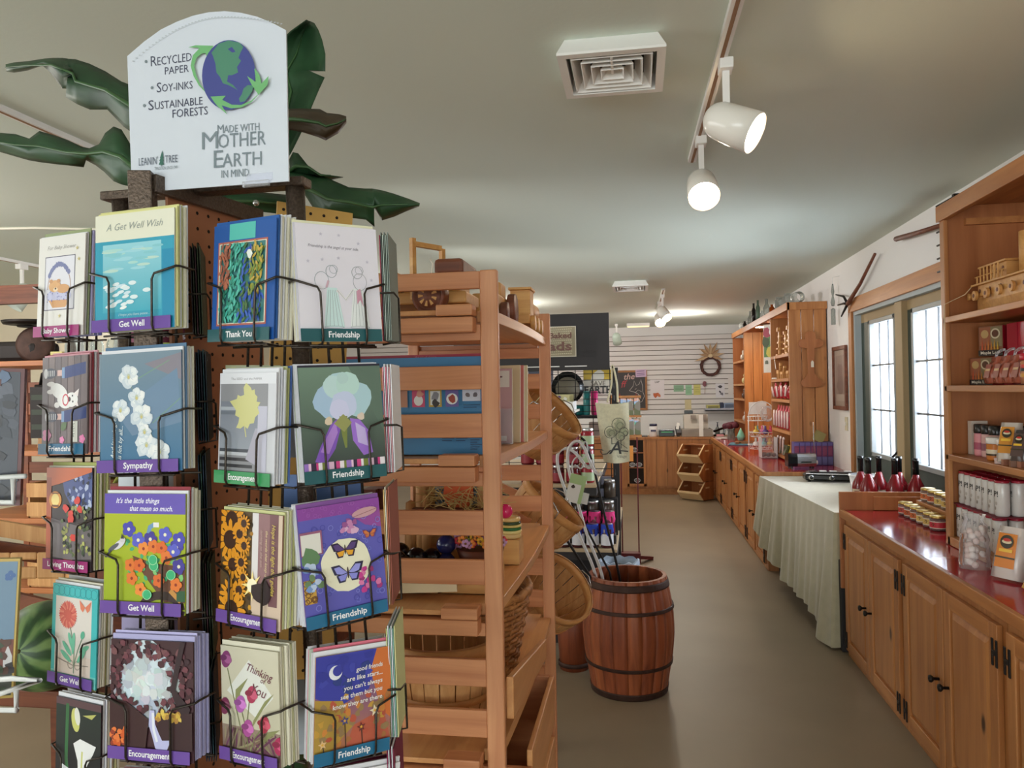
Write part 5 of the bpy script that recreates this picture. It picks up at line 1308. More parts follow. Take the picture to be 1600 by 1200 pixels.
pack(-1.1, -.62, 5.70, 5.72, 1.52, 1.79, (96, 96, 116), 'photo_poster', 'dark photo poster with a pale figure behind the wire grid', 'poster', photo_art)
b = MB('blackg', smooth=True); b.lathe([(.12, 0), (.12, .012)], 32, (-.51, 5.68, 1.66), Vector((0, -1, 0)).to_track_quat('Z', 'Y').to_matrix()); b.use('matte', (120, 112, 96)); b.lathe([(.09, .012), (.09, .014)], 24, (-.51, 5.68, 1.65), Vector((0, -1, 0)).to_track_quat('Z', 'Y').to_matrix()); o = b.build('round_tray'); tag(o, 'round black printed tray leaning behind the wire grid', 'tray')
def save_art(a, w_, h):
 a.rect(0, h * .62, w_, h, (216, 180, 50)); a.blob(w_ * .5, h * .72, .05, (236, 230, 216), 9, .2); a.text('SAVE', w_ * .5, h * .38, .05, (120, 110, 96), 0, 'c'); a.text('EARTH', w_ * .5, h * .08, .075, (40, 36, 36), 0, 'c', .03, width=w_ * .94)
pack(-.40, -.18, 5.775, 5.79, 1.60, 1.79, (226, 220, 206), 'save_sign', 'yellow and cream sign lettered EARTH behind the wire grid', 'sign', save_art)
for x, c, l, h in ((-.375, (54, 150, 152), 'teal tumbler standing behind the wire grid', .17), (-.318, (214, 48, 120), 'hot pink tumbler standing beside the teal one', .17), (-.46, (40, 128, 130), 'wide teal bowl behind the wire grid beside the tumblers', .07)):
 b = MB('gloss', c, True); r_ = .026 if h > .1 else .07; b.lathe([(r_ * .85, 0), (r_, h * .1), (r_, h), (r_ * .8, h + .006)], 18, (x, 5.66 + r_ + .03, 1.455)); o = b.build('tumbler' if h > .1 else 'bowl'); tag(o, l, 'tumbler' if h > .1 else 'bowl')
b = MB('black'); b.box(-.62, -.25, 5.68, 5.86, 1.435, 1.452); o = b.build('bracket_shelf'); tag(o, 'short black shelf behind the wire grid under the tumblers', 'shelf')
pack(-.36, -.2, 5.70, 5.80, 1.30, 1.40, (172, 150, 140), 'carton', 'pinkish cartons seen through the lower part of the wire grid', 'carton')
# white tray of violet packets on the small upper shelf
t = thing('packet_tray', 'white scalloped tray of violet flower packets on the small upper shelf', 'tray', (-.56, 5.3, 1.506))
b = MB('white')
b.box(-.85, -.43, 5.16, 5.17, 1.506, 1.565); b.box(-.85, -.43, 5.44, 5.45, 1.506, 1.565); b.box(-.44, -.43, 5.17, 5.44, 1.506, 1.565); b.box(-.85, -.44, 5.17, 5.44, 1.506, 1.512); b.build('tray_box', t)
for k in range(10):
 b = MB('print', (206, 200, 150)); T = frame((-.84 + .01 * (k % 2), 5.19 + k * .024, 1.513), (1, 0, 0), (0, -.12, 1)); b.T = T; b.box(0, .19, 0, .10, -.003, 0); b.box(.20, .385, 0, .10, -.003, 0); a = Art(b, T, .001, .0006); b.T = Matrix()
 for q in range(9): a.blob(.02 + q * .042, .072 + .012 * (q % 2), .013, rnd.choice([(110, 70, 150), (150, 110, 180), (90, 60, 120), (226, 226, 216)]), 7)
 o = b.build('seed_packet', loc=(-.65, 5.19 + k * .024, 1.513)); tag(o, 'violet flower seed packet filed in the white tray', 'packet', 'seed packets in the white tray')
# jars
def jar_kind(body, lid, cloth=None, label=None, h=.115, r=.037):
 def make(x, y, z, lab, grp):
  t = thing('jam_jar', lab, 'jar', (x, y, z), group=grp)
  b = MB('gloss', body, True); b.lathe([(r * .9, 0), (r, .006), (r, h * .8), (r * .85, h * .88)], 16, (x, y, z))
  b.build('jar_body', t)
  if label:
   b = MB('print', label, True); b.grid([[(x + (r + .0008) * math.cos(q), y + (r + .0008) * math.sin(q), z + zz) for q in [math.pi * (1.05 + .09 * k) for k in range(11)]] for zz in (h * .12, h * .6)]); b.build('label', t)
  b = MB('metalc', lid, True); b.lathe([(r * .88, h * .86), (r * .93, h * .88), (r * .93, h), (r * .85, h + .003), (.001, h + .002)], 18, (x, y, z), None, False); b.build('lid', t)
  if cloth:
   b = MB('clothc', cloth, True); rows = []
   for i in range(6):
    f = i / 5; row = []
    for k in range(24):
     th = 2 * math.pi * k / 24; rr = r * (.95 + .12 * f + .12 * f * math.sin(th * 6 + x * 40)); row.append((x + rr * math.cos(th), y + rr * math.sin(th), z + h * 1.01 - f * h * (.42 + .1 * math.sin(th * 4 + y * 30))))
    rows.append(row)
   b.add(rows[0], [tuple(range(24))]); b.grid(rows, True); b.build('cloth_cap', t)
  return t
 return make
blue = jar_kind((70, 30, 36), (150, 160, 190), (40, 66, 176), (226, 226, 232), .15, .041); pink = jar_kind((120, 30, 50), (190, 150, 170), (226, 60, 130), None, .15, .041)
silver = jar_kind((72, 62, 54), (200, 200, 200), None, None, .125, .042); dark = jar_kind((92, 16, 28), (206, 206, 208), None, (150, 40, 52), .115, .044); mixed = jar_kind((150, 40, 50), (214, 214, 216), None, (170, 190, 150), .115, .044)
for k in range(6): blue(-.213 - k * .094, 5.03, .618, 'jar with blue cloth cap in the front row of the low beige shelf', 'blue capped jars')
for k in range(6): pink(-.207 - k * .094, 5.20, .618 + .055, 'jar with pink cloth cap behind the blue capped jars', 'pink capped jars')
b = MB('black'); b.box(-.85, -.16, 5.145, 5.255, .618, .672); o = b.build('jar_riser'); tag(o, 'low black riser under the pink capped jars', 'riser')
for lv in range(2):
 for k in range(5): silver(-.215 - k * .105, 5.36, .618 + .129 * lv, 'plain silver lidded jar on the low beige shelf, %s layer' % ('bottom', 'upper')[lv], 'silver lidded jars %s layer' % ('bottom', 'upper')[lv])
for k in range(4): silver(-.21 - k * .105, 5.50, .876, 'silver lidded jar at the very back of the low beige shelf, on a riser', 'silver lidded jars at the back')
b = MB('black'); b.box(-.62, -.155, 5.45, 5.55, .618, .875); o = b.build('jar_riser'); tag(o, 'tall black riser at the back of the low beige shelf', 'riser')
for lv in range(3):
 for k in range(4): dark(-.43 - k * .10, 5.05 + .01 * lv, 1.034 + .119 * lv, 'dark red preserve jar stacked on the middle beige shelf, %s tier' % ('lowest', 'second', 'third')[lv], 'dark red jars %s tier' % ('lowest', 'second', 'third')[lv])
 mixed(-.335, 5.07 + .01 * lv, 1.034 + .119 * lv, 'red jar with pale label at the end of the %s tier of stacked jars' % ('lowest', 'second', 'third')[lv], 'pale labelled jars')
b = MB('gloss', (120, 20, 34), True); b.lathe([(.03, 0), (.032, .05), (.012, .09), (.012, .12)], 14, (-.40, 5.45, 1.034)); o = b.build('sauce_bottle'); tag(o, 'small dark red bottle standing behind the stacked jars', 'bottle')
b = MB('paper', (222, 220, 216)); b.cbox((-.36, 4.985, 1.045), (.05, .002, .035), rxyz(-60, 0, 10)); o = b.build('price_tag'); tag(o, 'small white price tag at the front of the middle beige shelf', 'tag')
# tote bag
t = thing('tote_bag', 'cream canvas tote bag with a dark tree drawing hanging on the black rack', 'tote bag', (-.17, 5.25, 1.15))
T = frame((-.235, 5.235, 1.155), (1, .12, .0), (-.07, 0, 1))
b = MB('clothc', (206, 200, 170), True); b.T = T
rows = []
for i in range(13):
 f = i / 12; rows.append([((-.03 * f * 0) + (.175 * q) - .015 * (1 - f) * 0 + (-.05 * f) * (1 - q), .40 * f - .012 * math.sin(q * 3), .012 * math.sin(q * 6 + f * 3) + .02 * (1 - (2 * q - 1) ** 2)) for q in [k / 10 for k in range(11)]])
b.grid(rows); back = [[(x, y, -.012) for x, y, z in r_] for r_ in rows]; b.grid(back)
b.build('bag_body', t)
dz = .026
b = MB('print', (50, 46, 40)); a = Art(b, T, .036, .0008)
a.text('A', .035, .055, .12, (40, 38, 36), .0, 'l', .012, .25); a.line([(.045, .08), (.02, .055), (-.01, .05), (-.025, .07), (-.015, .085), (-.005, .075)], .006, (40, 38, 36))
for (cx, cy, r_) in ((.045, .20, .04), (.10, .25, .045), (.135, .20, .03), (.11, .17, .03)):
 a.ring(cx, cy, r_, .004, (62, 66, 48), 14); a.blob(cx, cy, r_ * .7, (150, 152, 118), 11, .3); a.ring(cx + .01, cy - .008, r_ * .5, .003, (62, 66, 48), 10)
a.rect(.05, .12, .055, .165, (62, 60, 46)); a.rect(.11, .09, .116, .15, (62, 60, 46)); a.line([(.05, .12), (.10, .13), (.155, .09)], .004, (70, 70, 50)); a.line([(.11, .075), (.16, .07)], .008, (40, 38, 36)); a.text('Village', .085, .028, .025, (150, 146, 128))
b.build('printed_tree', t)
b = MB('clothc', (200, 190, 158), True)
p0 = T @ Vector((.03, .40, .015)); p1 = T @ Vector((.10, .40, .015)); top = Vector((-.165, 5.28, 1.80))
b.tube(smoothpts([p0, (p0 + top) / 2 + Vector((.01, 0, 0)), top + Vector((-.004, -.03, -.01)), top + Vector((.006, -.03, -.01)), (p1 + top) / 2 + Vector((.012, 0, 0)), p1]), .0065, 6); b.build('handle_strap', t)
b = MB('iron', smooth=True); b.tube([(-.165, 5.63, 1.79), (-.165, 5.22, 1.788), (-.165, 5.215, 1.80)], .004); o = b.build('bag_hook'); tag(o, 'black hook arm holding the tote bag strap', 'hook')
# maroon stand with goods beyond the gondola
t = thing('leaflet_stand', 'thin maroon metal stand of brown packets behind the tote bag', 'display stand', (-.1, 7.2, 0))
mr = plain('maroon_metal', (104, 26, 30), .45)
b = MB(mr)
for x in (-.17, -.02): b.box(x, x + .012, 7.15, 7.165, .1, 1.60)
b.build('upright', t)
b = MB(mr); b.beam((-.16, 7.15, .10), (.10, 6.75, .015), .05, .03); b.beam((-.16, 7.15, .10), (.10, 7.5, .015), .05, .03); b.box(-.20, .0, 7.1, 7.2, .05, .14); b.build('foot', t)
for z in (1.22, 1.40, 1.58): b = MB('pine_dark'); b.box(-.24, .03, 7.12, 7.20, z - .02, z); b.build('ledge', t)
for i, z in enumerate((1.22, 1.40)):
 for k in range(4): pack(-.22 + .062 * k, -.165 + .062 * k, 7.12, 7.135, z + .001, z + .155, ((92, 84, 60), (120, 86, 60), (70, 80, 60), (140, 120, 96))[(k + i) % 4], 'snack_packet', 'mottled brown packet on the %s ledge of the maroon stand' % ('lower', 'upper')[i], 'packet', photo_art, 'packets on the %s ledge of the maroon stand' % ('lower', 'upper')[i])
for k in range(2): pack(-.20 + .08 * k, -.13 + .08 * k, 7.1, 7.13, .98, 1.12, (206, 130, 50), 'orange_packet', 'orange packet hanging low on the maroon stand', 'packet', None, 'orange packets')
# waste bin with liner
t = thing('waste_bin', 'white waste bin with pale blue liner between barrel and jar shelf', 'bin', (-.13, 4.76, 0))
b = MB('gloss', (216, 210, 200), True); b.lathe([(.09, 0), (.115, .58), (.112, .58), (.087, .01), (.001, .01)], 28, (-.13, 4.76, 0), None, False); b.build('bin_body', t)
b = MB('film', smooth=True)
rows = [[(-.13 + (rr + .006 * math.sin(7 * q)) * math.cos(q * .2618), 4.76 + (rr + .006 * math.sin(5 * q)) * math.sin(q * .2618), z + .008 * math.sin(q * 2.3)) for q in range(24)] for rr, z in ((.121, .50), (.124, .56), (.122, .592), (.112, .598), (.10, .55))]
b.use(clear('liner_film', (206, 220, 240), .45, .25)); b.grid(rows, True); b.build('liner', t)
# ================================================================== tilted harvest baskets
def basket(c, axis, r0, r1, h, label, hw=.035, inner=True):
 """Splint basket: floor radius r0, rim radius r1, height h, opening along axis; c = centre of the rim."""
 ax = Vector(axis).normalized(); rot = ax.to_track_quat('Z', 'Y').to_matrix()
 base = Vector(c) - ax * h
 t = thing('bushel_basket', label, 'basket', tuple(base))
 T = Matrix.Translation(base) @ rot.to_4x4()
 n = 22
 for k in range(n):
  b = MB('splint'); b.T = T
  a0, a1 = 2 * math.pi * (k + .04) / n, 2 * math.pi * (k + .96) / n
  rows = []
  for i in range(6):
   f = i / 5; rr = r0 + (r1 - r0) * f + .012 * math.sin(math.pi * f) + (.0015 if k % 2 else 0)
   rows.append([(rr * math.cos(a0), rr * math.sin(a0), h * f), (rr * math.cos((a0 + a1) / 2), rr * math.sin((a0 + a1) / 2), h * f), (rr * math.cos(a1), rr * math.sin(a1), h * f)])
  b.grid(rows); b.build('splint', t, solid=.003)
 b = MB('splint'); b.T = T; b.lathe([(.001, 0), (r0 + .002, 0), (r0 + .002, .005), (.001, .005)], 28); b.build('basket_floor', t)
 for f, hh in ((.86, hw), (.30, hw * .6)):
  rr = r0 + (r1 - r0) * f + .012 * math.sin(math.pi * f)
  rr2 = r0 + (r1 - r0) * min(1, f + hh / h) + .012 * math.sin(math.pi * min(1, f + hh / h))
  b = MB('splint_h', smooth=True); b.T = T; b.lathe([(rr + .002, h * f), (rr + .007, h * f), (rr2 + .007, h * f + hh), (rr2 + .002, h * f + hh)], 44, cap=False); b.build('hoop', t)
 b = MB('splint_h', smooth=True); b.T = T; b.lathe([(r1 - .006, h - hw), (r1 - .010, h - hw * .5), (r1 - .008, h + .002), (r1 + .004, h + .002)], 44, cap=False); b.build('inner_hoop', t)
 for s_ in (-1, 1):
  b = MB('steel', smooth=True); b.T = T; b.tube([(s_ * (r1 + .008), q, h - .02 + z) for q, z in ((-.045, 0), (-.04, .03), (0, .045), (.04, .03), (.045, 0))], .0028, 5); b.build('wire_handle', t)
 return t
basket((-.36, 3.30, 1.565), (.62, -.20, .62), .115, .15, .20, 'tilted splint basket, topmost of the three beside the slatted shelf')
basket((-.36, 3.30, 1.165), (.60, -.02, .66), .115, .155, .20, 'tilted splint basket, middle of the three beside the slatted shelf')
basket((-.35, 3.30, .80), (.55, -.42, .60), .12, .165, .20, 'tilted splint basket, lowest of the three beside the slatted shelf')
t = thing('basket_stand', 'slim wooden stand holding the three tilted baskets behind the slatted shelf', 'stand', (-.6, 3.3, 0))
for y in (3.08, 3.52):
 b = MB('beech_z'); b.box(-.80, -.765, y - .018, y + .018, 0, 1.62); b.build('post', t)
 for z in (.42, .78, 1.17): b = MB('beech'); b.beam((-.78, y, z + .10), (-.44, y, z - .06), .02, .035); b.build('arm', t)
for z in (.42, .78, 1.17): b = MB('beech_y'); b.beam((-.50, 3.06, z - .03), (-.50, 3.54, z - .03), .03, .02); b.build('cross_bar', t)
b = MB('beech_y'); b.box(-.81, -.40, 3.062, 3.10, 0, .03); b.box(-.81, -.40, 3.50, 3.538, 0, .03); b.build('foot', t)
# ================================================================== slatted wooden shelf unit
SX0, SX1, SYA, SYB = -.865, -.318, 1.755, 2.835
t = thing('slatted_shelf', 'tall oiled beech shelf unit with ladder-slat sides beside the card rack', 'shelf unit', ((SX0 + SX1) / 2, 2.3, 0))
slats = [(1.889, 1.930), (1.767, 1.805), (1.653, 1.709), (1.540, 1.596), (1.426, 1.459), (1.311, 1.369), (1.196, 1.254), (1.077, 1.108), (.959, 1.022), (.841, .904), (.70, .74), (.56, .62), (.42, .48), (.30, .35), (.08, .14)]
for y in (SYA, SYB):
 for x0 in (SX0, SX1 - .042):
  b = MB('beech_z'); b.box(x0, x0 + .042, y, y + .022, 0, 1.932); b.build('post', t, bevel=.004)
 for z0, z1 in slats:
  b = MB('beech'); b.box(SX0 + .042, SX1 - .042, y + .003, y + .017, z0, z1); b.build('side_slat', t, bevel=.002)
shz = [1.826, 1.482, 1.133, .79, .38]
for z in shz:
 b = MB('beech_y'); b.box(SX0 + .01, SX1 - .055, SYA - .03, SYB + .05, z, z + .012)
 n = 16
 # bowed nosing along the aisle side
 top = [];
 for i in range(n + 1):
  y = SYA + .03 + (SYB - SYA - .03) * i / n; e = SX1 - .055 + .04 + .012 * math.sin(math.pi * i / n)
  top.append((e, y))
 vs = []
 for (e, y) in top: vs += [(SX1 - .055, y, z - .014), (e, y, z - .014), (e, y, z + .014), (SX1 - .055, y, z + .014)]
 fs = []
 for i in range(n):
  q = i * 4
  fs += [(q + 1, q + 5, q + 6, q + 2), (q + 2, q + 6, q + 7, q + 3), (q, q + 4, q + 5, q + 1)]
 fs += [(0, 1, 2, 3), (n * 4 + 3, n * 4 + 2, n * 4 + 1, n * 4)]
 b.add(vs, fs)
 b.build('shelf_board', t, bevel=.002)
 b = MB('beech'); b.box(SX1 - .135, SX1 - .05, SYA - .05, SYA - .001, z - .004, z + .022); b.build('end_cap', t, bevel=.003)
 b = MB('beech'); b.box(SX0 + .04, SX1 - .05, SYA - .045, SYA - .002, z - .042, z - .006); b.build('cleat', t, bevel=.003)
 b = MB('beech'); b.box(SX0 + .04, SX1 - .05, SYB + .024, SYB + .05, z - .04, z - .004); b.build('cleat', t)
S1, S2, S3, S4 = [z + .0155 for z in shz[:4]]
# ---- top shelf: wooden toy vehicles
def wheel(parent, c, r, wd, axis, mat='toydark'):
 rot = Vector(axis).to_track_quat('Z', 'Y').to_matrix()
 b = MB(mat, smooth=True); b.lathe([(.001, -wd / 2), (r * .62, -wd / 2), (r * .66, -wd * .3), (r * .80, -wd * .3), (r * .82, -wd / 2), (r * .97, -wd / 2), (r, -wd * .35), (r, wd * .35), (r * .97, wd / 2), (.001, wd / 2)], 28, c, rot, False)
 b.use('toywood', smooth=False)
 T0 = Matrix.Translation(Vector(c)) @ rot.to_4x4(); b.T = T0
 for k in range(9):
  th = 2 * math.pi * k / 9; b.prism([(r * .28 * math.cos(th - .12), r * .28 * math.sin(th - .12)), (r * .58 * math.cos(th - .16), r * .58 * math.sin(th - .16)), (r * .58 * math.cos(th + .16), r * .58 * math.sin(th + .16)), (r * .28 * math.cos(th + .12), r * .28 * math.sin(th + .12))], -wd / 2 - .001, -wd / 2 + .001)
 b.build('wheel', parent)
t = thing('toy_car', 'large handmade wooden toy car with spoked dark wheels on top of the shelf', 'toy car', (-.55, 1.95, S1))
b = MB('toywood'); b.box(-.79, -.42, 1.88, 2.04, S1 + .03, S1 + .06); b.box(-.78, -.60, 1.89, 2.03, S1 + .06, S1 + .115); b.build('chassis', t, bevel=.004)
b = MB('toywood'); b.box(-.59, -.44, 1.90, 2.02, S1 + .06, S1 + .10); b.build('bonnet', t, bevel=.006)
b = MB('toydark'); b.box(-.50, -.425, 1.87, 2.05, S1 + .10, S1 + .142)
b.build('seat_back', t, bevel=.01)
wx, wy = -.555, 1.84
b = MB('toywood'); TT = frame((wx, 1.86, S1 + .04), (.55, .85, 0), (0, 0, 1)); b.T = TT
for (x0, x1, z0, z1) in ((0, .012, 0, .155), (.10, .112, 0, .14), (.012, .10, .135, .147), (.012, .10, .04, .052)): b.box(x0, x1, z0, z1, -.006, .006)
b.build('windscreen_frame', t)
for x, y in ((-.505, 1.855), (-.505, 2.075), (-.755, 1.855), (-.755, 2.075)): wheel(t, (x, y, S1 + .046), .046, .03, (.25, 1, 0))
b = MB('matte', (228, 220, 206), True); b.tube([P(672, 405, 1.83), P(676, 412, 1.82), P(674, 430, 1.82), P(680, 438, 1.82)], .0018, 5); b.build('tag_string', t)
t = thing('toy_tractor', 'pale wooden toy tractor with dark rimmed wheel on the top shelf end', 'toy tractor', (-.42, 2.15, S1))
b = MB('toywood'); b.box(-.46, -.385, 2.13, 2.33, S1 + .03, S1 + .085); b.box(-.45, -.395, 2.24, 2.33, S1 + .085, S1 + .13); b.build('tractor_body', t, bevel=.006)
wheel(t, (-.37, 2.30, S1 + .05), .05, .022, (1, 0, 0)); wheel(t, (-.475, 2.30, S1 + .05), .05, .022, (-1, 0, 0)); wheel(t, (-.37, 2.16, S1 + .03), .03, .02, (1, 0, 0)); wheel(t, (-.475, 2.16, S1 + .03), .03, .02, (-1, 0, 0))
t = thing('toy_locomotive', 'small pale wooden toy locomotive with chimney at the aisle edge of the top shelf', 'toy train', (-.37, 2.6, S1))
b = MB('toywood'); b.box(-.40, -.335, 2.42, 2.72, S1 + .02, S1 + .05); b.box(-.40, -.335, 2.44, 2.52, S1 + .05, S1 + .13); b.box(-.405, -.33, 2.43, 2.53, S1 + .13, S1 + .138); b.use(smooth=True); b.cyl((-.3675, 2.52, S1 + .08), (-.3675, 2.70, S1 + .08), .03, 18); b.build('engine_body', t, bevel=.002)
b = MB('toywood', smooth=True); b.lathe([(.012, 0), (.012, .03), (.018, .04), (.018, .05)], 14, (-.3675, 2.66, S1 + .108)); b.lathe([(.014, 0), (.018, .012), (.012, .024), (.001, .028)], 14, (-.3675, 2.58, S1 + .108)); b.build('chimney', t)
for y in (2.46, 2.55, 2.64): wheel(t, (-.328, y, S1 + .024), .024, .014, (1, 0, 0), 'toywood'); wheel(t, (-.407, y, S1 + .024), .024, .014, (-1, 0, 0), 'toywood')
b = MB('white'); b.box(-.66, -.60, 2.30, 2.304, S1, S1 + .06); o = b.build('price_card'); tag(o, 'small white card standing under the toy car on the top shelf', 'card')
# ---- second shelf: books
b = MB('print', (58, 124, 172)); bz = S2
b.box(-.72, -.365, 1.80, 1.812, bz, bz + .235); a = Art(b, frame((-.72, 1.80, bz), (1, 0, 0), (0, 0, 1)), .0006, .0004)
b.use(c=(176, 40, 70)); b.box(-.366, -.3645, 1.80, 1.812, bz, bz + .235)
def pic(x, z, w_, h, c, kind, a):
 a.rect(x, z, x + w_, z + h, c)
 if kind == 0: a.ell(x + w_ * .5, z + h * .35, w_ * .36, h * .28, (236, 230, 226)); a.blob(x + w_ * .6, z + h * .7, w_ * .28, (222, 150, 130), 9)
 if kind == 1: a.rect(x + w_ * .12, z + h * .1, x + w_ * .88, z + h * .85, (226, 226, 224)); a.blob(x + w_ * .5, z + h * .55, w_ * .3, (140, 140, 146), 10); a.blob(x + w_ * .5, z + h * .2, w_ * .3, (60, 50, 50), 8)
 if kind == 2: a.ell(x + w_ * .5, z + h * .42, w_ * .44, h * .3, (236, 234, 232)); a.blob(x + w_ * .5, z + h * .42, w_ * .3, (168, 72, 56), 9)
 if kind == 3: a.blob(x + w_ * .3, z + h * .5, w_ * .14, (110, 100, 104), 8); a.blob(x + w_ * .7, z + h * .5, w_ * .13, (100, 92, 98), 8)
pic(.19 - .01, .115, .032, .045, (206, 70, 110), 0, a); pic(.222, .115, .032, .045, (196, 160, 60), 1, a); pic(.264, .115, .032, .045, (110, 96, 160), 2, a); pic(.306, .128, .044, .03, (206, 208, 222), 3, a); pic(.15, .115, .02, .04, (190, 130, 100), 9, a)
for (x, z, n, w_) in ((.255, .055, 5, .03), (.290, .055, 5, .028), (.325, .04, 6, .028), (.31, .118, 2, .04), (.185, .165, 1, .03), (.29, .165, 1, .04)):
 for k in range(n): a.rect(x, z - k * .0055, x + w_ * (1 - .2 * (k % 3)), z - k * .0055 + .0016, (30, 60, 96))
o = b.build('picture_book'); tag(o, 'large blue picture book standing behind the slats of the second shelf', 'book')
b = MB('print', (176, 36, 62)); b.box(-.74, -.37, 1.83, 2.05, bz + .232, bz + .243); b.use(c=(226, 220, 226)); b.box(-.738, -.372, 1.829, 2.048, bz + .228, bz + .232); b.use(c=(80, 110, 190)); b.box(-.74, -.37, 1.83, 2.05, bz + .225, bz + .228); a = Art(b, frame((-.74, 1.83, bz + .232), (1, 0, 0), (0, 0, 1)), .0006, .0004); a.text('the art of cheese', .20, .0025, .008, (206, 120, 140))
b.use(c=(120, 90, 80)); b.box(-.735, -.375, 1.84, 2.045, bz, bz + .225)
o = b.build('book_box'); tag(o, 'crimson flat book lying on a box behind the blue picture book', 'book')
def book_upright(o, u, h, w_, th, c, label, art):
 T = frame(o, u, (0, .05, 1)); b = MB('print', c); b.T = T; b.box(0, w_, 0, h, -th, 0); b.use(c=(232, 222, 206)); b.box(.002, w_ + .0005, .002, h - .002, -th + .001, -.001); a = Art(b, T, .0006, .0004); b.T = Matrix(); art(a, w_, h); ob = b.build('display_book', loc=tuple(o)); return tag(ob, label, 'book')
def cookbook(a, w_, h):
 a.rect(0, 0, w_, h, (196, 150, 150)); a.rect(w_ * .05, h * .75, w_ * .95, h * .97, (226, 212, 200)); a.rect(w_ * .1, h * .88, w_ * .8, h * .9, (120, 80, 80)); a.rect(w_ * .1, h * .81, w_ * .7, h * .83, (120, 80, 80))
 a.rect(w_ * .15, h * .46, w_ * .6, h * .70, (176, 120, 110)); a.rect(w_ * .45, h * .5, w_ * .6, h * .64, (214, 160, 60)); a.rect(w_ * .15, h * .24, w_ * .62, h * .42, (160, 92, 96)); a.rect(w_ * .08, h * .03, w_ * .9, h * .10, (230, 222, 214)); a.text('TV', w_ * .5, h * .04, .016, (60, 40, 40))
book_upright((-.50, 2.20, S2), (.98, -.2, 0), .215, .145, .006, (214, 190, 180), 'pink recipe booklet propped at the aisle end of the second shelf', cookbook)
for k in range(3):
 book_upright((-.49 + .004 * k, 2.225 + .02 * k, S2), (.98, -.2, 0), .225, .155 + .004 * k, .005, ((216, 188, 150), (206, 120, 110), (226, 208, 168))[k], '%s booklet standing behind the pink recipe booklet' % ('tan', 'red edged', 'cream')[k], lambda a, w_, h: None)
b = MB('film', smooth=False); T = frame((-.51, 2.17, S2), (.98, -.2, 0), (0, .06, 1)); b.T = T; b.box(0, .165, 0, .10, 0, .002); b.box(0, .165, 0, .004, 0, .03); o = b.build('acrylic_stand', loc=(-.43, 2.17, S2)); tag(o, 'clear acrylic stand in front of the pink recipe booklet', 'stand')
# ---- third shelf row (just above S3): autumn decoration
t = thing('autumn_crate', 'small twig box decorated with a flat wooden pumpkin and straw', 'decoration', (-.5, 1.95, S3))
z0 = S3
b = MB('toywood'); b.box(-.62, -.37, 1.98, 1.99, z0, z0 + .27); b.build('back_board', t)
b = MB('print', (120, 156, 176)); b.box(-.555, -.385, 1.970, 1.979, z0 + .16, z0 + .27); a = Art(b, frame((-.555, 1.97, z0 + .16), (1, 0, 0), (0, 0, 1)), .0006, .0003)
for k in range(12): a.rect(.012 * k, 0, .012 * k + .0015, .11, (60, 80, 100))
for k in range(8): a.rect(0, .014 * k, .17, .014 * k + .0015, (60, 80, 100))
b.build('wire_cloth', t)
for x, h in ((-.615, .20), (-.585, .27), (-.575, .22), (-.415, .27), (-.39, .24)):
 b = MB('splint', smooth=True); b.lathe([(.016, 0), (.018, h * .5), (.014, h), (.004, h + .006)], 12, (x, 1.94, z0)); b.build('twig_post', t)
b = MB('matte', (206, 92, 46)); T = frame((-.475, 1.93, z0 + .192), (1, .1, .12), (-.1, 0, 1)); b.T = T; b.prism([(-.03, 0), (.02, -.008), (.04, .02), (.042, .06), (.02, .085), (-.01, .08), (-.035, .06), (-.042, .03)], -.006, .006)
b.use(c=(96, 84, 48)); b.prism([(-.03, .072), (.0, .085), (.03, .082), (.018, .10), (-.01, .098), (-.03, .086)], -.008, .008); b.build('wooden_pumpkin', t, bevel=.003)
b = MB('straw')
for k in range(130):
 c = Vector((rnd.uniform(-.57, -.36), rnd.uniform(1.88, 1.97), z0 + .195 + rnd.uniform(-.02, .045))); d = Vector((rnd.uniform(-1, 1), rnd.uniform(-.5, .5), rnd.uniform(-.5, .6))).normalized() * rnd.uniform(.02, .05)
 b.tube([c - d, c + Vector((0, 0, rnd.uniform(-.012, .015))), c + d], .0011, 3)
o = b.build('straw', t); o['kind'] = 'stuff'
b = MB('toydark'); b.box(-.74, -.70, 1.90, 1.98, z0, z0 + .24); b.box(-.70, -.66, 1.92, 1.96, z0, z0 + .24); b.build('dark_post', t)
b = MB('toydark'); b.box(-.60, -.37, 1.90, 1.97, z0 + .165, z0 + .19); b.build('straw_tray', t)
t.location.y += .08
# black glossy apples etc. lower in the same bay
def gl_ball(x, y, z, r_, c, label, grp=None):
 b = MB('gloss', c, True); b.ball((x, y, z + r_ * .95), r_, 18, 11, 1, 1, .95); o = b.build('glass_ball'); return tag(o, label, 'ornament', grp)
for x, y, r_ in ((-.605, 1.86, .027), (-.56, 1.88, .029), (-.62, 1.93, .03), (-.525, 1.90, .026), (-.575, 1.835, .022)): gl_ball(x, y, S3 + .058, r_ * .9, (14, 12, 18), 'glossy black round ornament in the heap behind the slats', 'black round ornaments')
b = MB('splint'); b.box(-.66, -.50, 1.855, 1.97, S3, S3 + .055); o = b.build('ornament_box'); tag(o, 'pale shallow box under the black round ornaments', 'box')
t = thing('knob_figure', 'dark blue glossy double-ball figure beside the black round ornaments', 'ornament', (-.44, 1.90, S3))
b = MB('gloss', (28, 34, 84), True); b.lathe([(.022, 0), (.026, .012), (.020, .03), (.010, .042)], 18, (-.487, 1.90, S3 + .05)); b.build('foot', t)
b = MB('gloss', (28, 34, 84), True); b.ball((-.487, 1.90, S3 + .112), .025, 18, 11); b.build('head', t)
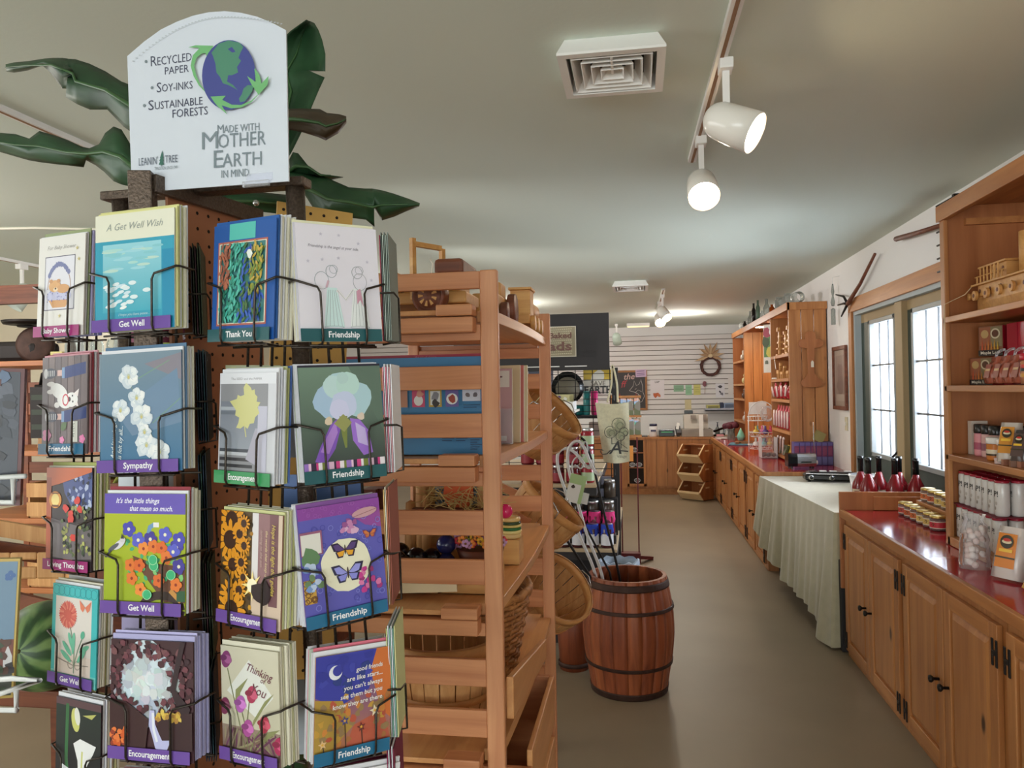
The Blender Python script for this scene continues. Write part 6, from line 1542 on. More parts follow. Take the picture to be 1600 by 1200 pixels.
b = MB('toywood'); b.box(-.49, -.36, 1.86, 2.02, S3, S3 + .049); b.use(smooth=True); b.cyl((-.495, 1.99, S3), (-.495, 1.99, S3 + .15), .007, 10); o = b.build('wooden_stand'); tag(o, 'little wooden stand under the dark blue figure', 'stand')
t = thing('flower_basket', 'small basket full of tiny yellow, lilac and red flowers on the third shelf', 'flower basket', (-.385, 1.97, S3))
b = MB('toydark', smooth=True); b.lathe([(.05, 0), (.062, .035), (.058, .035), (.001, .02)], 18, (-.405, 1.93, S3 + .065)); b.build('basket_bowl', t)
for k in range(46):
 th = rnd.uniform(0, 6.28); q = rnd.uniform(0, 1) ** .5 * .072; z = S3 + .105 + rnd.uniform(0, .06) * (1 - q / .09); cc = rnd.choice([(226, 176, 50), (222, 190, 60), (176, 130, 170), (196, 150, 190), (206, 60, 70), (228, 140, 60), (86, 110, 60), (86, 110, 60)])
 b = MB('matte', cc, True); x, y = -.405 + q * math.cos(th), 1.92 + q * math.sin(th)
 for p_ in range(5): b.ball((x + .006 * math.cos(p_ * 1.2566), y - .004, z + .006 * math.sin(p_ * 1.2566)), .0052, 6, 4)
 b.use(c=(120, 80, 40)); b.ball((x, y - .007, z), .0035, 6, 4); b.build('flower' if cc != (86, 110, 60) else 'leaf', t)
t = thing('sandwich_ornament', 'little painted sandwich ornament topped with a pink ball at the shelf edge', 'ornament', (-.365, 2.25, S3 + .11))
z0 = S3 + .071
b = MB('toywood'); b.box(-.43, -.345, 2.18, 2.27, S3, S3 + .07); o = b.build('display_block'); tag(o, 'pale wooden block carrying the painted sandwich ornament', 'block')
for k, (c, h, r_) in enumerate((((222, 190, 130), .014, .032), ((240, 222, 150), .009, .033), ((40, 110, 60), .009, .032), ((226, 200, 120), .007, .033), ((60, 80, 50), .009, .031), ((226, 190, 126), .012, .030))):
 b = MB('gloss', c, True); b.lathe([(r_ * .96, 0), (r_, h * .3), (r_, h * .7), (r_ * .9, h)], 20, (-.375, 2.22, z0)); b.build('layer', t); z0 += h
b = MB('gloss', (226, 40, 110), True); b.ball((-.385, 2.20, z0 + .019), .021, 16, 9); b.build('pink_ball', t)
# third shelf board level: white saw-like board with black wheel
t = thing('toy_wagon', 'flat pale toy wagon board with black wheel seen under the lower slats', 'toy wagon', (-.55, 1.9, S3 - .12))
# it stands on the fourth shelf's crate edge
SB = S3
b = MB('toywood'); b.prism([(-.64, 1.82), (-.50, 1.82), (-.50, 1.85), (-.64, 1.85)], SB + .012, SB + .03); b.use('matte', (232, 214, 176)); b.cbox((-.53, 1.815, SB + .028), (.18, .006, .032), rxyz(0, -3, 0)); b.build('side_board', t)
wheel(t, (-.625, 1.80, SB + .024), .023, .018, (0, 1, 0), 'blackg'); wheel(t, (-.625, 1.836, SB + .024), .023, .018, (0, 1, 0), 'blackg')
# fourth shelf: bushel basket, wicker hamper
def round_basket(c, r0, r1, h, label):
 return basket((c[0], c[1], c[2] + h), (0, 0, 1), r0, r1, h, label, .03)
round_basket((-.51, 1.96, S4 + .002), .105, .14, .205, 'round splint bushel basket standing upright on the low slatted shelf')
t = thing('wicker_basket', 'woven cane basket with curled rim at the aisle end of the low shelf', 'basket', (-.41, 2.32, S4))
bx, by, z0 = -.47, 2.32, S4 + .002
for i in range(15):
 f = i / 14; rx, ry = .085 + .045 * f, .15 + .04 * f
 b = MB('wicker', smooth=True); b.tube([(bx + (rx + .004 * math.cos(q * math.pi + i * math.pi)) * math.cos(q * .2244), by + (ry + .004 * math.cos(q * math.pi + i * math.pi)) * math.sin(q * .2244), z0 + .008 + .22 * f + .0) for q in range(28)], .0075, 5, True); b.build('woven_row', t)
for q in range(20):
 th = q * .314; b = MB('wicker', smooth=True); b.tube([(bx + (.085 + .045 * f) * math.cos(th), by + (.15 + .04 * f) * math.sin(th), z0 + .23 * f) for f in (0, .5, 1)], .005, 5); b.build('stake', t)
b = MB('wicker', smooth=True); pts = [(bx + .132 * math.cos(q * .157), by + .192 * math.sin(q * .157), z0 + .235 + .006 * math.sin(q * 2)) for q in range(40)]; b.tube(pts, .012, 6, True); b.build('plaited_rim', t)
b = MB('wicker'); b.lathe([(.001, 0), (1, 0), (1, .006), (.001, .006)], 24, (bx, by, z0), None, True, .085, .15); b.build('basket_base', t)
b = MB('film', smooth=True); b.ball((bx + .0, by - .06, z0 + .19), .06, 14, 8, 1, 1, .7); o = b.build('clear_bag_bundle'); tag(o, 'crumpled clear bag lying in the woven cane basket', 'bag')
# slanting front board and crate at the bottom
b = MB('beech_y'); vs = [(-.303, 1.80, .87), (-.303, 2.45, .79), (-.303, 2.45, .85), (-.303, 1.80, .97)]; b.add(vs + [(x - .018, y, z) for x, y, z in vs], [(0, 1, 2, 3), (7, 6, 5, 4), (0, 4, 5, 1), (1, 5, 6, 2), (2, 6, 7, 3), (3, 7, 4, 0)]); o = b.build('front_board', bevel=.003); tag(o, 'slanting beech board along the aisle edge of the low shelf', 'board')
t = thing('wooden_crate', 'open pale wooden crate on the bottom of the slatted shelf', 'crate', (-.38, 2.1, S4 - .4))
zc = shz[4] + .016
for x0, x1, y0, y1, z0_, z1_ in ((-.45, -.28, 1.92, 1.935, zc, zc + .30), (-.45, -.28, 2.44, 2.455, zc, zc + .34), (-.295, -.28, 1.935, 2.44, zc + .19, zc + .34), (-.295, -.28, 1.935, 2.44, zc, zc + .15), (-.45, -.435, 1.935, 2.44, zc, zc + .30), (-.435, -.295, 1.935, 2.44, zc, zc + .012)):
 b = MB('beech_y' if y1 - y0 > .1 else 'beech'); b.box(x0, x1, y0, y1, z0_, z1_); b.build('crate_board', t, bevel=.003)
# ================================================================== greeting card spinner
rack = thing('card_rack', 'tall bronze greeting card spinner with pegboard core and wire pockets', 'card rack', (-.52, 1.15, 0))
def lean_down(p, q):
 """Runs on from p through q down to the floor."""
 p, q = Vector(p), Vector(q); k = p.z / (p.z - q.z); return p + (q - p) * (k * .995)
p0, p1 = P(222, 270, 1.15), P(250, 975, 1.15)
b = MB('bronze'); b.beam(p0, lean_down(p0, p1), .033, .033, (-.35, 1, 0)); b.build('square_post', rack, bevel=.002)
for (a, c) in ((P(461, 288, 1.19), P(477, 700, 1.19)), (P(189, 312, 1.27), P(210, 800, 1.27))):
 b = MB('bronze', smooth=True); b.cyl(lean_down(a, c), a, .0145, 16); b.build('round_pole', rack)
b = MB('bronze'); b.beam(P(166, 309, 1.27), P(480, 285, 1.185), .03, .014); b.build('cross_bar', rack, bevel=.002)
a0, a1 = P(240, 286, 1.145), P(408, 340, 1.38)
b = MB('bronze'); b.beam(a0, a1, .010, .026); b.build('flat_bar', rack)
dv = (p1 - p0).normalized()
def pegpanel(a, c, drop, mat, sp=.0254):
 a, c = Vector(a), Vector(c); u = (c - a); L = u.length; u.normalize()
 T = frame(a + dv * drop, u, -dv); b = MB(mat); b.T = T; b.box(0, L, 0, drop, -.005, 0); b.use('hole'); hgt = min(drop, 1.1)
 nx, nz = int(L / sp), int(hgt / sp)
 for i in range(nx):
  for j in range(nz):
   x, y = .012 + i * sp, drop - .014 - j * sp
   b.add([(x + .0032 * math.cos(k * 1.047), y + .0032 * math.sin(k * 1.047), .0004) for k in range(6)], [(0, 1, 2, 3, 4, 5)])
 return b.build('pegboard', rack)
pegpanel(P(243, 300, 1.165), P(392, 346, 1.375), 1.75, 'pegboard')
pegpanel(P(366, 306, 1.40), P(490, 326, 1.47), .9, 'pegboard_y')
n = MB('steel', smooth=True); n.ball(P(400, 317, 1.415), .006, 8, 5); n.build('screw', rack)
# cap plate and floor disc
b = MB('bronze'); fl = lean_down(p0, p1); b.lathe([(.001, .0), (.30, .0), (.30, .02), (.001, .03)], 32, (-.50, 1.20, 0)); b.build('base_disc', rack)
PURPLE, MAG, TEAL, BLUE, GRN = (106, 72, 156), (156, 30, 110), (26, 84, 90), (24, 100, 138), (46, 142, 84)
UPV = Vector((0, 0, 1)) - _Rt * .022
COLZ = {'A': (1.31, 1.26), 'B': (1.12, 1.085), 'C': (1.11, 1.05), 'D': (1.06, 1.13)}
def pocket(colm, bl, br, hpx, art, base, strip, stext, label, backs, blabel, sh=.017, n_u=.5, extra_top=.007, tw=None):
 zl, zr = COLZ[colm]
 o, q = P(bl[0], bl[1], zl), P(br[0], br[1], zr)
 u = (q - o); w_ = u.length; nrm = u.normalized().cross(UPV).normalized()
 T = frame(o, u, UPV - nrm * .05); h = hpx * zl / FPX
 b = MB('print', base); b.T = T; b.box(0, w_, 0, h, -.0022, 0)
 a = Art(b, T, .0003, .000013, (w_, h)); b.T = Matrix()
 if art: art(a, w_, h)
 card = b.build('greeting_card', loc=tuple(o)); tag(card, label, 'greeting card')
 # the cards and envelopes filed behind it
 z = -.004
 for k, c in enumerate(backs):
  th = .0016 if k % 2 else .003; dx = rnd.uniform(-.002, .002); up = extra_top * (.5 + .5 * (k % 2)) + rnd.uniform(-.002, .004)
  e = MB('paper', c); e.T = T @ Matrix.Translation((dx, .002, z)); e.box(0, w_, 0, h - .002 + up, -th, 0)
  ob = e.build('filed_card', loc=tuple(o)); tag(ob, blabel, 'envelope', blabel.split(' behind ')[-1] + ' stack')
  z -= th + .0022
 dp = -z + .004
 # wire pocket
 r = .0017; m = .44 * h; f = .0085
 wb = MB('wire', smooth=True); wb.T = T
 for sg, x0, xi in ((-1, -.006, w_ * .23), (1, w_ + .006, w_ * .77)):
  wb.tube([(x0, m + .012, -dp), (x0, m + .012, -.004), (x0, m + .011, .004), (xi + sg * .004, m + .002, f), (xi, m - .006, f), (xi, .004, f), (xi, -.004, f - .004), (xi, -.005, -dp)], r, 6)
 wb.tube([(-.004, -.005, -dp), (w_ + .004, -.005, -dp)], r, 6); wb.tube([(w_ * .1, -.006, -.002), (w_ * .9, -.006, -.002)], r, 6)
 for x in (.2, .42, .6, .8): wb.tube([(w_ * x, -.05, -dp - .002), (w_ * x, h * .75, -dp - .002)], .0021, 6)
 pk = wb.build('wire_pocket', rack)
 if strip:
  s = MB('print', strip); s.T = T; s.box(-.002, w_ - .003, -.001, sh, .0046, .0052); a = Art(s, T, .0054, .0001); s.T = Matrix()
  a.text(stext, w_ * n_u, sh * .28, sh * .72, (238, 236, 240), 0, 'c', .02, width=tw * w_ if tw else None)
  s.build('category_strip', pk)
 return T, w_, h
CREAM, WHT, LIL, YEL, PNK, BLU = (226, 220, 200), (226, 226, 232), (176, 172, 214), (206, 206, 140), (214, 160, 170), (120, 150, 200)
def stems(a, pts, c, wd=.0012):
 for q in pts: a.line(q, wd, c)
def a_baby(a, w, h):
 a.rect(w * .15, h * .26, w * .80, h * .80, (90, 86, 110)); a.rect(w * .162, h * .268, w * .788, h * .792, (224, 222, 232))
 a.text('For Baby Shower', w * .5, h * .87, h * .055, (170, 166, 164), 0, 'c', 0, .3, width=w * .62)
 a.line([(w * (.47 + .25 * math.cos(R(t))), h * (.47 + .24 * math.sin(R(t)))) for t in range(0, 181, 15)], .002, (176, 150, 140))
 for t in range(40, 150, 9): a.blob(w * (.47 + .25 * math.cos(R(t))), h * (.48 + .24 * math.sin(R(t))), .0045, (120, 126, 170), 6)
 a.ell(w * .47, h * .40, w * .27, h * .075, (196, 196, 226)); a.poly([(w * .25, h * .36), (w * .70, h * .36), (w * .62, h * .285), (w * .34, h * .285)], (214, 160, 110))
 for k in range(26): a.ell(w * rnd.uniform(.22, .72), h * rnd.uniform(.34, .46), .0012, .0012, (110, 110, 176), 0, 6)
 a.ell(w * .38, h * .50, w * .13, h * .06, (222, 170, 116)); a.ell(w * .30, h * .55, w * .04, h * .02, (206, 150, 100)); a.ell(w * .46, h * .55, w * .04, h * .02, (206, 150, 100)); a.ell(w * .56, h * .47, w * .14, h * .045, (214, 160, 110)); a.ell(w * .40, h * .465, w * .05, h * .022, (240, 214, 180)); a.ell(w * .40, h * .475, w * .018, h * .01, (60, 40, 36))
 for x, y in ((.84, .86), (.88, .75), (.12, .22), (.5, .2)): a.star(w * x, h * y, .004, (206, 190, 130))
def a_lily(a, w, h):
 a.rect(0, 0, w, h * .77, (54, 156, 184)); a.rect(w * .85, 0, w, h * .66, (40, 140, 178)); a.text('A Get Well Wish', w * .5, h * .86, h * .085, (150, 156, 150), 0, 'c', 0, .35, width=w * .72)
 a.grad(w * .10, h * .16, w * .84, h * .74, (70, 168, 190), (150, 206, 218))
 for k in range(24): a.ell(w * rnd.uniform(.14, .8), h * rnd.uniform(.50, .72), w * rnd.uniform(.06, .14), h * .012, rnd.choice([(134, 196, 206), (170, 212, 208), (158, 208, 220), (186, 214, 204)]))
 for k in range(22): a.ell(w * rnd.uniform(.14, .42), h * rnd.uniform(.19, .40), w * .045, h * .014, rnd.choice([(226, 236, 240), (206, 226, 236), (236, 240, 240)]), .2)
 for x, y in ((.66, .33), (.45, .24), (.5, .28), (.4, .36), (.48, .40)): a.ell(w * x, h * y, w * .05, h * .018, (222, 234, 238))
 a.text('I hope you have peace...', w * .5, h * .125, h * .032, (196, 226, 232), 0, 'c', 0, .3); a.text('comfort and wonderful days', w * .55, h * .085, h * .03, (196, 226, 232), 0, 'c', 0, .3)
def a_garden(a, w, h):
 a.rect(w * .26, h * .86, w * .68, h, (84, 186, 176)); a.rect(w * .08, h * .13, w * .88, h * .85, (176, 96, 84)); a.rect(w * .10, h * .145, w * .86, h * .835, (226, 220, 200)); a.rect(w * .115, h * .152, w * .845, h * .828, (60, 120, 120))
 for k in range(380):
  x = rnd.uniform(.14, .82); y = rnd.uniform(.17, .81); s = x + .12 * (.5 - y)
  c = rnd.choice([(176, 104, 80), (150, 92, 76)]) if s < .30 and y > .45 else (rnd.choice([(70, 176, 160), (48, 140, 120), (90, 186, 170)]) if s < .5 else (rnd.choice([(40, 80, 170), (56, 96, 190), (70, 110, 60)]) if s < .62 or y < .4 else rnd.choice([(150, 150, 60), (120, 140, 60), (190, 160, 70)])))
  a.ell(w * x, h * y, w * .045, h * .012, c, rnd.uniform(.6, 2.2), 7)
 a.blob(w * .64, h * .72, w * .05, (226, 232, 226), 9)
def a_angels(a, w, h):
 a.text('Friendship is the angel at your side.', w * .45, h * .80, h * .038, (120, 112, 124), -.02, 'c', 0, .25, width=w * .62)
 for x, y in ((.3, .92), (.52, .92), (.76, .86), (.13, .68), (.3, .70), (.5, .72), (.86, .70), (.9, .54)): a.star(w * x, h * y, .003, (196, 190, 206))
 for cx, dc, lc in ((.40, (204, 226, 226), (150, 160, 166)), (.72, (228, 230, 230), (160, 162, 166))):
  a.poly([(w * (cx - .06), h * .46), (w * (cx + .06), h * .46), (w * (cx + .13), h * .12), (w * (cx - .12), h * .12)], dc)
  for k in range(5): a.line([(w * (cx - .04 + .02 * k), h * .44), (w * (cx - .1 + .05 * k), h * .13)], .0006, lc)
  a.ring(w * cx, h * .60, w * .065, .0008, lc, 18, 1.1); a.ring(w * (cx - .12 if cx < .5 else cx + .03), h * .52, w * .085, .0007, lc, 18, 1.2); a.ring(w * (cx + .03), h * .62, w * .05, .0006, lc, 14)
  a.ring(w * cx, h * .12, w * .12, .0006, lc, 18, .12)
 a.line([(w * .46, h * .44), (w * .56, h * .36), (w * .66, h * .45)], .0045, (226, 222, 224)); a.line([(w * .46, h * .44), (w * .56, h * .355), (w * .66, h * .45)], .0007, (160, 160, 166))
 a.poly([(w * .70, h * .44), (w * .75, h * .46), (w * .78, h * .30), (w * .74, h * .36), (w * .70, h * .32)], (206, 150, 170)); a.line([(w * .33, h * .46), (w * .36, h * .52)], .003, (206, 170, 184))
def a_dog(a, w, h):
 for k in range(7): a.rect(w * k / 7, 0, w * (k + .94) / 7, h, ((112, 98, 100), (124, 108, 108), (104, 92, 96))[k % 3])
 for y, x0, x1, xs in ((.83, .5, .96, .06), (.38, .5, .98, .1)):
  a.poly([(w * x0, h * (y - .06)), (w * x1, h * (y - .02)), (w * x1, h * (y + .10)), (w * x0, h * (y + .06))], (36, 56, 116)); a.rect(w * (x0 - .06), h * (y - .055), w * x0, h * (y + .055), (120, 150, 190)); a.rect(w * (x0 - .16), h * (y - .03), w * (x0 - .06), h * (y + .03), (226, 186, 180))
  a.ell(w * (xs + .12), h * y, w * .14, h * .055, (60, 64, 84)); a.ell(w * (xs + .02), h * y, w * .045, h * .052, (232, 232, 236))
  for k in range(4): a.rect(w * (xs + .08 + .04 * k), h * (y - .03), w * (xs + .095 + .04 * k), h * (y + .03), (232, 232, 236))
 a.ell(w * .38, h * .64, w * .2, h * .075, (232, 230, 228), -.4); a.ell(w * .5, h * .54, w * .16, h * .075, (236, 234, 232), -.3); a.ell(w * .66, h * .55, w * .14, h * .075, (238, 236, 234)); a.ell(w * .2, h * .72, w * .09, h * .025, (230, 226, 224)); a.ell(w * .2, h * .64, w * .09, h * .025, (230, 226, 224)); a.ell(w * .34, h * .50, w * .06, h * .03, (230, 226, 224))
 a.poly([(w * .70, h * .61), (w * .82, h * .66), (w * .80, h * .58)], (238, 228, 226)); a.poly([(w * .72, h * .50), (w * .82, h * .47), (w * .78, h * .54)], (238, 228, 226)); a.ell(w * .61, h * .555, w * .035, h * .025, (60, 50, 54)); a.ell(w * .68, h * .59, .0018, .0018, (40, 36, 40), 0, 8); a.ell(w * .69, h * .53, .0018, .0018, (40, 36, 40), 0, 8); a.ring(w * .53, h * .55, w * .06, .0025, (206, 70, 90), 12, 1.3)
 for x, y, r_ in ((.12, .19, .011), (.46, .14, .006), (.9, .15, .007)): a.flower(w * x, h * y, r_, (230, 130, 180), (226, 160, 190))
 a.rect(w * .66, h * .12, w * .80, h * .33, (226, 226, 216)); a.text('lucky be', w * .70, h * .31, .007, (110, 120, 110), -1.57, 'l', .01); a.blob(w * .5, h * .28, .008, (84, 110, 66), 9)
def a_orchid(a, w, h):
 a.grad(0, 0, w, h, (56, 110, 150), (120, 140, 156)); a.poly([(w * .55, h * .9), (w, h * .98), (w, h * .75)], (134, 128, 140)); a.poly([(w * .2, h * .5), (w * .95, h * .85), (w, h * .4), (w * .4, h * .3)], (110, 136, 164))
 a.line([(w * .48, h * .78), (w * .86, h * .92)], .0012, (120, 156, 130)); a.line([(w * .65, h * .40), (w * .99, h * .60)], .0012, (120, 156, 130)); a.line([(w * .35, h * .8), (w * .45, h * .6), (w * .58, h * .4), (w * .7, h * .2)], .001, (120, 140, 120))
 for x, y, r_ in ((.36, .80, .12), (.46, .62, .10), (.26, .52, .11), (.52, .46, .13), (.58, .22, .13), (.74, .16, .12), (.56, .33, .08)):
  for k in range(5): t = k * 1.2566 + x * 9; cx, cy = w * x + w * r_ * .55 * math.cos(t), h * y + w * r_ * .55 * math.sin(t); a.blob(cx, cy, w * r_ * .52, ((214, 220, 226), (200, 210, 220), (226, 228, 230))[k % 3], 12, .14); a.blob(cx + w * r_ * .06, cy + w * r_ * .08, w * r_ * .34, ((228, 232, 234), (216, 222, 228), (236, 236, 236))[k % 3], 9, .2); a.line([(w * x, h * y), (cx, cy)], .0007, (186, 198, 208))
  a.ell(w * x, h * y, w * .022, w * .03, (190, 196, 176)); a.ell(w * x, h * y - .001, w * .012, w * .016, (206, 190, 120))
 a.text('And love is great', w * .185, h * .11, .0095, (220, 230, 236), 1.5, 'l', .005, .3); a.text('is felt by all...', w * .27, h * .10, .0095, (220, 230, 236), 1.5, 'l', .005, .3)
def a_leaf(a, w, h):
 a.rect(0, h * .90, w, h, (222, 222, 230)); a.text('The SEED and the PAPER', w * .48, h * .935, h * .03, (130, 126, 136), 0, 'c', 0, width=w * .55); a.rect(w * .02, h * .05, w * .86, h * .90, (140, 140, 146)); a.grad(w * .03, h * .25, w * .70, h * .74, (150, 156, 168), (122, 126, 140))
 for z, c in ((.62, (110, 116, 128)), (.66, (172, 176, 186)), (.28, (70, 74, 84)), (.25, (190, 192, 200)), (.20, (62, 60, 66)), (.14, (52, 52, 58)), (.08, (112, 112, 118))): a.rect(w * .03, h * z, w * .62, h * (z + .03), c)
 a.poly([(w * .5, h * .22), (w * .66, h * .5), (w * .86, h * .5), (w * .86, h * .12)], (172, 168, 184)); a.rect(w * .70, h * .08, w * .86, h * .70, (190, 188, 206))
 L = ((437, 268), (455, 285), (470, 300), (478, 320), (497, 312), (500, 345), (517, 362), (512, 395), (538, 400), (520, 435), (533, 472), (505, 500), (497, 540), (470, 545), (455, 580), (430, 560), (405, 580), (375, 575), (390, 540), (395, 505), (365, 490), (370, 455), (325, 395), (375, 378), (380, 350), (400, 360), (425, 350), (420, 300))
 a.poly([(w * (x - 250) / 390, h * (1 - (y - 200) / 750)) for x, y in L], (206, 202, 138)); a.line([(w * .46, h * .55), (w * .5, h * .42)], .0018, (206, 200, 130))
def a_iris(a, w, h):
 a.grad(0, h * .1, w, h, (52, 60, 58), (112, 136, 118)); a.poly([(w * .6, h), (w, h), (w, h * .4)], (92, 112, 98))
 for x, y, r_, c in ((.50, .76, .24, (176, 206, 214)), (.36, .70, .20, (166, 192, 218)), (.66, .71, .21, (172, 202, 212)), (.42, .82, .14, (190, 216, 216)), (.58, .84, .14, (186, 216, 210)), (.52, .66, .16, (196, 204, 232)), (.46, .62, .12, (206, 206, 236)), (.52, .90, .07, (180, 208, 206))): a.blob(w * x, h * y, w * r_, c, 16, .08)
 a.poly([(w * .42, h * .54), (w * .34, h * .49), (w * .2, h * .3), (w * .13, h * .18), (w * .26, h * .16), (w * .38, h * .28), (w * .46, h * .46)], (130, 84, 186)); a.poly([(w * .40, h * .52), (w * .28, h * .38), (w * .2, h * .26), (w * .3, h * .24), (w * .42, h * .42)], (176, 130, 210)); a.poly([(w * .58, h * .54), (w * .70, h * .52), (w * .80, h * .42), (w * .84, h * .22), (w * .72, h * .20), (w * .60, h * .34)], (156, 110, 206)); a.poly([(w * .64, h * .50), (w * .76, h * .44), (w * .78, h * .28), (w * .66, h * .32)], (196, 176, 226))
 a.blob(w * .32, h * .52, w * .05, (216, 196, 170), 9); a.blob(w * .72, h * .55, w * .05, (216, 196, 180), 9); a.line([(w * .5, h * .56), (w * .5, h * .40), (w * .51, h * .28)], [.012, .008, .003], (120, 130, 64)); a.poly([(w * .38, h * .50), (w * .5, h * .58), (w * .60, h * .50), (w * .5, h * .42)], (150, 150, 90))
 x = 0.0; k = 0
 while x < .98:
  q = (.05, .03, .06, .025, .045)[k % 5]; a.rect(w * x, h * .105, w * min(1, x + q), h * .17, ((150, 110, 190), (230, 190, 214), (50, 30, 60), (206, 60, 130), (236, 226, 232), (120, 130, 60))[k % 6]); x += q; k += 1
def a_lantern(a, w, h):
 a.rect(0, 0, w, h, (56, 46, 50)); a.poly([(w * .3, h), (w, h), (w, h * .62), (w * .6, h * .58), (w * .4, h * .75)], (70, 84, 140))
 for k in range(40): a.blob(w * rnd.uniform(.45, .98), h * rnd.uniform(.6, .95), .004, rnd.choice([(150, 160, 206), (40, 50, 80), (180, 190, 220), (30, 36, 56)]), 6, .5)
 a.poly([(0, h * .80), (0, h), (w, h), (w, h * .96), (w * .3, h * .84)], (206, 104, 60)); a.rect(0, h * .1, w * .11, h * .9, (176, 84, 50)); a.poly([(w * .12, h * .25), (w * .6, h * .10), (w * .5, h * .08), (w * .12, h * .16)], (186, 84, 48)); a.poly([(w * .11, h * .12), (w * .5, h * .10), (w, h * .12), (w, h * .4), (w * .11, h * .5)], (112, 104, 108))
 a.ell(w * .2, h * .68, w * .14, h * .085, (226, 150, 60)); a.ell(w * .2, h * .68, w * .09, h * .06, (252, 226, 140)); a.rect(w * .12, h * .61, w * .28, h * .63, (120, 70, 30)); a.rect(w * .12, h * .74, w * .28, h * .75, (120, 70, 30))
 for k in range(70): a.blob(w * rnd.uniform(.35, .98), h * rnd.uniform(.14, .62), .0038, rnd.choice([(60, 76, 50), (90, 104, 70), (190, 190, 110), (150, 150, 90), (40, 46, 40)]), 6, .4)
 for x, y in ((.7, .68), (.45, .60), (.55, .55), (.62, .32), (.75, .60), (.56, .5)): a.blob(w * x, h * y, .007, (216, 60, 50), 8, .3)
def a_pansy(a, w, h):
 a.grad(0, 0, w, h * .86, (150, 170, 30), (176, 186, 40)); a.rect(0, h * .83, w, h, (104, 86, 180)); a.text("It's the little things", w * .14, h * .92, h * .062, (236, 234, 244), 0, 'l', .012, .3, width=w * .54); a.text('that mean so much.', w * .31, h * .855, h * .062, (236, 234, 244), 0, 'l', .012, .3, width=w * .53)
 a.poly([(w * .35, h * .48), (w * .62, h * .42), (w * 1.0, h * .4), (w, h * .1), (w * .75, h * .1), (w * .5, h * .32)], (104, 66, 48)); a.ring(w * .72, h * .04, w * .24, .012, (60, 44, 40), 20, .6); a.line([(w * .82, h * .2), (w * .95, h * .11)], .007, (196, 140, 70)); a.rect(w * .9, h * .11, w, h * .2, (50, 90, 60))
 a.line([(w * .55, h * .66), (w * .57, h * .72), (w * .62, h * .74)], .007, (110, 150, 190)); a.rect(w * .61, h * .72, w * .68, h * .76, (232, 228, 226))
 for k in range(40): a.ell(w * rnd.uniform(.24, .96), h * rnd.uniform(.22, .62), w * .03, w * .02, rnd.choice([(70, 170, 120), (90, 180, 110), (60, 140, 90), (130, 196, 120)]), rnd.uniform(0, 3), 8)
 for x, y in ((.31, .70), (.43, .61), (.58, .62), (.76, .66), (.9, .56), (.93, .62), (.86, .52), (.93, .40)): a.flower(w * x, h * y, w * .078, rnd.choice([(74, 72, 176), (92, 96, 200), (70, 60, 150)]), (236, 230, 200))
 for x, y in ((.50, .54), (.62, .56), (.72, .55), (.78, .47), (.34, .40), (.45, .40), (.36, .29), (.69, .28), (.9, .25), (.47, .20)): a.flower(w * x, h * y, w * .068, rnd.choice([(226, 120, 50), (236, 140, 60), (220, 104, 44)]), (150, 50, 30))
 for x, y in ((.63, .40), (.84, .33), (.55, .16), (.62, .45)): a.ell(w * x, h * y, w * .06, w * .05, (60, 176, 120)); a.ring(w * x, h * y, w * .05, .0008, (170, 220, 170))
 a.ell(w * .20, h * .57, w * .085, h * .03, (216, 212, 220), .6); a.ell(w * .13, h * .545, w * .08, h * .018, (90, 90, 100), .55); a.ell(w * .245, h * .61, w * .035, h * .022, (206, 200, 206)); a.poly([(w * .22, h * .62), (w * .235, h * .665), (w * .265, h * .62)], (60, 58, 66)); a.line([(w * .10, h * .52), (w * .03, h * .46)], .003, (60, 60, 70))
def a_sunfl(a, w, h):
 a.grad(0, 0, w, h, (236, 196, 150), (126, 92, 90)); a.rect(w * .5, 0, w, h, (214, 190, 170)); a.rect(w * .5, h * .3, w * .62, h, (226, 220, 222)); a.rect(w * .62, h * .35, w * .8, h, (150, 112, 116)); a.rect(w * .8, h * .2, w * .94, h, (122, 84, 90)); a.rect(0, 0, w * .52, h, (86, 64, 36))
 for k in range(60): a.blob(w * rnd.uniform(.3, .52), h * rnd.uniform(.08, .98), .0035, rnd.choice([(206, 150, 40), (120, 90, 30), (60, 46, 30), (170, 120, 40)]), 6)
 for x, y, r_ in ((.18, .92, .026), (.16, .74, .028), (.32, .80, .014), (.4, .70, .012), (.22, .52, .02), (.36, .55, .013), (.4, .42, .011), (.20, .25, .022), (.34, .30, .014), (.22, .12, .028), (.40, .90, .012)):
  for k in range(12): t = k * .5236; a.ell(w * x + r_ * .7 * math.cos(t), h * y + r_ * .7 * math.sin(t), r_ * .38, r_ * .15, (226, 150, 36), t, 7)
  a.ell(w * x, h * y, r_ * .48, r_ * .48, (62, 34, 22))
 a.star(w * .56, h * .36, .022, (250, 226, 150), 8, .35); a.ell(w * .56, h * .36, .010, .010, (255, 244, 210)); a.blob(w * .72, h * .30, .017, (52, 36, 40), 14, .4); a.line([(w * .58, h * .33), (w * .70, h * .31)], .003, (50, 36, 36))
 a.text('Hope is the light that guides', w * .86, h * .92, .010, (216, 190, 90), -1.57, 'l', .004, .3, width=h * .62); a.text('the words that keep us', w * .76, h * .86, .007, (222, 200, 150), -1.57, 'l', 0, .3); a.text('turning to the sun', w * .68, h * .86, .007, (190, 160, 150), -1.57, 'l', 0, .3)
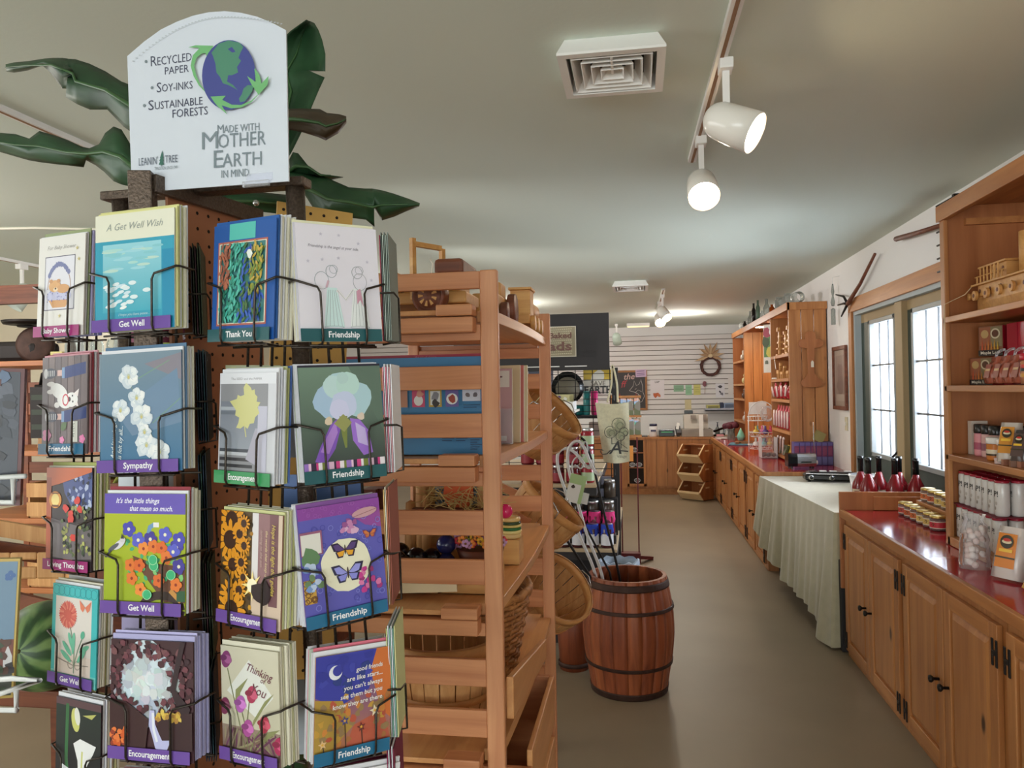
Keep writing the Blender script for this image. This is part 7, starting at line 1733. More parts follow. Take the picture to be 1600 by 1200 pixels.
def a_butter(a, w, h):
 a.rect(0, 0, w, h, (92, 88, 176)); a.rect(0, h * .90, w, h, (140, 66, 156)); a.poly([(w * .6, h * .9), (w, h * .9), (w, h * .74), (w * .8, h * .78)], (146, 70, 150))
 for k in range(70): a.ring(w * rnd.uniform(.02, .98), h * rnd.uniform(.12, .88), w * rnd.uniform(.015, .035), .001, rnd.choice([(130, 130, 206), (70, 70, 160), (112, 116, 200)]), 10)
 for k in range(20): a.ring(w * rnd.uniform(.02, .98), h * rnd.uniform(.91, .99), w * .02, .0008, (162, 90, 176), 8)
 a.rect(0, h * .60, w * .26, h * .80, (150, 90, 120)); a.rect(w * .01, h * .61, w * .24, h * .78, (222, 218, 210)); a.rect(0, h * .20, w * .14, h * .40, (196, 150, 60))
 for k in range(16): a.ring(w * rnd.uniform(.02, .12), h * rnd.uniform(.22, .38), .0035, .0012, (110, 70, 30), 8)
 a.blob(w * .10, h * .58, w * .11, (96, 130, 90), 10, .3); a.ell(w * .80, h * .89, w * .16, h * .04, (196, 150, 156), .12); a.line([(w * .64, h * .86), (w * .96, h * .91)], .001, (150, 100, 110)); a.blob(w * .52, h * .47, w * .305, (232, 226, 200), 28, .025)
 for k in range(12): a.blob(w * rnd.uniform(.50, .68), h * rnd.uniform(.74, .84), w * .035, rnd.choice([(196, 130, 176), (150, 80, 140), (214, 170, 200)]), 8)
 for k in range(14): a.blob(w * rnd.uniform(.04, .28), h * rnd.uniform(.32, .52), w * .04, rnd.choice([(150, 176, 214), (120, 150, 200), (186, 200, 226), (104, 130, 90)]), 8)
 for k in range(14): a.blob(w * rnd.uniform(.68, .92), h * rnd.uniform(.22, .42), w * .035, rnd.choice([(196, 60, 140), (160, 50, 120), (220, 120, 170)]), 8)
 def bf(cx, cy, s, c, edge, c2):
  for sg in (-1, 1):
   a.poly([(cx, cy), (cx + sg * s * .5, cy + s * .52), (cx + sg * s, cy + s * .50), (cx + sg * s * .82, cy - s * .02), (cx + sg * s * .35, cy - s * .12)], edge); a.poly([(cx + sg * s * .05, cy + s * .02), (cx + sg * s * .5, cy + s * .42), (cx + sg * s * .82, cy + s * .38), (cx + sg * s * .68, cy + s * .03), (cx + sg * s * .32, cy - s * .06)], c)
   a.poly([(cx, cy), (cx + sg * s * .72, cy - s * .08), (cx + sg * s * .58, cy - s * .52), (cx + sg * s * .2, cy - s * .5)], edge); a.poly([(cx + sg * s * .03, cy - s * .04), (cx + sg * s * .6, cy - s * .12), (cx + sg * s * .48, cy - s * .42), (cx + sg * s * .2, cy - s * .4)], c2)
  a.ell(cx, cy, s * .05, s * .34, (60, 40, 40))
 bf(w * .52, h * .60, w * .17, (86, 60, 120), (44, 30, 60), (226, 160, 40)); bf(w * .53, h * .40, w * .20, (150, 150, 220), (40, 36, 70), (136, 136, 214)); bf(w * .84, h * .70, w * .09, (206, 120, 60), (150, 60, 70), (190, 110, 60))
def a_dahlia(a, w, h):
 a.rect(0, 0, w, h, (66, 186, 190)); a.rect(0, 0, w, h * .12, (120, 206, 200))
 for k in range(8): a.ring(w * (.08 + .12 * k), h * .94, w * .07, .0008, (40, 130, 140), 12)
 a.rect(w * .08, h * .10, w * .88, h * .88, (224, 216, 210)); a.rect(w * .08, h * .10, w * .88, h * .3, (222, 206, 196))
 for k in range(34): t = k * .185; a.ell(w * .36 + w * .13 * math.cos(t), h * .70 + w * .13 * math.sin(t), w * .08, w * .022, ((216, 110, 96), (226, 136, 116), (206, 90, 84))[k % 3], t, 7)
 a.blob(w * .36, h * .70, w * .09, (206, 96, 84), 12, .2); stems(a, [[(w * .42, h * .58), (w * .52, h * .38), (w * .52, h * .12)], [(w * .7, h * .50), (w * .60, h * .36), (w * .52, h * .2)]], (110, 140, 116), .0018)
 for x, y, r_, t in ((.50, .42, .16, 1.5), (.36, .36, .14, 2.4), (.44, .44, .13, 2.0), (.74, .38, .12, .5), (.68, .30, .13, .8), (.34, .28, .14, 2.6)): a.ell(w * x, h * y, w * r_, w * .038, (112, 190, 160), t)
 a.ell(w * .70, h * .52, w * .06, h * .03, (96, 180, 150), 1.2)
 for sg in (-1, 1): a.poly([(w * .74, h * .80), (w * (.74 + sg * .13), h * .87), (w * (.74 + sg * .10), h * .78), (w * (.74 + sg * .05), h * .75)], (226, 130, 100))
 a.line([(w * .12, h * .25), (w * .5, h * .20), (w * .84, h * .22)], .0012, (140, 130, 120)); a.ring(w * .45, h * .205, w * .06, .001, (140, 130, 120)); a.ring(w * .60, h * .205, w * .06, .001, (140, 130, 120))
def a_falls(a, w, h):
 a.rect(0, 0, w, h, (66, 38, 44)); a.blob(w * .42, h * .62, w * .36, (196, 214, 226), 18, .12); a.blob(w * .46, h * .64, w * .26, (222, 232, 238), 16, .1); a.blob(w * .45, h * .42, w * .2, (176, 186, 206), 14, .15); a.blob(w * .4, h * .86, w * .2, (206, 220, 230), 12, .15)
 for k in range(60): t = rnd.uniform(0, 6.28); q = rnd.uniform(.05, .40); a.blob(w * (.44 + q * math.cos(t)), h * (.64 + q * .62 * math.sin(t)), w * .06, tuple(int(v - q * 190 + rnd.uniform(-8, 8)) for v in (232, 238, 244)), 8, .4)
 for k in range(190):
  t = rnd.uniform(0, 6.28); q = rnd.uniform(.33, .62); x, y = .42 + q * math.cos(t) * .95, .66 + q * math.sin(t) * .62
  if 0 < x < 1 and .30 < y < 1: a.blob(w * x, h * y, w * .034, rnd.choice([(92, 50, 60), (74, 44, 50), (112, 62, 72), (60, 36, 44), (120, 76, 80)]), 7, .45)
 a.poly([(w * .86, h), (w * .92, h), (w * .8, h * .6), (w * .98, h * .45), (w * .9, h * .3), (w * .74, h * .6)], (52, 34, 40))
 a.poly([(0, h * .5), (w * .2, h * .48), (w * .48, h * .34), (w * .44, h * .1), (0, h * .1)], (62, 36, 38)); a.poly([(w * .58, h * .36), (w, h * .42), (w, h * .1), (w * .6, h * .1)], (58, 34, 38))
 a.line([(w * .52, h * .42), (w * .52, h * .30), (w * .56, h * .22), (w * .60, h * .14), (w * .70, h * .10)], [.008, .011, .012, .016, .03], (186, 186, 226)); a.line([(w * .53, h * .40), (w * .54, h * .26), (w * .58, h * .16)], .004, (226, 228, 240))
 for k in range(26): a.blob(w * rnd.uniform(.56, .86), h * (.36 + rnd.uniform(-.02, .06)), w * .03, rnd.choice([(206, 170, 70), (220, 190, 90), (176, 130, 60)]), 7, .4)
 for k in range(24): a.blob(w * rnd.uniform(.02, .20), h * rnd.uniform(.12, .26), .004, rnd.choice([(206, 90, 40), (150, 60, 40), (226, 120, 60)]), 6)
def a_tulip(a, w, h):
 a.grad(0, h * .2, w, h, (196, 190, 166), (206, 200, 180)); a.poly([(w * .1, h * .6), (w * .5, h * .9), (w * .9, h * .6), (w * .6, h * .4)], (222, 222, 216)); a.grad(0, 0, w, h * .30, (104, 78, 74), (150, 130, 116))
 for k in range(30): a.line([(w * rnd.uniform(0, 1), h * .06), (w * rnd.uniform(0, 1), h * .28)], .003, rnd.choice([(120, 96, 84), (110, 60, 90), (150, 140, 110), (90, 66, 60)]))
 stems(a, [[(w * .12, h * .80), (w * .22, h * .55), (w * .40, h * .12)], [(w * .34, h * .48), (w * .42, h * .3), (w * .46, h * .1)], [(w * .5, h * .56), (w * .46, h * .40), (w * .42, h * .3)], [(w * .72, h * .34), (w * .56, h * .22), (w * .5, h * .1)]], (120, 124, 84), .0018)
 for p in ([(w * .24, h * .45), (w * .26, h * .62), (w * .48, h * .74), (w * .34, h * .60), (w * .30, h * .45)], [(w * .52, h * .3), (w * .74, h * .5), (w * .92, h * .64), (w * .76, h * .56), (w * .56, h * .38)], [(w * .6, h * .12), (w * .8, h * .3), (w, h * .34), (w * .8, h * .24)], [(w * .0, h * .55), (w * .16, h * .48), (w * .3, h * .3), (w * .14, h * .5)]): a.poly(p, (140, 142, 96))
 for x, y, c in ((.10, .88, (130, 60, 110)), (.34, .50, (176, 96, 176)), (.54, .60, (170, 60, 90)), (.46, .30, (170, 80, 150)), (.74, .36, (186, 60, 84)), (.06, .46, (120, 50, 80)), (.98, .2, (170, 50, 90))):
  a.ell(w * x, h * y, w * .105, h * .062, c, 1.2); a.ell(w * (x + .03), h * y, w * .05, h * .055, tuple(min(255, q + 34) for q in c), 1.4); a.ell(w * (x - .05), h * (y + .01), w * .035, h * .05, tuple(int(q * .82) for q in c), 1.7)
 a.text('Thinking', w * .68, h * .77, h * .10, (116, 60, 76), -.22, 'c', 0, .35, width=w * .44); a.text('of', w * .74, h * .71, h * .07, (116, 60, 76), -.22, 'c', 0, .35); a.text('You', w * .66, h * .60, h * .12, (116, 60, 76), -.22, 'c', 0, .35)
def a_stars(a, w, h):
 a.grad(0, 0, w, h, (190, 120, 60), (50, 56, 150)); a.poly([(0, h), (w * .85, h), (w * .7, h * .62), (w * .3, h * .5), (0, h * .62)], (56, 60, 160)); a.poly([(w * .8, h), (w, h), (w, h * .3), (w * .86, h * .4), (w * .72, h * .8)], (206, 110, 50)); a.poly([(0, h * .6), (w * .35, h * .55), (w * .5, h * .3), (w * .2, h * .1), (0, h * .1)], (176, 140, 60)); a.poly([(w * .5, h * .3), (w * .9, h * .4), (w, h * .1), (w * .4, h * .1)], (186, 90, 66))
 for k in range(50): a.blob(w * rnd.uniform(.02, .98), h * rnd.uniform(.12, .6), w * .04, rnd.choice([(196, 150, 60), (170, 110, 60), (206, 130, 56), (150, 120, 80), (186, 84, 60)]), 7, .4)
 for k in range(20): a.blob(w * rnd.uniform(.02, .7), h * rnd.uniform(.62, .98), w * .06, rnd.choice([(50, 54, 150), (64, 70, 170), (44, 60, 130)]), 7, .4)
 a.ell(w * .25, h * .83, w * .085, w * .085, (232, 232, 240)); a.ell(w * .275, h * .845, w * .062, w * .062, (56, 60, 158))
 for i, s in enumerate(('good friends', 'are like stars...', "you can't always", 'see them but you', 'know they are there')): a.text(s, w * .88, h * (.82 - .078 * i), h * .062, (236, 230, 226), .05, 'r', .015, .1, width=w * (.36, .48, .52, .56, .66)[i])
 for x, y, c, r_ in ((.38, .36, (60, 66, 130), .062), (.6, .27, (110, 40, 40), .062), (.78, .40, (236, 220, 190), .075), (.10, .18, (230, 190, 140), .06)): a.line([(w * x, h * y), (w * (x + .02), h * .1)], .0016, (70, 50, 40)); a.star(w * x, h * y, w * r_, c, 5, .42, .15); a.star(w * x, h * y, w * r_ * .4, (226, 170, 60))
def a_calla(a, w, h):
 a.grad(0, 0, w, h, (40, 30, 40), (44, 56, 52)); a.rect(0, h * .93, w, h, (96, 70, 76)); a.line([(w * .26, h * .95), (w * .24, h * .4), (w * .3, h * .1)], .008, (60, 110, 70)); a.ell(w * .44, h * .80, w * .09, h * .12, (206, 206, 120), .2); a.ell(w * .48, h * .84, w * .06, h * .09, (226, 226, 216), .2); a.poly([(w * .6, h * .86), (w * .9, h * .9), (w * .8, h * .84)], (190, 190, 110))
 a.poly([(w * .40, h * .56), (w * .55, h * .62), (w * .9, h * .58), (w * .84, h * .50), (w * .66, h * .32), (w * .60, h * .18), (w * .52, h * .2), (w * .50, h * .40)], (236, 236, 236)); a.line([(w * .60, h * .50), (w * .58, h * .25)], .004, (206, 206, 130)); a.poly([(w * .1, h * .34), (w * .3, h * .30), (w * .36, h * .02), (w * .16, h * .0)], (232, 232, 236)); a.poly([(w * .6, h * .16), (w * .75, h * .22), (w * .95, h * .08), (w * .7, h * .0)], (236, 234, 236))
cards = [
 ('A', (57, 527), (129, 523), 155, a_baby, (228, 224, 220), MAG, 'Baby Shower', 'baby shower card with a teddy bear asleep in a flowered basket', [WHT, (150, 160, 120), LIL, WHT, (120, 124, 190), LIL, (110, 112, 180)], 'envelope or card filed behind the baby shower card', .6),
 ('A', (65, 709), (136, 709), 150, a_dog, (110, 96, 98), BLUE, 'Friendship', 'friendship card with a white puppy between jeans and sneakers', [PNK, (150, 60, 70), WHT, PNK, WHT, (190, 110, 130), WHT], 'envelope or card filed behind the puppy card', .55),
 ('A', (72, 887), (143, 894), 156, a_lantern, (56, 46, 50), MAG, 'Loving Thoughts', 'loving thoughts card with a glowing porch lantern and red flowers', [CREAM, (176, 182, 110), CREAM, (160, 170, 96), CREAM, (190, 190, 130), CREAM], 'envelope or card filed behind the lantern card', .8),
 ('A', (79, 1062), (149, 1079), 150, a_dahlia, (66, 186, 190), PURPLE, 'Get Well', 'get well card with a coral dahlia on a turquoise border', [WHT, CREAM, CREAM, (190, 190, 130), CREAM, WHT], 'envelope or card filed behind the dahlia card', .45),
 ('A', (86, 1240), (156, 1262), 150, a_calla, (40, 30, 40), PURPLE, 'Sympathy', 'card with white calla lilies on a dark ground, lowest in its column', [WHT, WHT, CREAM, WHT, CREAM, (206, 200, 150), CREAM], 'envelope or card filed behind the calla lily card', .45),
 ('B', (149, 520), (273, 511), 184, a_lily, (226, 224, 206), PURPLE, 'Get Well', 'get well wish card with white water lilies on turquoise', [(218, 214, 150), (210, 206, 140), WHT, YEL, CREAM, WHT], 'envelope or card filed behind the water lily card', .32),
 ('B', (157, 738), (285, 735), 184, a_orchid, (90, 120, 150), PURPLE, 'Sympathy', 'sympathy card with a spray of white orchids on misty blue', [WHT, (90, 120, 150), WHT, CREAM, WHT, CREAM], 'envelope or card filed behind the orchid card', .36),
 ('B', (162, 955), (289, 962), 183, a_pansy, (160, 176, 40), PURPLE, 'Get Well', 'get well card with pansies, a small bird and little things verse', [WHT, (150, 60, 70), WHT, CREAM, CREAM, (206, 200, 150), CREAM], 'envelope or card filed behind the pansy card', .32),
 ('B', (174, 1181), (303, 1193), 180, a_falls, (66, 38, 44), PURPLE, 'Encouragement', 'encouragement card with a waterfall painting in dusky woods', [LIL, (190, 184, 226), LIL, (176, 170, 214), LIL, (196, 190, 230), LIL], 'lilac envelope or card filed behind the waterfall card', .5),
 ('B', (182, 1402), (312, 1418), 184, None, (226, 150, 176), MAG, 'Birthday', 'pink card whose top edge shows under the waterfall card', [PNK, WHT, PNK, PNK, WHT], 'pink envelope or card filed behind the pink card', .4),
 ('C', (330, 534), (427, 530), 181, a_garden, (30, 84, 160), TEAL, 'Thank You', 'thank you card with a painterly blue and green garden in a red border', [(40, 90, 160), WHT, CREAM, WHT, CREAM, WHT, CREAM, WHT], 'envelope or card filed behind the thank you card', .42),
 ('C', (340, 752), (428, 760), 169, a_leaf, (206, 206, 214), GRN, 'Encouragement', 'encouragement card with a pale yellow maple leaf over grey water', [WHT, (206, 206, 214), WHT, (196, 196, 140), (190, 190, 130), (90, 120, 190)], 'envelope or card filed behind the maple leaf card', .5),
 ('C', (343, 968), (438, 988), 171, a_sunfl, (150, 110, 90), PURPLE, 'Encouragement', 'encouragement card printed sideways with sunflowers and a setting sun', [(206, 206, 150), CREAM, (214, 214, 160), CREAM, YEL, CREAM, WHT], 'envelope or card filed behind the sunflower card', .52),
 ('C', (349, 1182), (440, 1204), 171, a_tulip, (196, 190, 166), PURPLE, 'Encouragement', 'thinking of you card with purple and red tulips on cream', [CREAM, (214, 208, 176), CREAM, CREAM, (206, 206, 160), CREAM, CREAM], 'cream envelope or card filed behind the tulip card', .55),
 ('D', (471, 533), (598, 533), 188, a_angels, (224, 218, 228), TEAL, 'Friendship', 'white friendship card with a faint drawing of two girls holding hands', [(214, 210, 220), (226, 222, 190), CREAM, WHT, CREAM], 'envelope or card filed behind the two girls card', .38),
 ('D', (477, 757), (605, 742), 183, a_iris, (70, 84, 76), TEAL, 'Friendship', 'friendship card with a lilac and blue iris on dark green', [(50, 46, 60), WHT, (40, 40, 50), WHT, (206, 214, 190), WHT], 'envelope or card filed behind the iris card', .38),
 ('D', (480, 984), (607, 952), 187, a_butter, (92, 88, 176), BLUE, 'Friendship', 'friendship card with two butterflies in a cream circle on purple', [(130, 80, 150), WHT, WHT, (226, 222, 230), WHT], 'envelope or card filed behind the butterfly card', .42),
 ('D', (490, 1198), (609, 1168), 165, a_stars, (180, 120, 70), BLUE, 'Friendship', 'friendship card with moon and stars on sticks, good friends verse', [WHT, (226, 120, 140), WHT, (196, 206, 190), (226, 160, 170), WHT, WHT], 'envelope or card filed behind the moon and stars card', .42),
 ('D', (497, 1420), (612, 1385), 196, None, (230, 228, 232), BLUE, 'Friendship', 'white card whose top edge shows under the moon and stars card', [WHT, (120, 30, 70), WHT, (120, 30, 70), WHT], 'envelope or card filed behind the lowest white card', .4)]
for c in cards: pocket(*c[:11], tw=c[11])
# pockets on the far sides, cards seen edge-on
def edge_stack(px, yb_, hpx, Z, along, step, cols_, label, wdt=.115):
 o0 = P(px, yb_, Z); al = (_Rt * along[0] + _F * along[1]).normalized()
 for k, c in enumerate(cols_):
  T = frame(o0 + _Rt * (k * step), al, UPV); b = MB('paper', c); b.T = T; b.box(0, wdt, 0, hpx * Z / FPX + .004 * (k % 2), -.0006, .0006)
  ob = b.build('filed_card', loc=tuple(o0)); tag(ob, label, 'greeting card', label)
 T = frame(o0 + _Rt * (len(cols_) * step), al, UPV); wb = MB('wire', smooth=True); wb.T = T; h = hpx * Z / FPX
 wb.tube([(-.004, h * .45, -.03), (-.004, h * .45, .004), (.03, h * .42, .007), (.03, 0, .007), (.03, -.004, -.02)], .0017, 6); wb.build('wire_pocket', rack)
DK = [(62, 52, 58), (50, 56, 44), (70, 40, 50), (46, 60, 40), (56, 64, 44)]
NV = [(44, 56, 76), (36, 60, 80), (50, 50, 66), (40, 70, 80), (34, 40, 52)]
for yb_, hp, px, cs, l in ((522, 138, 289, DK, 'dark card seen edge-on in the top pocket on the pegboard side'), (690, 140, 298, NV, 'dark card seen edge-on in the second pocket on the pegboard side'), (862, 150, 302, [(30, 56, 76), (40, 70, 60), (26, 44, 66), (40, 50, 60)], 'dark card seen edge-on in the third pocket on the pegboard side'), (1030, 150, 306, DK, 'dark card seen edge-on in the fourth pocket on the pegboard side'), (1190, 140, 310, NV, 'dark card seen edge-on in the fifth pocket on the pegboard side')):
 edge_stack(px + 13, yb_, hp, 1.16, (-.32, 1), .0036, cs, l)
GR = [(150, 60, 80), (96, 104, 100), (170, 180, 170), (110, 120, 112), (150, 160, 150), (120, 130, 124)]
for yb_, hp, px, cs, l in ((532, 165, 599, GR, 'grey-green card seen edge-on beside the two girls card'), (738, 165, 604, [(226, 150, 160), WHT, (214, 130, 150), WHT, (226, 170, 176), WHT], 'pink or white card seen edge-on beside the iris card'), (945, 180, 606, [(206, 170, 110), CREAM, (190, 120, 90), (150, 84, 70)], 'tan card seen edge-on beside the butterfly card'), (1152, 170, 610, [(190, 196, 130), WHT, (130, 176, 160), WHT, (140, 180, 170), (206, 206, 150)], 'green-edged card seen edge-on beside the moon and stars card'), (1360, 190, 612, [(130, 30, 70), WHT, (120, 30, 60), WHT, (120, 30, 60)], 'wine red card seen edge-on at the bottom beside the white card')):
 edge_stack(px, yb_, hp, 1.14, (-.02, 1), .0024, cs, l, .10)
# plain cards turned away, glimpsed between the pockets
for (px, py, Z, w_, h_, c, l) in ((352, 718, 1.22, .085, .15, (196, 200, 150), 'pale green card glimpsed behind the maple leaf card'), (440, 715, 1.24, .04, .125, (150, 150, 154), 'grey card glimpsed between the maple leaf and iris cards'), (450, 960, 1.24, .06, .11, (70, 130, 60), 'green card glimpsed between the sunflower and butterfly cards'), (440, 800, 1.24, .13, .06, (84, 120, 180), 'blue card glimpsed under the iris card'), (185, 770, 1.2, .10, .10, (196, 202, 210), 'pale card lettered in script glimpsed under the orchid card'), (190, 990, 1.2, .10, .12, (150, 140, 180), 'violet patterned card glimpsed under the pansy card'), (205, 535, 1.2, .08, .07, (130, 30, 70), 'wine red label card glimpsed under the water lily card'), (440, 1180, 1.24, .12, .12, (160, 166, 172), 'grey card glimpsed between the tulip and moon cards')):
 T = frame(P(px, py, Z), _Rt + _F * .1, UPV); b = MB('print', c); b.T = T; b.box(0, w_, 0, h_, -.002, 0); a = Art(b, T, .0006, .0003); b.T = Matrix()
 if 'script' in l: a.text('You are my', w_ * .5, h_ * .26, .018, (60, 60, 66), 0, 'c', 0, .3, width=w_ * .9)
 if 'wine' in l: a.text('Wedding', w_ * .7, h_ * .12, .014, (226, 220, 226), 0, 'c', .02)
 ob = b.build('filed_card', loc=tuple(P(px, py, Z))); tag(ob, l, 'greeting card')
# ------------------------------------------------------------------ header sign on top
o, q = P(206, 301, 1.172), P(452, 277.5, 1.115)
sw = (q - o).length; T = frame(o, q - o, UPV)
shh = sw * 805 / 990
def S(x, y):
 dx, dy = x - 187, y - 1123; Ux, Uy, Vx, Vy = 983, -113, -90, -807; det = Ux * Vy - Vx * Uy
 return ((dx * Vy - Vx * dy) / det * sw, (Ux * dy - dx * Uy) / det * shh)
out = [S(187, 1123), S(1168, 1030), S(1083, 200)] + [S(*p) for p in ((1000, 160), (900, 122), (800, 99), (700, 88), (600, 92), (500, 110), (400, 142), (300, 185), (200, 250), (92, 335))]
t = thing('header_sign', 'white arched sign about mother earth and recycled paper on top of the card rack', 'sign', tuple(o))
b = MB('print', (206, 211, 222)); b.T = T; b.prism(out, -.003, 0); a = Art(b, T, .0003, .00007); b.T = Matrix()
def st(s, x0, y0, x1, y1, size, c, bold=.0):
 p, r_ = S(x0, y0), S(x1, y1); L = math.hypot(r_[0] - p[0], r_[1] - p[1]); a.text(s, p[0], p[1], size * sw / 983, c, math.atan2(r_[1] - p[1], r_[0] - p[0]), 'l', bold, 0, width=L)
INK, GREY = (70, 72, 92), (120, 132, 140)
def caps(s, x0, y0, x1, y1, big, small, c, split):
 """Small capitals: a taller first letter, then the rest."""
 st(s[0], x0, y0, x0 + (x1 - x0) * split, y0 + (y1 - y0) * split, big, c); k = split + .02; st(s[1:], x0 + (x1 - x0) * k, y0 + (y1 - y0) * k, x1, y1, small, c)
caps('RECYCLED', 248, 396, 511, 366, 82, 68, INK, .15); st('PAPER', 345, 444, 498, 428, 60, INK)
caps('SOY-INKS', 302, 546, 532, 522, 80, 62, INK, .13); caps('SUSTAINABLE', 256, 648, 602, 612, 80, 62, INK, .10); st('FORESTS', 415, 690, 638, 668, 66, INK)
for x, y in ((221, 368), (273, 519), (231, 621)): p = S(x, y); a.ell(p[0], p[1], .0024, .0024, GREY)
caps('MADE WITH', 708, 776, 970, 752, 70, 58, GREY, .15); caps('MOTHER', 612, 868, 1012, 832, 140, 112, GREY, .25); caps('EARTH', 695, 970, 1000, 944, 140, 108, GREY, .19); st('IN MIND.', 755, 1024, 935, 1008, 60, GREY)
st("LEANIN'", 222, 968, 345, 956, 62, (96, 104, 120)); st('TREE', 394, 948, 474, 941, 60, (96, 104, 120)); st('TRADITION SINCE 1949', 330, 992, 478, 978, 26, GREY)
for k, (x, y, hw_) in enumerate(((372, 960, 17), (372, 940, 15), (372, 922, 12))): a.poly([S(x - hw_, y), S(x + hw_, y), S(x, y - 45)], (56, 104, 92))
a.poly([S(369, 966), S(375, 966), S(375, 955), S(369, 955)], (56, 104, 92))
for k in range(46):
 f = k / 45; x = 140 + f * 925; y = 350 - 243 * (1 - ((x - 690) / 560) ** 2) ** 1.0 + 45 * (f > .62) * (f - .62) * 2 - (30 if .2 < f < .8 else 10)
 y = 118 + 240 * abs((x - 690) / 550) ** 1.9 * (.42 if x > 690 else 1) + (0); p = S(x, y + 8); a.rect(p[0] - .0018, p[1] - .0006, p[0] + .0014, p[1] + .0006, (176, 182, 190))
# globe and arrows
LG = (112, 176, 116); gp = S(766, 454)
def curve(pts, wd, c): a.line([S(*p) for p in pts], [k * sw / 983 for k in wd], c)
curve([(640, 556), (590, 510), (555, 455), (535, 400), (545, 350), (580, 318), (610, 312)], [3, 10, 17, 22, 28, 34, 36], LG); a.poly([S(500, 298), S(545, 286), S(660, 290), S(622, 350), S(606, 320), S(560, 300)], LG)
a.ell(gp[0], gp[1], 163 * sw / 983, 193 * sw / 983, (66, 72, 140), .12, 36)
land = [(650, 330), (690, 280), (750, 262), (820, 275), (845, 300), (830, 330), (820, 360), (838, 375), (815, 410), (825, 440), (790, 455), (765, 455), (760, 490), (800, 510), (830, 540), (815, 530), (770, 510), (735, 500), (715, 465), (690, 440), (680, 390), (660, 345)]
a.poly([S(*p) for p in land], (76, 132, 108)); a.poly([S(*p) for p in ((865, 530), (890, 510), (925, 512), (920, 545), (880, 600), (850, 605), (842, 585), (858, 560))], (76, 132, 108)); a.poly([S(*p) for p in ((750, 310), (775, 298), (800, 325), (780, 330))], (66, 72, 140))
curve([(925, 420), (945, 460), (955, 500)], [4, 26, 34], LG); a.poly([S(882, 460), S(940, 495), S(975, 500), S(1013, 460), S(1010, 510), S(960, 565), S(915, 510)], LG); curve([(960, 560), (920, 600), (860, 628), (800, 630), (730, 605)], [3, 8, 14, 20, 30], LG); a.poly([S(665, 575), S(760, 570), S(735, 598), S(740, 625), S(778, 674), S(715, 630), S(690, 605)], LG)
b.build('sign_board', t)
b = MB('film'); p = S(925, 1062); b.T = T; b.box(p[0] - .006, p[0] + .036, p[1] - .003, p[1] + .005, .001, .006); b.box(p[0] - .002, p[0] + .040, p[1] + .005, p[1] + .017, .001, .002); b.build('clear_clip', t)
# ================================================================== banana plant behind the rack
plant = thing('banana_plant', 'broad-leaved banana plant rising behind the card rack sign', 'plant', (-.66, 1.52, 0))
top = P(345, 262, 1.62); foot = Vector((-.70, 1.55, .12))
b = MB('leaf', smooth=True); b.tube([foot, (foot + top) / 2 + Vector((.02, 0, 0)), top], .03, 12, radii=[.05, .04, .022]); b.build('stalk', plant)
b = MB('matte', (120, 70, 48), True); b.lathe([(.10, 0), (.135, .22), (.14, .25), (.125, .25), (.11, .2), (.001, .2)], 28, (-.70, 1.55, 0)); b.build('pot', plant)
def leaf(st_, bulge, mat, base=None, vein=None):
 """st_: outline pairs (x, y, x, y, distance) across the blade from base to tip."""
 b = MB(mat, smooth=True); rows = []; NC = 8
 for i, (xa, ya, xb, yb_, Z) in enumerate(st_):
  row = []
  for k in range(NC + 1):
   f = k / NC; row.append(P(xa + (xb - xa) * f, ya + (yb_ - ya) * f, Z + bulge * (1 - abs(2 * f - 1) ** 1.4) + .006 * math.sin(9 * f + i)))
  rows.append(row)
 b.grid(rows)
 o = b.build('leaf', plant, solid=.0016)
 if base is not None:
  m = rows[0][NC // 2]; v = MB(plain('midrib_green', (58, 92, 52), .4) if 'midrib_green' not in bpy.data.materials else bpy.data.materials['midrib_green'], smooth=True)
  pts = [Vector(base), (Vector(base) + m) / 2 + Vector((0, 0, .03))] + [r_[NC // 2] + Vector((0, -.003, 0)) for r_ in rows[:: max(1, len(rows) // 6)]]
  v.tube(pts, .005, 7, radii=[.011, .009] + [.005 * (1 - .8 * k / max(1, len(pts) - 3)) for k in range(len(pts) - 2)]); v.build('midrib', o)
 return o
leaf([(250, 150, 245, 235, 1.62), (190, 128, 194, 198, 1.66), (165, 112, 168, 171, 1.68), (140, 100, 141, 171, 1.70), (118, 93, 122, 163, 1.71), (108, 92, 103, 152, 1.715), (106, 92, 125, 140, 1.72), (98, 91, 98, 138, 1.72), (84, 91, 80, 114, 1.74), (70, 92, 66, 102, 1.76), (45, 96, 42, 110, 1.79), (22, 98, 22, 113, 1.82), (9, 101, 10, 111, 1.84)], -.05, 'leaf', top)
leaf([(260, 262, 240, 330, 1.52), (203, 225, 203, 291, 1.52), (190, 203, 190, 288, 1.52), (178, 198, 178, 283, 1.53), (165, 208, 163, 268, 1.545), (155, 226, 150, 258, 1.555), (140, 232, 134, 250, 1.57), (128, 230, 131, 261, 1.575), (105, 219, 106, 258, 1.59), (85, 212, 86, 256, 1.60), (62, 205, 62, 253, 1.615), (46, 217, 45, 250, 1.63), (25, 210, 24, 244, 1.65), (0, 208, 0, 237, 1.67), (-30, 210, -30, 226, 1.69)], -.04, 'leaf', top)
leaf([(400, 260, 440, 262, 1.60), (405, 235, 456, 236, 1.62), (410, 210, 472, 204, 1.64), (412, 180, 487, 166, 1.66), (413, 150, 499, 138, 1.68), (414, 128, 507, 121, 1.69), (414, 118, 482, 110, 1.70), (416, 108, 508, 111, 1.71), (420, 88, 508, 84, 1.72), (431, 70, 503, 62, 1.735), (455, 48, 497, 46, 1.75), (479, 31, 491, 36, 1.77)], .05, 'leaf', top)
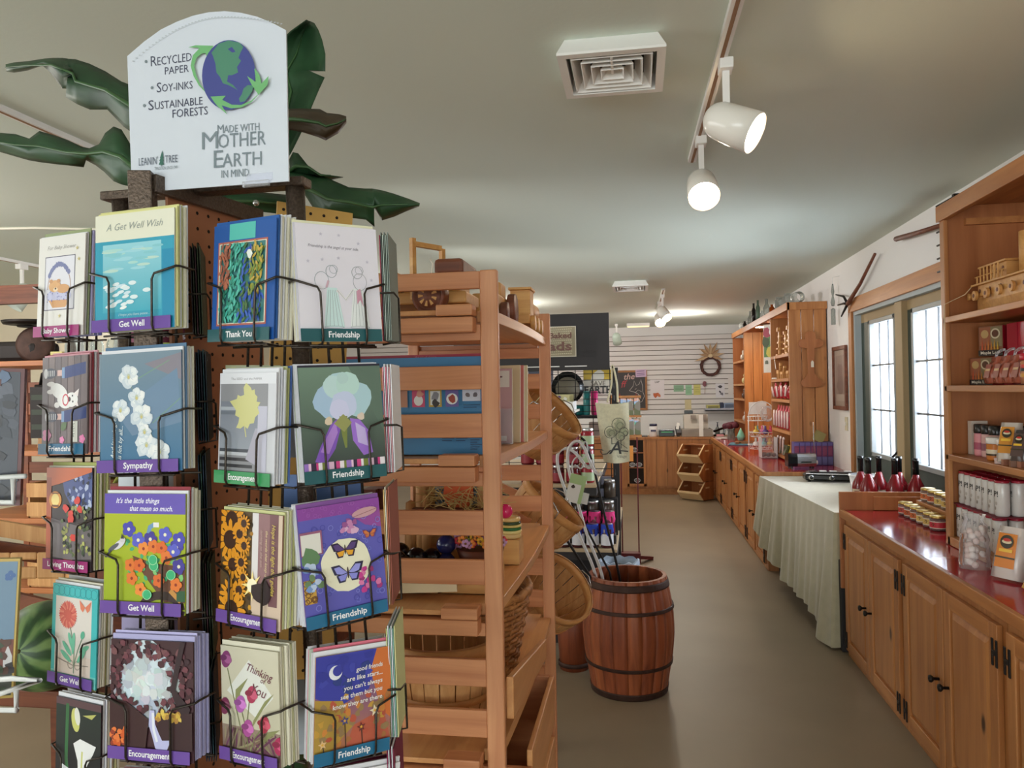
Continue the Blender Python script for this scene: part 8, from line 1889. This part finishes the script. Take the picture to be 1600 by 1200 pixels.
leaf([(405, 176, 410, 196, 1.60), (440, 171, 443, 201, 1.58), (470, 170, 472, 206, 1.57), (500, 171, 498, 214, 1.56), (511, 177, 509, 219, 1.555), (530, 179, 528, 208, 1.55), (541, 182, 541, 192, 1.545)], -.03, 'leaf_back', top)
leaf([(430, 262, 440, 285, 1.60), (475, 270, 474, 300, 1.58), (488, 273, 490, 325, 1.57), (505, 276, 505, 342, 1.56), (513, 279, 515, 345, 1.555), (522, 283, 517, 340, 1.55), (545, 293, 548, 340, 1.54), (570, 295, 572, 343, 1.53), (582, 295, 585, 354, 1.525), (587, 296, 584, 324, 1.52), (597, 298, 597, 344, 1.515), (615, 303, 616, 338, 1.51), (638, 311, 636, 329, 1.50), (656, 318, 655, 322, 1.49)], -.035, 'leaf', top)
leaf([(452, 250, 456, 285, 1.62), (458, 238, 470, 282, 1.60), (466, 240, 500, 284, 1.59), (480, 270, 524, 279, 1.58), (500, 272, 536, 277, 1.575)], -.03, 'leaf', top)
leaf([(330, 300, 350, 330, 1.60), (400, 300, 400, 330, 1.62), (450, 305, 445, 335, 1.64)], -.02, 'leaf', top)
# ================================================================== left edge: puzzles on a white wire rack, shelf of country goods
rackw = thing('wire_display_rack', 'white wire display rack at the picture edge holding two puzzle boxes', 'display rack', (-1.05, 1.0, 0))
def wr(pts, r_=.004):
 b = MB('whitewire', smooth=True); b.tube(pts, r_, 7); b.build('wire_arm', rackw)
wr([P(-90, 750, 1.24), P(40, 744, 1.20)]); wr([P(20, 747, 1.205), P(21, 785, 1.20), P(-90, 783, 1.22)])
wr([P(-90, 1068, 1.24), P(20, 1060, 1.12), P(62, 1063, 1.10), P(-5, 1086, 1.16), P(-90, 1100, 1.22)]); wr([P(25, 1080, 1.13), P(26, 1110, 1.12), P(-90, 1108, 1.2)])
for px in (-90, -260):
 a_ = P(px, 400, 1.25); b = MB('whitewire', smooth=True); b.cyl((a_.x, a_.y, 0), (a_.x, a_.y, 1.75), .007, 8); b.build('wire_upright', rackw)
b = MB('whitewire', smooth=True); a_, c_ = P(-90, 400, 1.25), P(-260, 400, 1.25);
for z in (.05, .9, 1.7): b.tube([(a_.x, a_.y, z), (c_.x, c_.y, z)], .005, 6)
b.tube([(a_.x, a_.y, .02), (a_.x + .15, a_.y - .1, .008)], .006, 6); b.tube([(c_.x, c_.y, .02), (c_.x, c_.y - .25, .008)], .006, 6); b.build('wire_frame', rackw)
def puzzle(bl, br, Zl, Zr, hpx, border, art, label):
 o, q = P(*bl, Zl), P(*br, Zr); u = q - o; w_ = u.length; T = frame(o, u, UPV); h = hpx * Zr / FPX
 b = MB('print', border); b.T = T; b.box(0, w_, 0, h, -.012, 0); a = Art(b, T, .0004, .00003, (w_, h)); b.T = Matrix(); art(a, w_, h); ob = b.build('puzzle_box', loc=tuple(o)); return tag(ob, label, 'puzzle box')
def pz1(a, w, h):
 a.rect(w * .05, h * .02, w * .965, h * .975, (62, 66, 78));
 for k in range(46): a.blob(w * rnd.uniform(.5, .9), h * rnd.uniform(.06, .94), w * .06, rnd.choice([(54, 58, 70), (74, 78, 92), (60, 60, 66), (92, 96, 110), (48, 48, 56)]), 7, .4)
 a.text('IN', w * .74, h * .16, h * .10, (120, 122, 128), 0, 'c', .03); a.blob(w * .8, h * .93, w * .06, (90, 110, 140), 8, .4); a.rect(w * .55, h * .87, w * .8, h * .92, (84, 40, 44))
puzzle((-150, 792), (31, 790), 1.20, 1.24, 214, (96, 44, 46), pz1, 'dark grey puzzle box with maroon border in the upper wire arm')
def pz2(a, w, h):
 a.rect(w * .03, h * .02, w * .982, h * .98, (112, 140, 166)); a.rect(w * .03, h * .02, w * .982, h * .42, (120, 66, 56)); a.rect(w * .03, h * .02, w * .982, h * .2, (70, 74, 66)); a.poly([(w * .90, h * .3), (w * .935, h * .38), (w * .975, h * .3), (w * .975, h * .2), (w * .90, h * .2)], (206, 204, 206))
 for k in range(5): a.ell(w * (.90 + .025 * (k % 3)), h * (.86 + .02 * (k // 2)), w * .022, w * .022, (70, 104, 160))
 for k in range(30): a.blob(w * rnd.uniform(.7, .97), h * rnd.uniform(.04, .4), w * .04, rnd.choice([(90, 60, 50), (66, 80, 60), (140, 90, 70), (60, 56, 60)]), 7, .4)
 a.text('PUZZLE', w * .7, h * .05, h * .05, (40, 36, 40), 0, 'c', .02)
puzzle((-170, 1104), (20, 1090), 1.17, 1.22, 216, (196, 166, 84), pz2, 'landscape puzzle box with yellow border in the lower wire arm')
# slatted shelf unit standing along the left, with goods
LX0, LX1, LY0, LY1 = -3.95, -2.62, 3.95, 4.45
sh = thing('slatted_shelf', 'dark reddish slatted shelf unit along the shop wall, half hidden by cards', 'shelf unit', ((LX0 + LX1) / 2, 4.2, 0))
M['cherry'] = wood('dark_cherry', (150, 84, 48), (112, 58, 34), 'x', 16, .5)
M['cherry_l'] = wood('light_cherry', (190, 120, 70), (160, 94, 52), 'x', 16, .5)
for x in (LX0, LX1):
 for y in (LY0, LY1):
  b = MB('cherry'); b.box(x - .02, x + .02, y - .015, y + .015, 0, 1.88); b.build('post', sh)
for z in (1.86, 1.34, .95, .55, .2):
 b = MB('cherry_l'); b.box(LX0 - .02, LX1 + .02, LY0 - .03, LY1 + .03, z - .022, z + .008); b.build('shelf_board', sh, bevel=.003)
for z in (1.72, 1.58, 1.46, 1.2, 1.08, .84, .72, .44):
 b = MB('cherry'); b.box(LX0, LX1, LY1 - .01, LY1 + .01, z - .035, z + .035); b.build('back_slat', sh)
zt = 1.869
t = thing('shop_scale', 'old dark iron shop scale with round dial on the top shelf', 'scale', (-3.62, 4.2, zt))
b = MB('iron'); b.box(-3.95, -3.58, 4.10, 4.32, zt, zt + .13); b.build('scale_body', t, bevel=.03)
b = MB('rust', smooth=True); b.lathe([(.001, 0), (.105, 0), (.11, .02), (.09, .03), (.001, .03)], 28, (-3.60, 4.14, zt + .105), Vector((.35, -1, .1)).to_track_quat('Z', 'Y').to_matrix()); b.build('dial', t)
b = MB('iron', smooth=True); b.tube([(-3.66, 4.2, zt + .13), (-3.66, 4.2, zt + .22), (-3.78, 4.2, zt + .235)], .012, 8); b.lathe([(.001, 0), (.17, .0), (.18, .02), (.001, .005)], 24, (-3.66, 4.2, zt + .235)); b.build('weighing_pan', t)
t = thing('timber_frame', 'weathered dark timber frame standing on the wall behind the shop scale', 'frame', (-4.0, 4.42, zt))
b = MB('toydark'); b.box(-3.62, -3.53, 4.40, 4.46, zt, zt + .56); b.build('timber_post', t)
b = MB('toydark'); b.box(-4.4, -3.62, 4.40, 4.46, zt + .40, zt + .52); b.build('timber_beam', t)
b = MB('iron'); b.box(-3.53, -3.50, 4.41, 4.45, zt + .46, zt + .50); b.build('iron_bolt', t)
b = MB('matte', (206, 196, 130)); b.box(-3.49, -3.41, 4.12, 4.2, zt, zt + .06); o = b.build('small_box'); tag(o, 'small yellow box on the top shelf next to the scale dial', 'box')
for k in range(4):
 b = MB('jarglass', smooth=True); x = -3.37 + k * .085; b.lathe([(.034, 0), (.038, .006), (.038, .10), (.03, .12), (.03, .13)], 16, (x, 4.15 + .03 * (k % 2), zt), None, False); o = b.build('glass_jar'); tag(o, 'clear glass jar on the top shelf beside the yellow box', 'jar', 'clear jars on the top shelf')
b = MB('film', smooth=True); b.lathe([(.10, 0), (.14, .15), (.15, .26)], 24, (-3.35, 4.36, zt), None, False); o = b.build('glass_bowl'); tag(o, 'large pale glass vessel behind the clear jars', 'vase')
b = MB('gloss', (150, 176, 40), True); b.ball((-2.87, 4.2, zt + .115), .12, 18, 12, 1, 1, .95); o = b.build('green_gourd'); tag(o, 'lime green round gourd on the top shelf behind the baby shower card', 'gourd')
b = MB('iron', smooth=True); b.tube([(-3.42, 3.955, 1.72), (-3.40, 3.95, 1.79), (-3.34, 3.95, 1.825), (-3.28, 3.95, 1.80), (-3.28, 3.95, 1.765), (-3.31, 3.95, 1.76)], .009, 7); b.tube([(-3.45, 3.955, 1.72), (-3.05, 3.955, 1.72)], .01, 6); o = b.build('iron_hook'); tag(o, 'black curled iron hook on a bar below the top shelf', 'hook')
b = MB('iron'); b.box(-3.46, -3.0, 3.925, 3.93, 1.42, 1.715); b.use('matte', (60, 66, 56))
for k in range(3): b.box(-3.45, -3.02, 3.922, 3.926, 1.47 + k * .085, 1.50 + k * .085)
o = b.build('slat_sign_board'); tag(o, 'dark slatted hanging board behind the orange and green tags', 'board')
def ltag(px, py, Z, w_, h, c, s_, rot, label):
 T = frame(P(px, py, Z), _Rt * math.cos(R(rot)) + _Up * math.sin(R(rot)), _Up * math.cos(R(rot)) - _Rt * math.sin(R(rot))); b = MB('print', c); b.T = T; b.box(0, w_, 0, h, -.004, 0); a = Art(b, T, .001, .0006); b.T = Matrix()
 for i, q in enumerate(s_): a.text(q, w_ * .5, h * (.55 - .4 * i) if len(s_) > 1 else h * .35, h * .36, (60, 50, 40), 0, 'c', .03)
 ob = b.build('produce_tag', loc=tuple(P(px, py, Z))); tag(ob, label, 'tag')
ltag(16, 604, 4.62, .085, .055, (226, 130, 76), ('home', 'grown'), 22, 'orange paper tag pinned on the dark slatted board')
ltag(17, 630, 4.62, .09, .045, (150, 196, 150), ('local',), -4, 'pale green paper tag pinned below the orange one')
b = MB('gloss', (206, 200, 190), True); b.lathe([(.055, 0), (.075, .24), (.08, .24), (.08, .25), (.07, .25)], 24, (-3.08, 4.08, 1.349), None, False); b.lathe([(.001, .002), (.055, .002)], 20, (-3.08, 4.08, 1.349), None, False); o = b.build('white_bucket'); tag(o, 'tall off-white tapered bucket on the middle shelf', 'bucket')
for x, y, h, c, l in ((-3.34, 4.12, .16, (150, 112, 78), 'crumpled brown paper bag on the middle shelf by the bucket'), (-3.52, 4.2, .22, (166, 126, 88), 'taller brown paper bag behind the crumpled one')):
 b = MB('matte', c); rows = []
 for i in range(6):
  f = i / 5; rows.append([(x + (.09 - .02 * f) * sx_ + rnd.uniform(-.008, .008), y + (.06 - .02 * f) * sy_ + rnd.uniform(-.006, .006), 1.349 + h * f) for sx_, sy_ in ((-1, -1), (0, -1.1), (1, -1), (1.1, 0), (1, 1), (0, 1.1), (-1, 1), (-1.1, 0))])
 b.grid(rows, True); o = b.build('paper_bag'); tag(o, l, 'bag')
for i, (z, x0, l) in enumerate(((.959, -3.5, 'upper row crate of sweetcorn on the slatted shelf'), (.559, -3.5, 'lower row crate of sweetcorn on the slatted shelf'))):
 t = thing('produce_crate', l, 'crate', (x0 + .25, 4.1, z))
 for y in (3.935, 4.3):
  for k in range(2): b = MB('splint'); b.box(x0, x0 + .7, y, y + .012, z + .01 + .11 * k, z + .09 + .11 * k); b.build('crate_slat', t)
 for xx in (x0, x0 + .69): b = MB('splint'); b.box(xx, xx + .012, 3.947, 4.3, z, z + .20); b.build('crate_end', t)
 b = MB('splint'); b.box(x0, x0 + .7, 3.947, 4.3, z, z + .01); b.build('crate_floor', t)
 for k in range(5):
  b = MB('matte', (136, 140, 60) if k % 2 else (110, 120, 50), True); b.tube([(x0 + .14 + .11 * k, 4.25, z + .20), (x0 + .17 + .11 * k, 4.08, z + .225), (x0 + .23 + .11 * k, 3.93, z + .20)], .02, 8, radii=[.012, .024, .005]); o = b.build('corn_ear'); tag(o, 'green husked corn ear lying in the ' + ('upper', 'lower')[i] + ' crate', 'corn', 'corn ears in the %s crate' % ('upper', 'lower')[i])
# wooden tray with hand holes and watermelon nearer the viewer on a low stand
def slab_with_hole(b, T, w_, h, th):
 b.T = T; x0, x1, z0, z1 = w_ * .34, w_ * .66, h * .45, h * .72
 for q in ((0, x0, 0, h), (x1, w_, 0, h), (x0, x1, 0, z0), (x0, x1, z1, h)): b.box(q[0], q[1], q[2], q[3], -th, 0)
t = thing('wooden_tray', 'pale pine tray with oval hand hole leaning on the low display table', 'tray', tuple(P(30, 905, 2.55)))
b = MB('splint'); slab_with_hole(b, frame(P(-30, 906, 2.55), _Rt + _F * .05, UPV), .27, .088, .012); b.build('end_panel', t, bevel=.006)
for dy in (0, 60):
 b = MB('splint'); b.beam(P(-30, 900 - dy * .3, 2.56), P(-110, 840 - dy, 2.8), .012, .05); b.build('tray_side', t)
for k, (y0, y1) in enumerate(((815, 842), (850, 872), (918, 955))):
 b = MB('cherry' if k else 'splint'); b.beam(P(-60, y0, 2.7), P(100, y1, 2.74), .02, .055); o = b.build('crate_board'); tag(o, ('topmost', 'middle', 'lowest')[k] + ' slanting board of the broken-down crates by the watermelon', 'board')
tb = thing('low_display_table', 'dark low display table under the watermelon', 'table', (-1.7, 2.2, 0))
zz = P(74, 1008, 2.2).z - .128
b = MB('toydark'); b.box(-2.3, -1.05, 1.95, 2.75, zz - .05, zz); b.build('tabletop', tb, bevel=.004)
for x in (-2.26, -1.09):
 for y in (1.99, 2.71): b = MB('toydark'); b.box(x - .03, x + .03, y - .03, y + .03, 0, zz - .05); b.build('leg', tb)
b = MB('toydark'); b.box(-2.2, -1.15, 2.68, 2.70, zz, zz + .5); b.build('back_panel', tb)
c = P(74, 1008, 2.2)
b = MB('fruitc', (60, 92, 52), True); NR, NSG = 18, 48
ax = Matrix.Rotation(R(78), 3, 'X') @ Matrix.Rotation(R(12), 3, 'Y')
vs = []; cols_ = []
r0 = .125
for i in range(NR + 1):
 ph = math.pi * i / NR
 for k in range(NSG):
  th = 2 * math.pi * k / NSG; q = math.sin(ph); v = ax @ Vector((r0 * q * math.cos(th), r0 * q * math.sin(th), r0 * 1.15 * math.cos(ph))); vs.append(tuple(Vector(v) + c))
  s_ = math.sin(th * 8 + .7 * math.sin(ph * 7 + th)); cols_.append(srgb(112, 140, 84) if s_ > .35 else (srgb(44, 72, 40) if s_ < -.2 else srgb(70, 104, 58)))
b.add(vs, [(i * NSG + k, i * NSG + (k + 1) % NSG, (i + 1) * NSG + (k + 1) % NSG, (i + 1) * NSG + k) for i in range(NR) for k in range(NSG)], cols_)
o = b.build('watermelon', loc=tuple(c)); tag(o, 'striped green watermelon behind the dahlia card', 'watermelon')
b = MB('matte', (96, 84, 50), True); tip = c + ax @ Vector((0, 0, r0 * 1.15)); b.ball(tip, .006, 8, 5); b.build('stem_scar', o)
